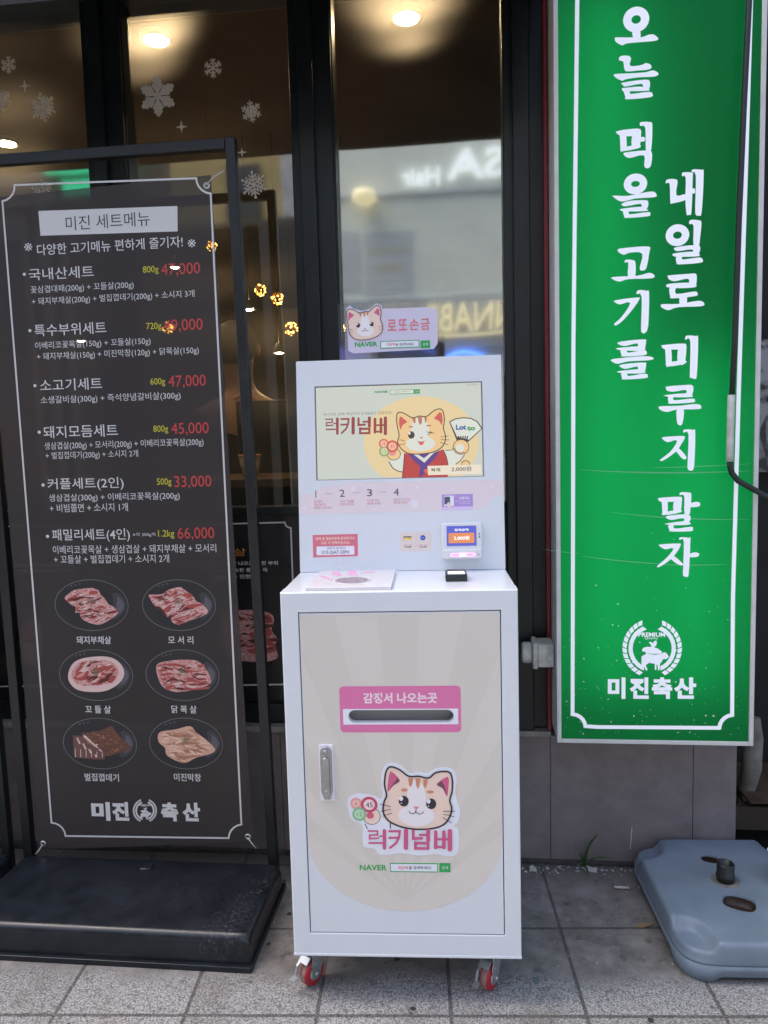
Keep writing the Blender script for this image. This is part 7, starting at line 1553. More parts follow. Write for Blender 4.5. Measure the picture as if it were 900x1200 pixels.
    hs = N(nt, 'ShaderNodeMath', operation='MULTIPLY_ADD'); hs.inputs[1].default_value = -1.2; nt.links.new(br.outputs['Fac'], hs.inputs[0])
    hn = N(nt, 'ShaderNodeMath', operation='MULTIPLY'); hn.inputs[1].default_value = .35; nt.links.new(n1.outputs['Fac'], hn.inputs[0]); nt.links.new(hn.outputs[0], hs.inputs[2])
    nt.links.new(hs.outputs[0], bp.inputs['Height']); nt.links.new(bp.outputs[0], p.inputs['Normal'])
    return m
b = MB().mat(asphalt()); b.face([b.v(p) for p in ((-60, -60, -.12), (60, -60, -.12), (60, 60, -.12), (-60, 60, -.12))]); struct(b.build('road'))
b = MB().mat(paver_mat()); b.box(-12, -2.9, -.13, 12, .632, 0, 0); struct(b.build('pavement', frame=Matrix.Rotation(-.0244, 4, 'Z')))
b = MB().mat(pmat('kerb_stone', (.33, .32, .31, 1), .8, noise=.2, scale=60)); b.box(-12, -3.06, -.13, 12, -2.905, .006, .01); struct(b.build('kerb', frame=Matrix.Rotation(-.0244, 4, 'Z')))

# ---- the restaurant front
frame_m = pmat('dark_frame_metal', (.0085, .0115, .0125, 1), .34, specks=.18, spec=.35, noise=.25, scale=12, bump=.05, bscale=90)
black_m = pmat('black_panel', (.012, .012, .014, 1), .3, noise=.2, scale=8)
def tile_mat():
    m = bpy.data.materials.new('brown_grey_tile'); m.use_nodes = True; nt = m.node_tree; p = nt.nodes['Principled BSDF']
    tc = N(nt, 'ShaderNodeTexCoord')
    n = N(nt, 'ShaderNodeTexNoise', Scale=9.0, Detail=9.0, Roughness=.7); nt.links.new(tc.outputs['Object'], n.inputs['Vector'])
    r = N(nt, 'ShaderNodeValToRGB'); e = r.color_ramp.elements; e[0].position = .32; e[0].color = (.15, .125, .128, 1); e[1].position = .7; e[1].color = (.225, .193, .195, 1)
    nt.links.new(n.outputs['Fac'], r.inputs[0]); nt.links.new(r.outputs[0], p.inputs['Base Color'])
    mr = N(nt, 'ShaderNodeMapRange'); mr.inputs['To Min'].default_value = .45; mr.inputs['To Max'].default_value = .7; nt.links.new(n.outputs['Fac'], mr.inputs[0]); nt.links.new(mr.outputs[0], p.inputs['Roughness'])
    return m
def glass_mat():
    m = bpy.data.materials.new('shop_glass'); m.use_nodes = True; nt = m.node_tree; nt.nodes.clear()
    out = N(nt, 'ShaderNodeOutputMaterial'); tr = N(nt, 'ShaderNodeBsdfTransparent', Color=(.80, .80, .78, 1))
    gl = N(nt, 'ShaderNodeBsdfGlossy', Roughness=.045, Color=(.94, 1, .96, 1)); rf = N(nt, 'ShaderNodeBsdfRefraction', Roughness=1.0, IOR=1.3, Color=(.92, .88, .82, 1))
    tc = N(nt, 'ShaderNodeTexCoord'); n = N(nt, 'ShaderNodeTexNoise', Scale=2.2, Detail=2.0); nt.links.new(tc.outputs['Object'], n.inputs['Vector'])
    bp = N(nt, 'ShaderNodeBump', Strength=.25, Distance=.004); nt.links.new(n.outputs['Fac'], bp.inputs['Height']); nt.links.new(bp.outputs[0], gl.inputs['Normal'])
    wv = N(nt, 'ShaderNodeTexWave', wave_type='RINGS', Scale=1.6, Distortion=3.0, Detail=3.0); nt.links.new(tc.outputs['Object'], wv.inputs['Vector'])
    mr = N(nt, 'ShaderNodeMapRange'); mr.inputs['To Min'].default_value = .05; mr.inputs['To Max'].default_value = .17; nt.links.new(wv.outputs['Fac'], mr.inputs[0])
    m1 = N(nt, 'ShaderNodeMixShader'); nt.links.new(mr.outputs[0], m1.inputs[0]); nt.links.new(tr.outputs[0], m1.inputs[1]); nt.links.new(rf.outputs[0], m1.inputs[2])
    fr = N(nt, 'ShaderNodeLayerWeight', Blend=.35); ad = N(nt, 'ShaderNodeMath', operation='MULTIPLY_ADD'); ad.inputs[1].default_value = .8; ad.inputs[2].default_value = GLASS_REFLECT; nt.links.new(fr.outputs['Fresnel'], ad.inputs[0])
    m2 = N(nt, 'ShaderNodeMixShader'); nt.links.new(ad.outputs[0], m2.inputs[0]); nt.links.new(m1.outputs[0], m2.inputs[1]); nt.links.new(gl.outputs[0], m2.inputs[2]); nt.links.new(m2.outputs[0], out.inputs['Surface'])
    return m
GLASS_REFLECT = .30
shop = thing('restaurant_front', 'dark framed restaurant front with large windows above a brown grey tile base', 'shop front', (0, 0, 0), FAC)
grey_led = pmat('sill_stone', (.24, .225, .21, 1), .7, noise=.25, scale=25)
XL, XR = -3.2, .437
PAN = [(-2.1, -.963), (-.84, -.3175), (-.19, .311)]
# mullions with a stepped section
for a, c in ((-2.22, -2.1), (-.963, -.84), (-.3175, -.19), (.311, .432)):
    b = MB().mat(frame_m); b.box(a, .0, .437, c, .09, 2.72, .004); b.box(a + .028, -.022, .437, c - (.045 if c > 0 else .052), .0, 2.72, .003)
    b.box(c - .012, .012, 1.13, c + .004, .07, 2.7, .002)
    b.build('mullion', shop, FAC)
for a, c in PAN:
    b = MB().mat(frame_m); b.box(a, .01, .437, c, .08, .50, .003); b.build('bottom_rail', shop, FAC)
    b = MB().mat(frame_m); b.box(a, .012, 1.118, c, .075, 1.146, .003); b.build('middle_rail', shop, FAC)
b = MB().mat(frame_m); b.box(XL, -.03, 2.7, .424, .12, 3.2, 0); b.build('fascia', shop, FAC)
b = MB().mat(pmat('upper_storey_render', (.4, .38, .35, 1), .85, noise=.15, scale=3)); b.box(-7, .125, 3.0, 8, 6.4, 4.4); b.build('upper_storey', shop, FAC)
b = MB().mat(pmat('canopy_soffit', (.02, .019, .018, 1), .8)); b.prism([(-.035, 2.70), (-.47, 2.43), (-.47, 2.56), (-.035, 2.90)], lambda p, q, t: (t, p, q), XL - 1, .424); b.build('canopy', shop, FAC)
b = MB().mat(grey_led); b.box(XL, -.025, .418, XR, .07, .436, .003); b.build('sill', shop, FAC)
tm = tile_mat()
b = MB().mat(pmat('tile_grout', (.12, .11, .105, 1), .9)); b.box(XL, .004, -.05, .9905, .2, .4175)
b.mat(tm)
x = .436 - .43 * 9
while x < .98:
    x1 = min(x + .4295, .993); b.box(x + .0005, -.006, .012, x1 - .0005, .01, .4165, .0008); x += .43
b.build('tile_base', shop, FAC)
b = MB().mat(pmat('wall_foot_grime', (.05, .045, .042, 1), .9, noise=.4, scale=40, bump=.8, bscale=60)); b.box(XL, -.016, -.02, .993, -.002, .014, .004); b.build('wall_foot', shop, FAC)
b = MB().mat(frame_m); b.box(.432, .03, .42, .993, .2, 2.75); b.build('side_wall', shop, FAC)
gm = glass_mat()
flake_m = pmat('flake_vinyl', srgb(196, 188, 178), .7)
def flake(b, kind, cx, cz, r):
    lay = [0]
    def poly(pts):
        lay[0] += 1; b.face([b.v((p[0], .0492 - lay[0] * .00008, p[1])) for p in pts])
    def arm(a, pts): 
        ca, sa = math.cos(a), math.sin(a); poly([(cx + r * (x * ca - y * sa), cz + r * (x * sa + y * ca)) for x, y in pts])
    rot = R(90 + (7 if kind in (1, 2) else 0))
    n = {0: 6, 1: 6, 2: 6, 3: 4, 4: 6}[kind]
    for i in range(n):
        a = rot + i * 2 * math.pi / n
        if kind == 3:
            arm(a, [(0, -.25), (.25, -.19), (1, 0), (.25, .19), (0, .25)]); continue
        if kind == 4:
            arm(a, [(.02, -.04), (.24, -.10), (.46, -.25), (.60, -.30), (.66, -.19), (.80, -.25), (.87, -.13), (1, -.08), (1, .08), (.87, .13), (.80, .25), (.66, .19), (.60, .30), (.46, .25), (.24, .10), (.02, .04)]); continue
        arm(a, [(0, -.07), (.95, -.055), (.95, .055), (0, .07)])
        br = {0: ((.35, .3), (.62, .34)), 1: ((.3, .34), (.58, .32)), 2: ((.28, .42), (.52, .4))}[kind]
        for x0, l in br:
            for sgn in (-1, 1):
                t = R(52) * sgn; ca, sa = math.cos(t), math.sin(t); w = .055
                arm(a, [(x0 + sa * w, -ca * w * 1), (x0 + ca * l + sa * w, sa * l - ca * w), (x0 + ca * l - sa * w, sa * l + ca * w), (x0 - sa * w, ca * w)])
        if kind == 2: arm(a, [(.95 + .11 * math.cos(k * .785), .11 * math.sin(k * .785)) for k in range(8)])
        if kind == 1: arm(a, [(.16, -.02), (.3, -.17), (.36, -.12), (.24, 0), (.36, .12), (.3, .17), (.16, .02)])
for a, c in PAN:
    b = MB().mat(gm); b.face([b.v(p) for p in ((a, .05, 1.14), (c, .05, 1.14), (c, .05, 2.71), (a, .05, 2.71))])
    g = b.build('window_pane', shop, FAC)
    for k, x, z, r in DATA['flakes']:
        if a < x < c or (a == -2.1 and x < -.963):
            fb = MB().mat(flake_m); flake(fb, k, x, z, r); fb.build('snowflake_decal' if k != 3 else 'star_decal', g, FAC)
for i, (a, c) in enumerate(PAN):
    b = MB().mat(black_m); b.box(a, .03, .5, c, .05, 1.118); g = b.build('lower_panel', shop, FAC)
    if i == 1:
        for k, nm in (('poster_line', 'border_line'), ('poster_text', 'poster_lettering'), ('poster_meat', 'meat_picture'), ('poster_meat_two', 'meat_picture')):
            art(k, nm, g, lambda u, v, h: (u, .0297 - h, v), FAC)

# ---- the dining room behind the glass
din = pmat('dim_interior_wall', (.20, .16, .12, 1), .8, noise=.3, scale=3)
b = MB().mat(din); b.box(-3.4, 6.2, -.05, 3, 6.3, 3.0); b.box(-3.5, .2, -.05, -3.4, 6.3, 3.0); b.box(1.6, .21, -.05, 1.7, 6.3, 3.0); struct(b.build('interior_wall', frame=FAC))
b = MB().mat(pmat('dark_ceiling', (.26, .20, .15, 1), .7, noise=.3, scale=2)); b.box(-3.5, .12, 2.9, 1.7, 6.3, 3.0); struct(b.build('interior_ceiling', frame=FAC))
b = MB().mat(pmat('dark_interior_floor', (.06, .045, .035, 1), .5)); b.box(-3.5, .2, .02, 1.7, 6.3, .1); struct(b.build('interior_floor', frame=FAC))
lamp_e = pmat('lamp_glow', (1, .8, .5, 1), .5, emit=120., ecol=(1, .74, .42, 1))
lamp_w = pmat('cool_lamp_glow', (1, .9, .75, 1), .5, emit=9., ecol=(1, .93, .80, 1))
lamp_rim = pmat('lamp_rim', (.5, .48, .45, 1), .4)
for (x, y), lab in zip(((-.95, .574), (.0, .578), (-2.07, 1.36)), ('warm round ceiling lamp over the middle window near the large snowflake', 'warm round ceiling lamp seen through the pale right window', 'warm round ceiling lamp cut by the left edge of the picture')):
    t = thing('ceiling_lamp', lab, 'lamp', (x, y, 2.9), FAC, 'round ceiling lamps of the dining room')
    b = MB().mat(lamp_rim); b.lathe([(.046, 0), (.064, -.002), (.062, -.02), (.047, -.021)], (x, y, 2.9), caps=False); b.build('rim', t, FAC)
    b = MB().mat(lamp_e); b.lathe([(.0468, -.006), (.04, -.016), (.02, -.0205), (.0, -.021)], (x, y, 2.9)); b.build('lens', t, FAC)
for i, (x, y, z, lab) in enumerate(((-.9008, 1.5, 2.037, 'lowest small spot lamp left of the dark window post'), (-.7535, 1.5, 1.812, 'small bright spot lamp low above the dark partition'), (-1.2835, 1.5, 2.266, 'small spot lamp behind the top price of the menu banner'), (-1.8169, 1.5, 1.916, 'small spot lamp behind the left text of the menu banner'))):
    t = thing('spot_lamp', lab, 'lamp', (x, y, z), FAC, 'small spot lamps inside')
    b = MB().mat(frame_m); b.tube([(x, y, z + .02), (x, y, 2.9)], .002, 6); b.lathe([(.012, .05), (.03, .02), (.032, 0)], (x, y, z), caps=False, seg=16); b.build('shade', t, FAC)
    b = MB().mat(lamp_e); b.ball((x, y, z + .008), .022, .022, .013); b.build('bulb', t, FAC)
wsc = MB().mat(pmat('red_brown_wood', (.22, .085, .04, 1), .5, noise=.4, scale=9)); wsc.box(-2.6, .75, 1.222, -1.62, .80, 1.75, .004); tag(wsc.build('wooden_screen', frame=FAC), 'red brown wooden screen on the counter behind the left banner posts', 'screen')
# gold wire ornament balls with little lights
gold_w = pmat('gold_wire', (.55, .32, .06, 1), .3, metal=1.)
gold_e = pmat('gold_led', (1, .6, .15, 1), .5, emit=9., ecol=(1, .50, .08, 1))
for x, y, z, r, lab in ((-.9151, 1, 2.23, .022, 'bright gold ornament ball beside the right border of the menu banner'), (-1.2777, 1, 2.453, .026, 'dim gold ornament ball behind the top of the menu banner'), (-.7027, 1, 2.027, .024, 'gold ornament ball hanging right of the banner post'), (-.5243, .8, 1.822, .026, 'gold ornament cluster close to the dark window post'),
                        (-1.3367, 1.5, 1.966, .028, 'gold ornament ball behind the second price of the banner'), (-.4264, 1.5, 1.922, .02, 'gold ornament behind the left edge of the cat card'), (-.7513, 1.5, 2.086, .03, 'orange gold ornament highest beside the window post')):
    t = thing('ornament_ball', lab, 'ornament', (x, y, z), FAC, 'gold ornament balls hanging inside')
    b = MB().mat(frame_m); b.tube([(x, y, z + r), (x, y, 2.9)], .0006, 5); b.mat(gold_w)
    for k in range(6):
        a = k * math.pi / 6; b.tube([(x + r * math.cos(q) * math.cos(a), y + r * math.cos(q) * math.sin(a), z + r * math.sin(q)) for q in [2 * math.pi * j / 16 for j in range(17)]], r * .05, 5, caps=False)
    b.build('wire_ball', t, FAC)
    b = MB().mat(gold_e)
    for k in range(26):
        q = random.uniform(-1, 1); a = random.uniform(0, 6.28); c = math.sqrt(1 - q * q); b.ball((x + r * c * math.cos(a), y + r * c * math.sin(a), z + r * q), r * .13, seg=6, rings=4)
    b.build('light_beads', t, FAC)
# counter, partition and a standing person
ctr = thing('counter', 'brown topped counter just inside the window', 'counter', (-.9, .6, .1), FAC)
b = MB().mat(pmat('counter_top', (.16, .10, .06, 1), .4, noise=.3, scale=14)); b.box(-2.7, .32, 1.19, -.33, .9, 1.222, .004); b.build('counter_top', ctr, FAC)
b = MB().mat(black_m); b.box(-1.88, .36, .1, -.35, .86, 1.19); b.build('cabinet', ctr, FAC)
part = MB().mat(pmat('partition_black', (.02, .019, .018, 1), .45)); part.box(-.80, .88, 1.222, -.42, .9, 1.536, .004); tag(part.build('partition', frame=FAC), 'low black partition board standing on the counter', 'partition')
bk = thing('basket', 'cream basket with an orange rim standing on the counter', 'basket', (-.65, .55, 1.222), FAC)
b = MB().mat(pmat('cream_wicker', (.5, .40, .27, 1), .7, noise=.3, scale=120)); b.lathe([(.03, 0), (.042, .075)], (-.65, .55, 1.222), seg=18); b.build('bowl', bk, FAC)
b = MB().mat(pmat('orange_rim', (.5, .2, .06, 1), .5)); b.lathe([(.043, .076), (.046, .08), (.043, .086), (.039, .08)], (-.65, .55, 1.222), seg=18, caps=False); b.build('rim', bk, FAC)
def skin(name, joints, edges, mat, parent, frame, root=0, sub=2):
    me = bpy.data.meshes.new(name); me.from_pydata([Vector(j[0]) for j in joints], edges, [])
    o = bpy.data.objects.new(name, me); COL.objects.link(o)
    md = o.modifiers.new('skin', 'SKIN'); md.use_smooth_shade = True
    for i, j in enumerate(joints):
        sv = me.skin_vertices[0].data[i]; sv.radius = (j[1], j[1] if len(j) < 3 else j[2]); sv.use_root = (i == root)
    s2 = o.modifiers.new('sub', 'SUBSURF'); s2.levels = sub; s2.render_levels = sub
    dg = bpy.context.evaluated_depsgraph_get(); dg.update()
    m2 = bpy.data.meshes.new_from_object(o.evaluated_get(dg)); bpy.data.objects.remove(o); bpy.data.meshes.remove(me)
    b = MB().mat(mat); b.bm.from_mesh(m2); bpy.data.meshes.remove(m2)
    for f in b.bm.faces: f.smooth = True; f.material_index = 0
    return b.build(name, parent, frame)
pm = thing('person', 'person in a dark jacket seen from behind inside, one hand on the black partition', 'person', (-.82, 1.16, .1), FAC)
X, Y, Z = -.865, 1.16, .1
skin_m = pmat('skin', (.42, .24, .16, 1), .5, noise=.1, scale=20)
J = [((X, Y, Z + .95), .14, .10), ((X, Y, Z + 1.15), .13, .09), ((X, Y, Z + 1.40), .16, .095), ((X, Y, Z + 1.50), .06), ((X, Y - .01, Z + 1.60), .075), ((X, Y - .012, Z + 1.70), .09),
     ((X - .09, Y, Z + .88), .085), ((X - .09, Y - .02, Z + .48), .06), ((X - .09, Y, Z + .08), .045), ((X - .09, Y - .12, Z + .03), .035),
     ((X + .09, Y, Z + .88), .085), ((X + .09, Y - .02, Z + .48), .06), ((X + .09, Y, Z + .08), .045), ((X + .09, Y - .12, Z + .03), .035),
     ((X - .19, Y, Z + 1.39), .06), ((X - .23, Y + .02, Z + 1.12), .045), ((X - .20, Y - .12, Z + .96), .033), ((X - .18, Y - .18, Z + .92), .03),
     ((X + .18, Y, Z + 1.39), .06), ((X + .20, Y - .10, Z + 1.20), .046), ((X + .115, Y - .21, Z + 1.425), .034), ((X + .10, Y - .235, Z + 1.465), .03)]
E = [(0, 1), (1, 2), (2, 3), (3, 4), (4, 5), (0, 6), (6, 7), (7, 8), (8, 9), (0, 10), (10, 11), (11, 12), (12, 13), (2, 14), (14, 15), (15, 16), (16, 17), (2, 18), (18, 19), (19, 20), (20, 21)]
skin('body', J, E, skin_m, pm, FAC)
cloth = pmat('dark_jacket', (.022, .02, .02, 1), .85)
Jc = [(j[0], *[q + .014 for q in j[1:]]) for j in J]
def sub_fig(idx, mat, name):
    mp = {k: i for i, k in enumerate(idx)}; skin(name, [Jc[k] for k in idx], [(mp[a], mp[c]) for a, c in E if a in mp and c in mp], mat, pm, FAC)
sub_fig([0, 1, 2, 14, 15, 16, 18, 19, 20], cloth, 'jacket'); sub_fig([0, 6, 7, 8, 10, 11, 12], pmat('dark_trousers', (.03, .03, .035, 1), .85), 'trousers')
b = MB().mat(pmat('black_hair', (.012, .010, .009, 1), .6)); b.ball((X, Y - .035, Z + 1.715), .102, .10, .11); b.build('hair', pm, FAC)
b = MB().mat(skin_m)
for k in range(4): b.tube([(X + .085 + k * .014, Y - .235, Z + 1.48), (X + .082 + k * .015, Y - .262, Z + 1.476 - abs(k - 1.5) * .003), (X + .082 + k * .015, Y - .285, Z + 1.452)], [.009, .008, .0065], 7)
b.tube([(X + .08, Y - .225, Z + 1.46), (X + .062, Y - .25, Z + 1.455), (X + .06, Y - .272, Z + 1.447)], [.010, .009, .007], 7); b.build('fingers', pm, FAC)
b = MB().mat(pmat('eye_white', (.8, .8, .78, 1), .3))
for sx in (-.033, .033): b.ball((X + sx, Y + .075, Z + 1.70), .011, .006, .008)
b.mat(skin_m); b.ball((X, Y + .088, Z + 1.675), .013, .018, .022); b.mat(pmat('lips', (.35, .13, .11, 1), .5)); b.ball((X, Y + .072, Z + 1.635), .024, .008, .007)
b.mat(skin_m); [b.ball((X + sx, Y - .005, Z + 1.69), .012, .022, .03) for sx in (-.098, .098)]; b.build('face', pm, FAC)

# ---- across the street (seen only as reflections in the glass)
def building(name, label, x0, x1, y, h, wallmat, frame=FAC):
    t = thing(name, label, 'building', ((x0 + x1) / 2, y, -.12), frame)
    b = MB().mat(wallmat); b.box(x0, y - 4, -.12, x1, y, h); b.build('wall', t, frame)
    return t
white_w = pmat('white_render_wall', (.80, .82, .76, 1), .8, noise=.06, scale=2)
bw = building('salon_building', 'pale two storey building across the street mirrored in the right window', -1.42, 4.2, -6.0, 4.8, white_w)
b = MB().mat(pmat('pale_fascia', (.50, .53, .57, 1), .6)); b.box(-1.4, -5.99, 4.02, 4.1, -5.97, 4.06, .004); b.box(-1.4, -5.99, 2.35, 4.1, -5.95, 2.95, .01); b.build('fascia', bw, FAC)
def sign_text(body, x, z, w, h, y, mat, name, parent, bold=.02):
    V, Fc = text_mesh(body, bold); xs = [p[0] for p in V]; ys = [p[1] for p in V]
    sx = w / (max(xs) - min(xs)); sz = h / (max(ys) - min(ys)); b = MB().mat(mat)
    vs = [b.v((x - (p[0] - (min(xs) + max(xs)) / 2) * sx, y, z + (p[1] - (min(ys) + max(ys)) / 2) * sz)) for p in V]
    for f in Fc: b.face([vs[i] for i in f])
    g = bmesh.ops.extrude_face_region(b.bm, geom=b.bm.faces[:]); bmesh.ops.translate(b.bm, verts=[v for v in g['geom'] if isinstance(v, bmesh.types.BMVert)], vec=(0, .03, 0))
    return b.build(name, parent, FAC)
sign_lit = pmat('white_sign_letters', (.85, .87, .9, 1), .4, emit=.55, ecol=(.9, .95, 1, 1)); warm_lit = pmat('warm_sign_letters', (.85, .75, .5, 1), .4, emit=.55, ecol=(1, .82, .48, 1))
sign_text('SA', .36, 4.3, .62, .30, -5.96, sign_lit, 'sign_lettering', bw); sign_text('Hair', -.25, 4.2, .44, .20, -5.96, sign_lit, 'sign_lettering', bw)
sign_text('NNABE', .26, 2.70, .95, .30, -5.92, warm_lit, 'sign_lettering', bw, .0)
b = MB().mat(pmat('lavender_lit_sign', (.4, .35, .8, 1), .4, emit=1.6, ecol=(.36, .32, 1, 1))); b.box(-.62, -5.93, 2.20, -.24, -5.90, 2.30)
b.mat(pmat('blue_neon', (.1, .2, .8, 1), .4, emit=3.5, ecol=(.08, .22, 1, 1))); b.tube([(.0 + k * .05, -5.9, 2.27 + .05 * math.sin(k * .42)) for k in range(10)], .018, 6); b.build('neon_sign', bw, FAC)
b = MB().mat(warm_lit); b.box(-.25, -5.93, 2.49, .85, -5.90, 2.515); b.build('light_strip', bw, FAC)
b = MB().mat(pmat('salon_poster', (.60, .62, .65, 1), .5)); b.box(-1.25, -5.999, 3.05, -.95, -5.992, 3.68); b.box(-.9, -5.999, 3.0, -.35, -5.992, 3.68)
b.mat(pmat('poster_stripe', (.58, .56, .47, 1), .5)); b.box(-.86, -5.9915, 3.42, -.4, -5.989, 3.5); b.box(-.8, -5.9915, 3.22, -.45, -5.989, 3.3); b.build('poster', bw, FAC)
b = MB().mat(warm_lit); b.lathe([(.11, .15), (.13, .06), (.05, 0)], (-.85, -5.85, 3.9), seg=16); b.build('wall_lamp', bw, FAC)
yellow = pmat('yellow_brown_wall', (.40, .30, .13, 1), .8, noise=.15, scale=3)
by = building('yellow_building', 'yellow brown building across the street with dark shop front', -3.1, -1.44, -6.05, 4.9, yellow)
b = MB().mat(pmat('dark_window', (.03, .032, .035, 1), .25)); b.box(-2.45, -6.06, 3.9, -2.05, -6.03, 4.5); b.build('window', by, FAC)
b = MB().mat(pmat('curtain_window', (.40, .40, .42, 1), .6, noise=.3, scale=9)); b.box(-1.80, -6.06, 3.6, -1.46, -6.03, 4.75); b.build('curtain', by, FAC)
b = MB().mat(pmat('dark_awning', (.03, .028, .026, 1), .7)); b.box(-3.1, -6.06, -.1, -1.46, -5.95, 3.86, .01); b.build('shop_front', by, FAC)
bg_ = building('brick_building', 'dark building with a green lit sign across the street', -9, -3.12, -6.1, 4.95, pmat('dark_red_brick', (.10, .08, .075, 1), .8, noise=.3, scale=5))
b = MB().mat(pmat('green_sign', (.02, .35, .16, 1), .4, emit=.6, ecol=(.02, .5, .25, 1)))
for x0, x1, z0, z1 in ((-4.6, -3.9, 4.55, 4.72), (-4.4, -3.5, 4.3, 4.48), (-3.7, -3.3, 4.62, 4.75)): b.box(x0, -6.11, z0, x1, -6.04, z1)
b.build('green_sign', bg_, FAC)

# ================================================================== OBJECTS
white_pc = pmat('white_powder_coat', (.73, .755, .80, 1), .24, specks=.10, bump=.03, bscale=500)
def cap(x0, x1, zc, r, n=10):
    return [(x1 - r + r * math.cos(R(-90 + 180 * i / n)), zc + r * math.sin(R(-90 + 180 * i / n))) for i in range(n + 1)] + [(x0 + r + r * math.cos(R(90 + 180 * i / n)), zc + r * math.sin(R(90 + 180 * i / n))) for i in range(n + 1)]
# ---- vending kiosk
K = thing('vending_kiosk', 'white fortune ticket kiosk on red casters with cartoon cat pictures and a lit screen', 'kiosk')
ZB, ZS, W2 = .1217, 1.0012, .27
DX0, DX1, DZ0, DZ1 = -.2275, .2295, .1795, .952
b = MB().mat(white_pc)
b.box(-W2, .05, ZB, W2, .45, ZS - .0005, .002)
iz = [(DX0 - .0025, DZ0 - .003), (DX1 + .0025, DZ0 - .003), (DX1 + .0025, DZ1 + .0025), (DX0 - .0025, DZ1 + .0025)]; oz = [(-W2, ZB), (W2, ZB), (W2, ZS), (-W2, ZS)]
def rim(loop, y, ins, inner):
    sg = -1 if inner else 1
    return [b.v((x + (ins if k in (0, 3) else -ins) * sg, y, z + (ins if k in (0, 1) else -ins) * sg)) for k, (x, z) in enumerate(loop)]
O0, O1, O2, I0, I1, I2 = rim(oz, .0495, 0, False), rim(oz, .0022, 0, False), rim(oz, 0, .0022, False), rim(iz, 0, .0012, True), rim(iz, .0012, 0, True), rim(iz, .0495, 0, True)
for A_, B_ in ((O0, O1), (O1, O2), (O2, I0), (I0, I1), (I1, I2)):
    for k in range(4): b.face([A_[k], A_[(k + 1) % 4], B_[(k + 1) % 4], B_[k]])
b.box(-W2 - .0008, -.0008, ZB - .003, W2 + .0008, .452, ZB + .004, .0015)
b.build('cabinet', K)
hole = cap(-.1215, .1215, .7085, .0153)
b = MB().mat(white_pc)
for f in cdt_hole([(DX0, DZ0), (DX1, DZ0), (DX1, DZ1), (DX0, DZ1)], hole): b.face([b.v((p[0], .0012, p[1])) for p in f])
bmesh.ops.remove_doubles(b.bm, verts=b.bm.verts[:], dist=1e-5)
g = bmesh.ops.extrude_face_region(b.bm, geom=b.bm.faces[:]); bmesh.ops.translate(b.bm, verts=[v for v in g['geom'] if isinstance(v, bmesh.types.BMVert)], vec=(0, .016, 0)); 
door = b.build('door', K, normals=True)
dfn = lambda u, v, h: (u, .001 - h, v)
art('door_art', 'beige_print', door, dfn, hole=hole)
sl = art('slot_art', 'slot_label', door, dfn, hole=hole)
art('cat_art', 'cat_sticker', door, dfn); art('search_art', 'search_bar_sticker', door, dfn)
b = MB().mat(pmat('slot_tray', (.34, .33, .33, 1), .5)); b.box(-.135, .034, .68, .135, .0485, .735); b.build('slot_tray', door)
steel = pmat('brushed_steel', (.42, .42, .43, 1), .38, metal=.9, noise=.15, scale=40, bump=.08, bscale=300)
lx = -.1765
b = MB().mat(print_mat('sticker')); b.box(lx - .0165, -.0012, .506, lx + .0165, .001, .642, .001); b.mat(steel)
pts = [(lx + .0135 * math.cos(R(a)), .6245 + .0135 * math.sin(R(a))) for a in range(0, 181, 15)] + [(lx - .0135, .53), (lx - .007, .5115), (lx + .007, .5115), (lx + .0135, .53)]
b.prism(pts, lambda u, v, t: (u, t, v), -.007, .0, bev=.0015); lock = b.build('lock_plate', door)
b = MB().mat(steel); pts = [(lx + .0085 * math.cos(R(a)), .606 + .0085 * math.sin(R(a))) for a in range(0, 181, 20)] + [(lx - .0085, .525), (lx - .0045, .5175), (lx + .0045, .5175), (lx + .0085, .525)]
b.prism(pts, lambda u, v, t: (u, t, v), -.0125, -.0072, bev=.002); b.lathe([(.0038, 0), (.0038, .0016), (.002, .0018)], (lx, -.0124, .533), (0, -1, 0), 14); b.lathe([(.006, 0), (.006, .004), (.004, .006)], (lx, -.006, .627), (0, -1, 0), 16); b.build('lock_handle', door)
# upper display housing, leaning back
PO = Vector((0, .2699, ZS)); PU = Vector((0, .0542, .5548)); PLEN = PU.length; PU.normalize(); PN = Vector((0, -PU.z, PU.y))
pfn = lambda u, v, h: PO + Vector((u, 0, 0)) + PU * v + PN * h
SX0, SX1, SV0, SV1 = -.2222, .2202, .2425, .4922
hp = lambda u, v, t: PO + Vector((u, 0, 0)) + PU * v + PN * t
b = MB().mat(white_pc)
b.prism([(.2699 + .012, ZS - .002), (.3241 + .012, 1.5545), (.45, 1.5545), (.45, ZS - .002)], lambda p, q, t: (t, p, q), -.267, .267)
scr_hole = [(SX0, SV0), (SX1, SV0), (SX1, SV1), (SX0, SV1)]
fb = []
for f in cdt_hole([(-W2, .0005), (W2, .0005), (W2, PLEN), (-W2, PLEN)], [(x + (.0 if 0 else 0), y) for x, y in scr_hole]): fb.append([b.v(hp(p[0], p[1], 0)) for p in f])
fs = [b.face(f) for f in fb]
vs = list({v for f in fs for v in f.verts}); bmesh.ops.remove_doubles(b.bm, verts=vs, dist=1e-5)
fs = [f for f in fs if f.is_valid]
g = bmesh.ops.extrude_face_region(b.bm, geom=fs); bmesh.ops.translate(b.bm, verts=[v for v in g['geom'] if isinstance(v, bmesh.types.BMVert)], vec=-PN * .0115)
b.box(-W2, .3245, 1.553, W2, .452, 1.5585, .002)
hs = b.build('display_housing', K, normals=True)
for k, nm in (('cloud_art', 'pink_cloud_band'), ('step_art', 'step_lettering'), ('contact_art', 'pink_notice_sticker'), ('pay_art', 'payment_sticker'), ('lilac_art', 'lilac_card_sticker')): art(k, nm, hs, pfn)
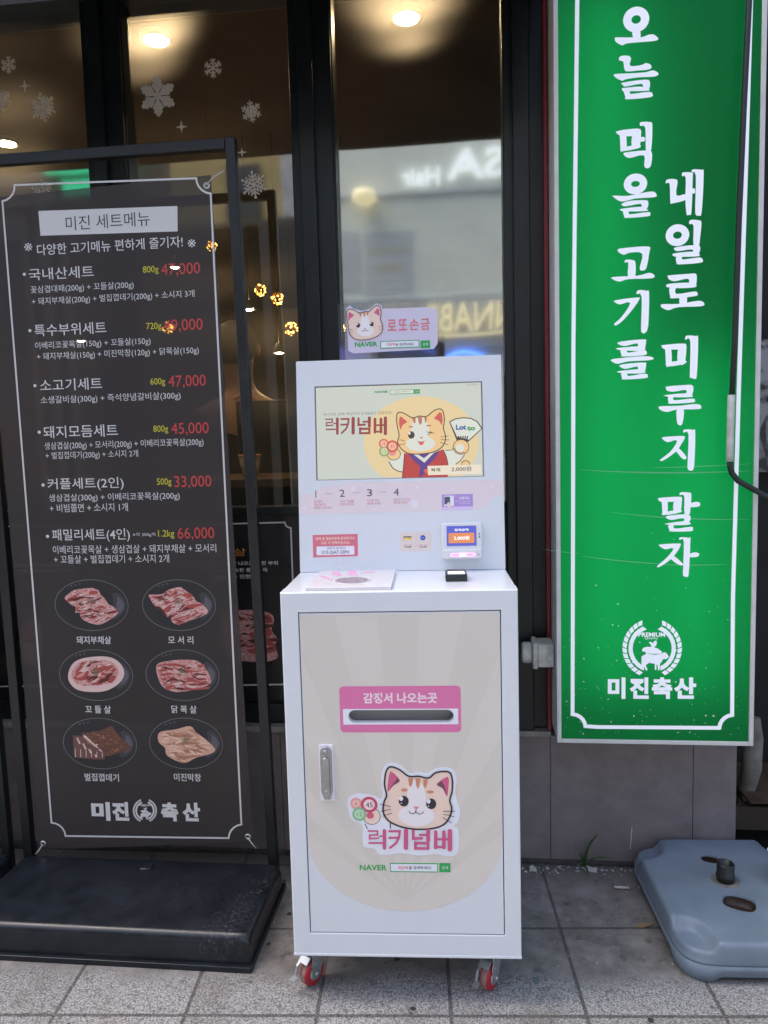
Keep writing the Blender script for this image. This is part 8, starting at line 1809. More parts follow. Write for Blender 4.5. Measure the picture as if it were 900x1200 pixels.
b = MB().mat(pmat('screen_glass', (.02, .02, .02, 1), .2)); b.prism(scr_hole, lambda u, v, t: hp(u, v, t), -.011, -.0045); sc = b.build('screen', hs)
art('screen_image', 'screen_picture', sc, lambda u, v, h: hp(u, v, -.0044 + h * .5))
b = MB().mat(pmat('screen_bezel', (.25, .25, .24, 1), .4)); 
for x0, x1, v0, v1 in ((SX0 + .0001, SX0 + .002, SV0, SV1), (SX1 - .002, SX1 - .0001, SV0, SV1), (SX0 + .002, SX1 - .002, SV0 + .0001, SV0 + .0018), (SX0 + .002, SX1 - .002, SV1 - .0018, SV1 - .0001)):
    b.prism([(x0, v0), (x1, v0), (x1, v1), (x0, v1)], hp, -.0042, .0)
b.build('screen_bezel', hs)
# card reader
rd = MB().mat(pmat('white_plastic', (.74, .74, .76, 1), .35))
def rr(x0, y0, x1, y1, r, n=5):
    P = []
    for cx, cy, a in ((x1 - r, y1 - r, 0), (x0 + r, y1 - r, 90), (x0 + r, y0 + r, 180), (x1 - r, y0 + r, 270)):
        for k in range(n + 1): t = R(a + k * 90 / n); P.append((cx + r * math.cos(t), cy + r * math.sin(t)))
    return P
rd.prism(rr(.106, .029, .211, .123, .006), hp, 0, .018, bev=.003); rd.prism(rr(.110, .030, .208, .056, .005), hp, .018, .034, bev=.003)
rdo = rd.build('card_reader', hs)
b = MB().mat(pmat('reader_screen_blue', (.02, .02, .05, 1), .2, emit=.3, ecol=srgb(92, 100, 214))); b.prism([(.1187, .0634), (.1954, .0634), (.1954, .1151), (.1187, .1151)], hp, .018, .0186)
b.mat(pmat('reader_screen_orange', (.05, .03, .02, 1), .2, emit=.32, ecol=srgb(236, 148, 92))); b.prism(rr(.1235, .0705, .190, .097, .002), hp, .0186, .0189)
b.mat(pmat('reader_text', (.5, .5, .5, 1), .3, emit=.3, ecol=(1, 1, 1, 1)))
for body, cx, cy, w, h in (('2,000원', .157, .0835, .040, .011), ('결제금액', .157, .105, .036, .006)):
    V, Fc = text_mesh(body, .02); xs = [p[0] for p in V]; ys = [p[1] for p in V]
    vs = [b.v(hp(cx + (p[0] - (min(xs) + max(xs)) / 2) * w / (max(xs) - min(xs)), cy + (p[1] - (min(ys) + max(ys)) / 2) * h / (max(ys) - min(ys)), .0193)) for p in V]
    for f in Fc: b.face([vs[i] for i in f])
b.build('reader_screen', rdo)
b = MB().mat(pmat('purple_led', (.6, .3, .6, 1), .3, emit=1.0, ecol=(.85, .2, 1, 1))); b.prism(rr(.1265, .0365, .1905, .0455, .004), hp, .034, .0346)
b.mat(pmat('white_led', (1, .9, 1, 1), .3, emit=1.6, ecol=(1, .85, 1, 1))); b.prism(rr(.150, .0375, .167, .0445, .003), hp, .0346, .035)
b.mat(pmat('slot_black', (.02, .02, .02, 1), .4)); b.prism([(.132, .0403), (.185, .0403), (.185, .0417), (.132, .0417)], hp, .035, .0354); b.build('card_slot', rdo)
b = MB().mat(pmat('dark_mark', (.1, .1, .12, 1), .5)); b.prism([(.2015, .084), (.2045, .084), (.2045, .089), (.2015, .089)], hp, .018, .0185); b.prism([(.2015, .092), (.2045, .092), (.2045, .096), (.2015, .096)], hp, .018, .0185); b.prism(rr(.198, .040, .2005, .0435, .001), hp, .034, .0345); b.build('reader_mark', rdo)
# shelf items
b = MB().mat(pmat('tray_acrylic', (.74, .70, .70, 1), .25, coat=.3)); b.box(-.213, .015, ZS + .0003, -.015, .24, ZS + .008, .001); tray = b.build('palm_plate', K)
art('tray_art', 'petal_print', tray, lambda u, v, h: (u, v, ZS + .008 + h))
b = MB().mat(pmat('palm_lens', (.30, .25, .27, 1), .15, noise=.4, scale=90)); b.lathe([(.0415, 0), (.0415, .0006)], (-.114, .098, ZS + .0081), seg=32); b.mat(pmat('palm_ring', (.8, .78, .8, 1), .3)); b.lathe([(.0415, .0005), (.045, .0008), (.045, 0)], (-.114, .098, ZS + .0081), seg=32, caps=False); b.build('palm_lens', tray)
b = MB().mat(pmat('black_plastic', (.015, .018, .018, 1), .35)); b.box(.111, .105, ZS + .0003, .163, .168, ZS + .017, .002); b.box(.116, .15, ZS + .017, .158, .166, ZS + .020, .001); nfc = b.build('scanner', K)
b = MB().mat(pmat('scanner_glass', (.45, .62, .58, 1), .08, emit=.35, ecol=(.8, 1, .95, 1))); b.box(.117, .112, ZS + .0172, .157, .148, ZS + .0182); b.build('scanner_window', nfc)
# casters
red = pmat('red_wheel', (.42, .018, .03, 1), .4, noise=.15, scale=60); tread = pmat('worn_tread', (.26, .17, .15, 1), .8, noise=.35, scale=80); zinc = pmat('zinc_plate', (.50, .53, .55, 1), .32, metal=.85, noise=.2, scale=30)
def caster(cx, cy, ang):
    f = Vector((math.cos(ang), math.sin(ang), 0)); ax = Vector((-f.y, f.x, 0)); c = Vector((cx, cy, .0345)); U = Vector((0, 0, 1))
    if ax.y > 0: ax = -ax
    b = MB().mat(zinc); T = ZB - .0032
    m = c - f * .022
    b.box(m.x - .032, m.y - .03, T - .005, m.x + .032, m.y + .03, T, .001)
    b.lathe([(.02, T - .016), (.024, T - .006), (.02, T - .005)], (m.x, m.y, 0), seg=20)
    for sd in (-1, 1):
        pts = [(-.044, T - .012 - .0345), (.004, T - .012 - .0345), (.016, .022), (.013, -.004), (.006, -.013), (-.006, -.013), (-.012, -.004)]
        b.prism(pts, lambda p, q, t: c + f * p + U * q + ax * t, sd * .0165 - .0012, sd * .0165 + .0012)
        b.lathe([(.006, 0), (.006, .004), (.003, .005)], c + ax * sd * .0177, ax * sd, 12); b.lathe([(.003, 0), (.003, .002)], c + ax * sd * .0177 + U * .026 + f * .002, ax * sd, 10)
    b.prism([(-.044, T - .0155), (.008, T - .0155), (.008, T - .0125), (-.044, T - .0125)], lambda p, q, t: Vector((c.x, c.y, 0)) + f * p + U * q + ax * t, -.0178, .0178)
    cs = b.build('caster', K)
    b = MB().mat(red); b.lathe([(.006, -.0125), (.027, -.0125), (.0325, -.0095), (.0325, .0095), (.027, .0125), (.006, .0125)], c, ax, 36)
    b.mat(tread); b.lathe([(.0322, -.0075), (.0338, -.006), (.0341, 0), (.0338, .006), (.0322, .0075)], c, ax, 36, caps=False); b.build('wheel', cs)
    b = MB().mat(zinc)
    for sd in (-1, 1): b.lathe([(.019, 0), (.017, .003), (.008, .0035)], c + ax * sd * .0124, ax * sd, 24)
    b.build('hub_cap', cs)
    b = MB().mat(pmat('bright_zinc', (.36, .38, .40, 1), .42, metal=.8))
    P = [(.000, .050), (.018, .047), (.031, .036), (.040, .030), (.047, .008), (.062, .004)]
    L = [(p, q) for p, q in P] + [(p - .0012, q - .002) for p, q in P[::-1]]
    hw = .015
    b.prism(L[0:3] + [(P[2][0] - .0012, P[2][1] - .002), (P[1][0] - .0012, P[1][1] - .002), (P[0][0] - .0012, P[0][1] - .002)], lambda p, q, t: c + f * p + U * q + ax * t, -.0145, .0145)
    b.prism([P[2], P[3], P[4], (P[4][0] - .002, P[4][1] - .001), (P[3][0] - .002, P[3][1] - .001), (P[2][0] - .002, P[2][1] - .001)], lambda p, q, t: c + f * p + U * q + ax * t, -.0135, -.0075)
    b.prism([P[4], P[5], (P[5][0], P[5][1] - .002), (P[4][0], P[4][1] - .002)], lambda p, q, t: c + f * p + U * q + ax * t, -.015, .001); b.build('brake_lever', cs)
caster(-.240, .063, R(232)); caster(.199, .058, R(236)); caster(-.22, .39, R(250)); caster(.22, .39, R(300))

# ---- acrylic card standing on the kiosk
CD = thing('card_sign', 'clear acrylic card sign with a cat head standing on the kiosk', 'sign', (-.02, .35, 1.5587))
acr = bpy.data.materials.new('clear_acrylic'); acr.use_nodes = True; nt = acr.node_tree; nt.nodes.clear()
o_ = N(nt, 'ShaderNodeOutputMaterial'); a1 = N(nt, 'ShaderNodeBsdfTransparent', Color=(.9, .91, .92, 1)); a2 = N(nt, 'ShaderNodeBsdfGlossy', Roughness=.05); a3 = N(nt, 'ShaderNodeMixShader'); a3.inputs[0].default_value = .035
nt.links.new(a1.outputs[0], a3.inputs[1]); nt.links.new(a2.outputs[0], a3.inputs[2]); nt.links.new(a3.outputs[0], o_.inputs['Surface'])
b = MB().mat(acr); b.box(-.156, .3455, 1.559, .109, .3485, 1.708, .0006); b.box(-.156, .3455, 1.5588, .109, .40, 1.5612, .0006); b.build('acrylic_stand', CD)
art('card_art', 'printed_card', CD, lambda u, v, h: (u, .3452 - h, v))

# ---- menu banner stand
stand_m = pmat('black_stand_metal', (.014, .015, .016, 1), .4, noise=.2, scale=10)
def banner_mat():
    m = bpy.data.materials.new('banner_film'); m.use_nodes = True; nt = m.node_tree; p = nt.nodes['Principled BSDF']; out = nt.nodes['Material Output']
    tc = N(nt, 'ShaderNodeTexCoord'); n = N(nt, 'ShaderNodeTexNoise', Scale=6.0, Detail=4.0); nt.links.new(tc.outputs['Object'], n.inputs['Vector'])
    p.inputs['Base Color'].default_value = (.050, .042, .041, 1); p.inputs['Roughness'].default_value = .5; p.inputs['Specular IOR Level'].default_value = .3
    bp = N(nt, 'ShaderNodeBump', Strength=.15, Distance=.01); nt.links.new(n.outputs['Fac'], bp.inputs['Height']); nt.links.new(bp.outputs[0], p.inputs['Normal'])
    t = N(nt, 'ShaderNodeBsdfTransparent'); mx = N(nt, 'ShaderNodeMixShader'); mx.inputs[0].default_value = .16
    nt.links.new(p.outputs[0], mx.inputs[1]); nt.links.new(t.outputs[0], mx.inputs[2]); nt.links.new(mx.outputs[0], out.inputs['Surface']); return m
BY = -.19
ST = thing('banner_stand', 'black menu banner stand with prices and six dishes, nearer of two', 'banner stand', (-.8, -.3, 0), FAC, 'black menu banner stands')
def bar(b, p, q, w=.0145): 
    d = Vector(q) - Vector(p); n_ = Vector((d.z, 0, -d.x)).normalized() * w
    x = [Vector(p) + n_, Vector(p) - n_, Vector(q) - n_, Vector(q) + n_]
    b.prism([(v.x, v.z) for v in x], lambda a, c, t: (a, t, c), BY + .008, BY + .034, bev=.002)
b = MB().mat(stand_m); bar(b, (-.416, 0, .0), (-.452, 0, 2.20)); bar(b, (-1.210, 0, .0), (-1.240, 0, 2.20)); bar(b, (-1.2245, 0, 2.186), (-.4675, 0, 2.1845)); b.build('frame', ST, FAC)
# film with slight waves
ban = MB().mat(banner_mat()); c0 = [(-1.1688, .092), (-.4713, .140), (-.5077, 2.098), (-1.2015, 2.075)]
def bpt(s_, t_): 
    lo = Vector(c0[0]) * (1 - s_) + Vector(c0[1]) * s_; hi = Vector(c0[3]) * (1 - s_) + Vector(c0[2]) * s_; return lo * (1 - t_) + hi * t_
NX, NZ = 24, 60; gv = []
for j in range(NZ + 1):
    gv.append([ban.v((*[bpt(i / NX, j / NZ)[0]], BY, bpt(i / NX, j / NZ)[1])) for i in range(NX + 1)])
for j in range(NZ):
    for i in range(NX): ban.face([gv[j][i], gv[j][i + 1], gv[j + 1][i + 1], gv[j + 1][i]], True)
bo = ban.build('banner', ST, FAC)
bfn = lambda u, v, h: (u, BY - .0006 - h, v)
for k in sorted(DATA):
    if k.startswith('banner_lettering'): art(k, 'menu_lettering', bo, bfn, FAC)
[art('caption%d' % k, 'dish_caption', bo, bfn, FAC) for k in range(6)]; art('banner_shop_name', 'shop_lettering', bo, bfn, FAC); art('banner_border', 'border_line', bo, bfn, FAC); art('banner_emblem', 'emblem', bo, bfn, FAC)
for i in range(6): art('dish%d' % i, 'dish_picture', bo, bfn, FAC)
eye = pmat('eyelet_steel', (.5, .5, .5, 1), .3, metal=.9)
for u, v in ((-1.150, .112), (-.487, .157), (-.521, 2.07), (-1.185, 2.05)):
    b = MB().mat(eye); b.lathe([(.004, 0), (.0045, .002), (.009, .0015), (.010, 0)], (u, BY - .001, v), (0, -1, 0), 16, caps=False); b.build('eyelet', bo, FAC)
tie_m = pmat('white_tie', (.5, .5, .5, 1), .7)
for P in ([(-1.150, BY - .004, .112), (-1.165, BY - .004, .09), (-1.178, BY - .002, .078)], [(-.487, BY - .004, .157), (-.472, BY - .004, .135), (-.462, BY - .002, .122)], [(-.521, BY - .004, 2.07), (-.5, BY - .003, 2.09), (-.47, BY + .006, 2.11)]):
    b = MB().mat(tie_m); b.tube(P, .0018, 6); b.build('tie_cord', ST, FAC)
# water-filled foot
foot_m = pmat('black_foot_plastic', (.010, .013, .018, 1), .32, specks=.28, noise=.3, scale=18, bump=.12, bscale=40)
b = MB().mat(foot_m)
prof = [(-.550, .016)] + [(-.528 + .022 * math.cos(R(a)), .071 + .022 * math.sin(R(a))) for a in range(180, 93, -9)] + [(-.49, .0945), (-.40, .0945), (-.30, .0925), (-.235, .0905), (-.226, .089), (-.219, .084), (-.216, .078), (-.216, .016)]
def sect(x, k):
    return [b.v((x, -.383 + (p + .383) * (1 - .03 * k), .016 + (q - .016) * (1 - .0 * k) - max(0, q - .016) * .22 * k * k)) for p, q in prof]
xs_ = [(-1.2, 1.0), (-1.196, .72), (-1.190, .42), (-1.182, .2), (-1.170, .05), (-1.155, 0)] + [(-1.155 + .73 * i / 12, 0) for i in range(1, 12)] + [(-.425, 0), (-.410, .05), (-.398, .2), (-.390, .42), (-.384, .72), (-.380, 1.0)]
rows = [sect(x, k) for x, k in xs_]
for i in range(len(rows) - 1):
    for j in range(len(prof) - 1): b.face([rows[i][j], rows[i][j + 1], rows[i + 1][j + 1], rows[i + 1][j]], True)
b.face(rows[0], False); b.face(rows[-1][::-1], False); b.box(-1.205, -.562, .0, -.374, -.19, .0155, .002)
b.box(-1.19, -.216, .0, -.40, -.196, .076, .003)
b.lathe([(.021, 0), (.021, .005), (.016, .008)], (-.78, -.262, .0905), (0, .03, 1), 24); b.lathe([(.0245, 0), (.0245, .002)], (-.78, -.262, .0912), (0, .03, 1), 24)
b.mat(pmat('recess_black', (.006, .006, .007, 1), .8)); b.box(-.82, -.5512, .0158, -.70, -.545, .026, .001); b.build('foot', ST, FAC, normals=True)
def copy_tree(o, parent=None):
    c = o.copy(); COL.objects.link(c)
    if parent: c.parent = parent
    for ch in list(o.children): copy_tree(ch, c)
    return c
S2 = copy_tree(ST); S2.matrix_basis = FAC @ Matrix.Translation((-.8 - .868, -.3, 0)); S2['label'] = 'black menu banner stand cut off by the left edge of the picture'

# ---- green vertical sign box
SX, SXR, SZ, SZT, SYF, SYB = .441, .981, .459, 3.0, -.155, .0
G_ = thing('green_sign', 'tall backlit green sign box with white vertical lettering', 'sign', ((SX + SXR) / 2, -.08, SZ), FAC)
ivory = pmat('ivory_sign_trim', (.62, .62, .60, 1), .45, noise=.08, scale=20)
b = MB().mat(ivory)
b.box(SX, SYF + .004, SZ, SX + .004, SYB, SZT); b.box(SXR - .004, SYF + .004, SZ, SXR, SYB, SZT); b.box(SX + .004, SYF + .004, SZ, SXR - .004, SYB, SZ + .004); b.box(SX + .004, -.01, SZ + .004, SXR - .004, -.004, SZT)
b.box(SX - .0015, SYF - .006, SZ - .0015, SX + .011, SYF + .004, SZT, .0015); b.box(SXR - .011, SYF - .006, SZ - .0015, SXR + .0015, SYF + .004, SZT, .0015); b.box(SX + .011, SYF - .006, SZ - .0015, SXR - .011, SYF + .004, SZ + .010, .0015)
b.build('casing', G_, FAC)
gf_ = bpy.data.materials.new('green_translucent_face'); gf_.use_nodes = True; nt = gf_.node_tree; nt.nodes.clear()
o_ = N(nt, 'ShaderNodeOutputMaterial'); d_ = N(nt, 'ShaderNodeBsdfPrincipled', Roughness=.35); d_.inputs['Specular IOR Level'].default_value = .18; d_.inputs['Base Color'].default_value = (.004, .105, .038, 1)
t_ = N(nt, 'ShaderNodeBsdfTranslucent', Color=(.004, .47, .11, 1)); m_ = N(nt, 'ShaderNodeMixShader'); m_.inputs[0].default_value = .5
nt.links.new(d_.outputs[0], m_.inputs[1]); nt.links.new(t_.outputs[0], m_.inputs[2]); nt.links.new(m_.outputs[0], o_.inputs['Surface'])
b = MB().mat(gf_); b.face([b.v(p) for p in ((SX + .0108, SYF - .001, SZ + .0098), (SXR - .0108, SYF - .001, SZ + .0098), (SXR - .0108, SYF - .001, SZT), (SX + .0108, SYF - .001, SZT))]); fc = b.build('face', G_, FAC)
sfn = lambda u, v, h: (u, SYF - .0016 - h, v)
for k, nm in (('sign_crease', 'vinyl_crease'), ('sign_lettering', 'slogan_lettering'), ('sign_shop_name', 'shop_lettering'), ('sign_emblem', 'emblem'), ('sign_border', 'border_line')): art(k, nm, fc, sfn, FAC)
b = MB().mat(pmat('tube_light', (1, 1, 1, 1), .5, emit=2.1, ecol=(.95, 1, .95, 1)))
tl_ = b.mats[0]
for x0, z1 in ((.14, 2.5), (.38, 1.55)):
    b = MB().mat(tl_); b.tube([(SX + x0, -.045, SZ + .14), (SX + x0, -.045, z1)], .012, 8); b.build('light_tube', G_, FAC)
b = MB().mat(pmat('white_chip', (.75, .8, .75, 1), .6))
for k in range(130):
    u = random.uniform(SX + .02, SXR - .02); v = SZ + .02 + abs(random.gauss(0, .22)); r = random.choice((.0008, .001, .0012, .0022)) * random.uniform(.6, 1.3)
    if v < 1.3: b.face([b.v((u + r * math.cos(q) * random.uniform(.6, 1.2), SYF - .0014, v + r * math.sin(q) * random.uniform(.6, 1.2))) for q in (0, 1.3, 2.5, 3.8, 5.1)])
struct(b.build('paint_chip', fc, FAC), 'stuff')

# ---- things round the sign
b = MB().mat(pmat('red_strip', (.20, .012, .02, 1), .4)); b.box(.4265, -.024, .44, .4385, -.002, 3.0, .002); tag(b.build('red_trim', frame=FAC), 'thin dark red strip running down beside the green sign', 'trim')
jb = thing('junction_box', 'weathered beige junction box between the kiosk and the green sign', 'box', (.40, -.05, .66), FAC)
beige = pmat('weathered_beige_plastic', (.50, .49, .45, 1), .6, noise=.25, scale=30, bump=.1, bscale=80)
b = MB().mat(beige); b.box(.392, -.105, .664, .4385, -.026, .733, .002); b.build('box_body', jb, FAC)
b = MB().mat(beige); b.box(.3775, -.109, .660, .3915, -.026, .737, .002); b.box(.3855, -.1095, .6595, .3885, -.1, .7375, .0008); b.build('lid', jb, FAC)
b = MB().mat(beige); b.lathe([(.030, 0), (.032, .01), (.032, .024), (.028, .03)], (.377, -.066, .698), (-1, 0, 0), 22); b.lathe([(.011, 0), (.011, .001), (.0095, .0012)], (.424, -.105, .694), (0, -1, 0), 20); b.build('conduit_cap', jb, FAC)
cb = thing('hanging_cable', 'black cable hanging down the right side of the green sign', 'cable', (.9, -.2, 1.2), FAC)
cy = -.19
pts = [(.930, cy, 2.75), (.9264, cy, 2.4354), (.9181, cy, 2.1866), (.9102, cy, 1.8881), (.9044, cy, 1.5807), (.8983, cy, 1.4124)]
b = MB().mat(pmat('cable_black', (.012, .014, .016, 1), .45)); b.tube(pts, .0072, 10); b.build('cable_run', cb, FAC)
b = MB().mat(beige); b.tube([(.8985, cy, 1.44), (.897, cy, 1.36), (.8965, cy, 1.287), (.897, cy, 1.262)], .0095, 10); b.build('taped_sleeve', cb, FAC)
b = MB().mat(MATS['cable_black']); b.tube([(.8967, cy, 1.27), (.8985, cy, 1.245), (.9032, cy, 1.2295), (.919, cy, 1.2095), (.955, cy, 1.188), (1.02, cy, 1.150), (1.2, cy - .02, 1.06), (1.5, cy - .02, 1.0)], .0078, 10); b.build('cable_run', cb, FAC)

# ---- parasol base
pb_m = pmat('blue_grey_plastic', (.17, .215, .27, 1), .42, specks=.35, noise=.14, scale=9, bump=.1, bscale=260)
hole_m = pmat('dirty_hole', (.03, .014, .008, 1), .5, noise=.5, scale=60)
PBX0, PBX1, PBY0, PBY1, PBH = .672, 1.135, .085, .575, .103
PB = thing('parasol_base', 'blue grey plastic parasol base lying empty on the pavement', 'parasol base', ((PBX0 + PBX1) / 2, (PBY0 + PBY1) / 2, 0))
b = MB().mat(pb_m)
pcx, pcy, hx, hy = (PBX0 + PBX1) / 2, (PBY0 + PBY1) / 2, (PBX1 - PBX0) / 2, (PBY1 - PBY0) / 2
def sm(e0, e1, x): t = min(1, max(0, (x - e0) / (e1 - e0))); return t * t * (3 - 2 * t)
def outline(a, inset=0.):
    n = 7.0; c, s_ = math.cos(a), math.sin(a); k = (abs(c) ** n + abs(s_) ** n) ** (-1 / n); return (c * k * (hx - inset), s_ * k * (hy - inset))
def pz(x, y):
    z = PBH
    for sx in (-1, 1):
        for sy in (-1, 1):
            dx, dy = (hx - x * sx) / .082, (hy - y * sy) / .105; d = (abs(dx) ** 3 + abs(dy) ** 3) ** (1 / 3)
            z -= .026 * (1 - sm(.86, 1.08, d))
    return z
NA, NR = 168, 26
def oval(cx, cy, rx, ry, n, rot):
    P = [(rx * math.copysign(abs(math.cos(t)) ** (2 / n), math.cos(t)), ry * math.copysign(abs(math.sin(t)) ** (2 / n), math.sin(t))) for t in [2 * math.pi * i / 40 for i in range(40)]]
    c, s_ = math.cos(rot), math.sin(rot); return [(cx + x * c - y * s_, cy + x * s_ + y * c) for x, y in P]
HOLES = [oval(.8705, .252, .041, .035, 2.9, -.45), oval(.8726, .460, .027, .022, 2.4, -.35)]
rings = []
for r in range(NR + 1):
    f = .64 + .36 * (1 - (1 - r / NR) ** 1.3); row = []
    for a in range(NA):
        ang = 2 * math.pi * a / NA; x, y = outline(ang); x *= f; y *= f
        edge = min(1, (1 - f) * hx / .012); row.append(b.v((pcx + x, pcy + y, pz(x, y) - .012 * (1 - math.sqrt(max(0, 1 - (1 - edge) ** 2))))))
    rings.append(row)
loop = [(v.co.x, v.co.y) for v in rings[0]]
lz = {(round(v.co.x, 5), round(v.co.y, 5)): v for v in rings[0]}
vs_ = [Vector(p) for p in loop] + [Vector(p) for h in HOLES for p in h]; es_ = []; o_ = 0
for h in [loop] + HOLES: es_ += [(o_ + i, o_ + (i + 1) % len(h)) for i in range(len(h))]; o_ += len(h)
V_, E_, F_, *_r = delaunay_2d_cdt(vs_, es_, [], 0, 1e-6)
vv = [lz.get((round(p.x, 5), round(p.y, 5))) or b.v((p.x, p.y, PBH)) for p in V_]
for f in F_:
    c = sum((V_[i] for i in f), Vector((0, 0))) / len(f)
    if inside(c, loop) and not any(inside(c, h) for h in HOLES): b.face([vv[i] for i in f], False)
b.mat(hole_m)
for h, d in zip(HOLES, (.03, .05)):
    cx = sum(p[0] for p in h) / len(h); cy_ = sum(p[1] for p in h) / len(h); A_ = None
    for k, (s_, z) in enumerate(((1.0, PBH), (.975, PBH - .002), (.95, PBH - .006), (.94, PBH - d))):
        B_ = [b.v((cx + (p[0] - cx) * s_, cy_ + (p[1] - cy_) * s_, z)) for p in h]
        if A_:
            b.mat(pb_m if k <= 2 else hole_m)
            for q in range(len(h)): b.face([A_[q], A_[(q + 1) % len(h)], B_[(q + 1) % len(h)], B_[q]], True)
        A_ = B_
    b.mat(hole_m); b.face(A_, False)
b.mat(pmat('hole_dirt_ring', (.16, .15, .14, 1), .9, noise=.4, scale=60)); b.lathe([(.023, .0008), (.033, .0006), (.037, 0)], (.873, .352, PBH), seg=30, caps=False); b.mat(pb_m)
for inset, z in ((-.002, -.020), (-.004, .053), (-.0042, .0495), (-.0012, .0485), (-.0012, .0475), (-.0058, .0465), (-.006, .02), (-.004, .012), (.002, .0)):
    row = []
    for a in range(NA):
        ang = 2 * math.pi * a / NA; x, y = outline(ang, inset); ox, oy = outline(ang)
        zz = pz(ox, oy) + z if z < 0 else z
        corner = max(0, 1 - min((hx - abs(x)) / .1 if abs(abs(x) - hx) < .13 else 2, 9)) * max(0, 1 - min((hy - abs(y)) / .1 if abs(abs(y) - hy) < .13 else 2, 9))
        if z < .03 and z >= 0: zz = z + .016 * (1 - sm(.05, .35, corner))
        row.append(b.v((pcx + x, pcy + y, zz)))
    rings.append(row)
for i in range(len(rings) - 1):
    for a in range(NA): b.face([rings[i][a], rings[i][(a + 1) % NA], rings[i + 1][(a + 1) % NA], rings[i + 1][a]], True)
b.build('base_block', PB, normals=True)
b = MB().mat(pmat('black_tube', (.012, .013, .014, 1), .4)); b.lathe([(.023, .086), (.023, .112), (.0245, .114), (.0245, .122), (.0225, .124), (.0235, .152), (.0215, .155), (.018, .155), (.018, .10)], (.873, .352, 0), seg=28, caps=False); b.build('pole_socket', PB)
cp = thing('paper_cup', 'white paper cup standing on the blue grey parasol base', 'cup', (1.025, .345, PBH + .001))
cm = pmat('white_paper', (.78, .78, .76, 1), .7)
b = MB().mat(cm); b.lathe([(.0, .002), (.026, .002), (.026, 0), (.0275, 0), (.0375, .085), (.0365, .085), (.0265, .004)], (1.025, .345, PBH + .001), seg=28, caps=False); b.build('cup_wall', cp)
b = MB().mat(cm); b.tube([(1.025 + .0385 * math.cos(k * math.pi / 14), .345 + .0385 * math.sin(k * math.pi / 14), PBH + .086) for k in range(29)], .0018, 6, caps=False); b.build('rim', cp)

# ---- beyond the tile wall
nw = thing('neighbour_wall', 'dark recess wall of the next shop right of the green sign', 'wall', (2, .55, 0), FAC)
b = MB().mat(pmat('recess_wall', (.02, .02, .022, 1), .8, noise=.3, scale=6)); b.box(1.0, .52, 0, 4, .6, 3.2); b.box(.996, .2, 0, 1.02, .52, 3.2); b.build('wall', nw, FAC)
ms = bpy.data.materials.new('marbled_sheet'); ms.use_nodes = True; nt = ms.node_tree; p = nt.nodes['Principled BSDF']; tc = N(nt, 'ShaderNodeTexCoord'); n = N(nt, 'ShaderNodeTexNoise', Scale=11.0, Detail=5.0, Distortion=1.5); r = N(nt, 'ShaderNodeValToRGB'); r.color_ramp.elements[0].position = .42; r.color_ramp.elements[0].color = (.02, .02, .025, 1); r.color_ramp.elements[1].position = .55; r.color_ramp.elements[1].color = (.30, .30, .32, 1)
nt.links.new(tc.outputs['Object'], n.inputs['Vector']); nt.links.new(n.outputs['Fac'], r.inputs[0]); nt.links.new(r.outputs[0], p.inputs['Base Color'])
b = MB().mat(ms); b.box(1.06, .44, 1.20, 1.9, .455, 1.66, .003); tag(b.build('marbled_poster', frame=FAC), 'black and white mottled poster in the recess right of the green sign', 'poster')
b = MB().mat(pmat('grey_cloth', (.20, .185, .16, 1), .9, noise=.45, scale=14, bump=.5, bscale=30)); b.tube([(1.15, .3, .37), (1.15, .29, .30), (1.142, .28, .20), (1.128, .28, .12), (1.125, .28, .095)], [.024, .031, .032, .026, .014], 14); tag(b.build('work_glove', frame=FAC), 'grey cloth glove hanging in the recess below the sign', 'glove')
cbx = thing('cardboard_box', 'worn brown cardboard box standing behind the parasol base', 'box', (1.24, .35, 0), FAC)
card = pmat('dark_cardboard', (.085, .05, .03, 1), .85, noise=.35, scale=16)
b = MB().mat(card); b.box(1.10, .24, 0, 1.5, .50, .125, .003); b.build('carton', cbx, FAC)
b = MB().mat(card); b.box(1.10, .17, .126, 1.5, .25, .130, .001); b.build('flap', cbx, FAC)
bt = thing('glass_bottle', 'dark green glass bottle standing at the end of the tile wall', 'bottle', (1.055, .24, 0), FAC)
b = MB().mat(pmat('dark_bottle_glass', (.012, .02, .014, 1), .12, coat=.5)); b.lathe([(.0, 0), (.029, .001), (.031, .008), (.031, .115), (.013, .155), (.012, .20), (.014, .202), (.014, .212), (.0, .213)], (1.055, .24, 0), seg=20); b.build('bottle_body', bt, FAC)
b = MB().mat(pmat('bottle_label', (.35, .34, .30, 1), .6, noise=.3, scale=40)); b.lathe([(.0315, .035), (.0315, .09)], (1.055, .24, 0), seg=20, caps=False); b.build('bottle_label', bt, FAC)

# ---- litter and a weed at the foot of the wall
wd = thing('weed', 'small green weed growing at the foot of the tile wall', 'weed', (.537, .590, 0))
b = MB().mat(pmat('weed_leaf', (.035, .085, .022, 1), .6, noise=.4, scale=50))
def blade(b, p0, p1, p2, w):
    A, B, C_ = Vector(p0), Vector(p1), Vector(p2); n = 10; L = []
    for i in range(n + 1):
        t = i / n; q = A * (1 - t) ** 2 + B * 2 * t * (1 - t) + C_ * t * t; d = ((B - A) * (1 - t) + (C_ - B) * t).normalized(); s_ = d.cross(Vector((0, -1, .25))).normalized() * w * (.5 + t * 1.2) * (1 - t) ** .6 if t < 1 else Vector((0, 0, 0))
        L.append((b.v(q + s_), b.v(q + Vector((0, .0012, -.0006))), b.v(q - s_)))
    for i in range(n):
        for k in (0, 1): b.face([L[i][k], L[i][k + 1], L[i + 1][k + 1], L[i + 1][k]], True)
base = (.537, .588, .0)
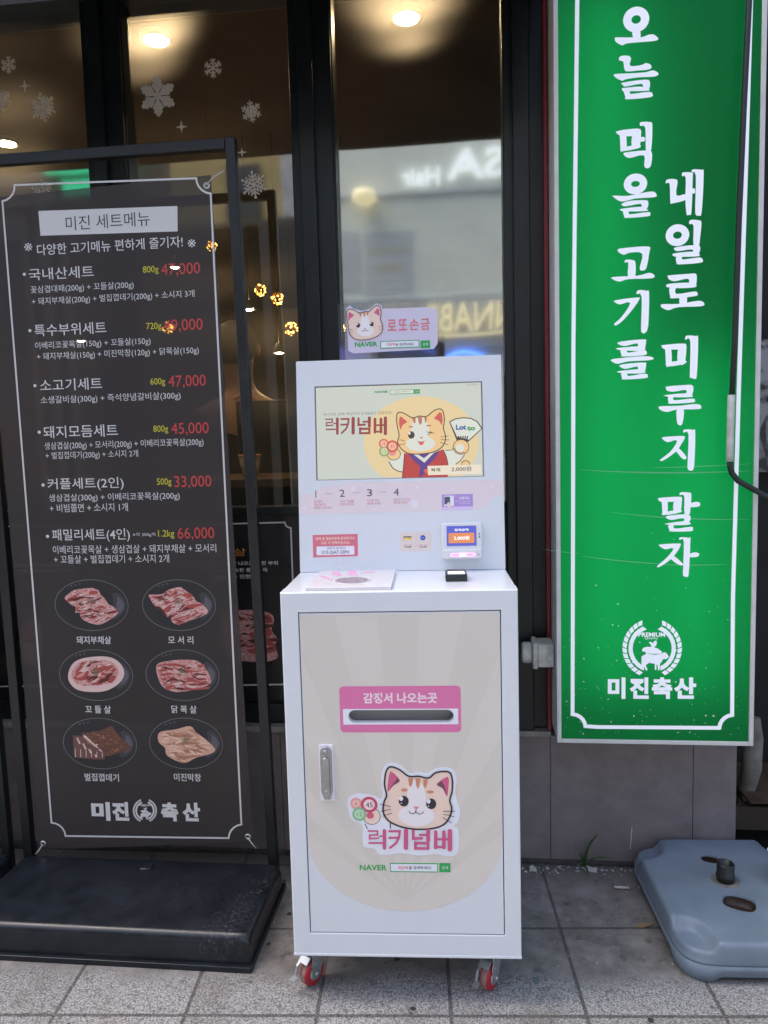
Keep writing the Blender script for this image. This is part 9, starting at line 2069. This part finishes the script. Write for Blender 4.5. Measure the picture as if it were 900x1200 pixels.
for p1, p2, w in (((.53, .575, .07), (.575, .56, .125), .0055), ((.545, .57, .05), (.62, .565, .04), .004), ((.53, .58, .04), (.515, .56, .055), .005), ((.535, .56, .03), (.535, .52, .005), .005), ((.525, .575, .03), (.500, .565, .005), .004), ((.54, .58, .06), (.552, .57, .085), .004)): blade(b, base, p1, p2, w)
b.build('leaf_blade', wd)
def scrap(name, pts, h, mat, label, cat):
    b = MB().mat(mat); b.prism(pts, lambda x, y, t: (x, y, t + .004 * math.sin(40 * x)), .0005, h); tag(b.build(name), label, cat)
wp = pmat('scrap_paper', (.55, .53, .50, 1), .8)
scrap('paper_scrap', [(.362, .555), (.380, .552), (.384, .565), (.372, .580), (.364, .572)], .006, wp, 'torn white paper scrap beside the kiosk foot by the wall', 'litter')
scrap('paper_wrapper', [(.532, .562), (.566, .556), (.574, .578), (.558, .574), (.540, .584)], .006, wp, 'crumpled white wrapper behind the green weed', 'litter')
scrap('dry_leaf', [(.612, .300), (.632, .291), (.655, .297), (.664, .304), (.640, .312), (.622, .309)], .003, pmat('dry_leaf', (.26, .17, .10, 1), .8), 'dry tan leaf lying left of the parasol base', 'leaf')
b = MB().mat(wp); b.tube([(.60, .474, .0045), (.643, .470, .0045)], .004, 10); tag(b.build('cigarette_butt'), 'white cigarette butt lying near the parasol base', 'litter')
b = MB().mat(wp); b.prism([(.6785, .055), (.6805, .055), (.6855, .125), (.6830, .125)], lambda p, q, t: (p, t, q), -.0075, -.0062); tag(b.build('paper_strip', frame=FAC), 'thin white paper strip stuck upright on the tile wall', 'litter')
scrap('bottle_cap', [(.315 + .009 * math.cos(k), .084 + .012 * math.sin(k)) for k in (0, 1, 2, 3, 4, 5)], .003, pmat('teal_foil', (.12, .17, .18, 1), .35), 'small crumpled foil piece in front of the kiosk right corner', 'litter')
gr = MB().mat(pmat('grit', (.30, .28, .26, 1), .9, noise=.6, scale=30))
for k in range(420):
    x = random.uniform(.3, .70) if k % 3 else random.uniform(-.5, 1.0); y = .60 - abs(random.gauss(0, .10)) if k % 2 else random.uniform(.1, .6); r = random.uniform(.0008, .0024) * (1.8 if k % 17 == 0 else 1)
    g = [gr.v((x + r * math.cos(q) * random.uniform(.6, 1.3), y + r * math.sin(q) * random.uniform(.6, 1.3), .0005)) for q in (0, 1.25, 2.5, 3.75, 5.0)]; t_ = gr.v((x, y, r * 1.1))
    for i in range(5): gr.face([g[i], g[(i + 1) % 5], t_])
gr.mat(pmat('pale_chip', (.5, .48, .45, 1), .9, noise=.3, scale=50))
for k in range(60):
    x = random.uniform(.33, .69) if k % 4 else random.uniform(-.4, .3); y = .583 - abs(random.gauss(0, .02)) - .03 * (x - .5); r = random.uniform(.002, .0052)
    g = [gr.v((x + r * math.cos(q) * random.uniform(.5, 1.4), y + r * math.sin(q) * random.uniform(.5, 1.4), .0005)) for q in (0, 1.25, 2.5, 3.75, 5.0)]; t_ = gr.v((x, y, r * .8))
    for i in range(5): gr.face([g[i], g[(i + 1) % 5], t_])
gr.mat(pmat('dark_gum', (.03, .028, .027, 1), .7))
for k in range(26):
    x = random.uniform(-1.1, 1.0); y = random.uniform(-.25, .5); r = random.uniform(.003, .008)
    gr.face([gr.v((x + r * math.cos(q) * random.uniform(.8, 1.2), y + r * math.sin(q) * random.uniform(.8, 1.2), .0008)) for q in [i * .7 for i in range(9)]])
o = gr.build('grit'); o['kind'] = 'stuff'
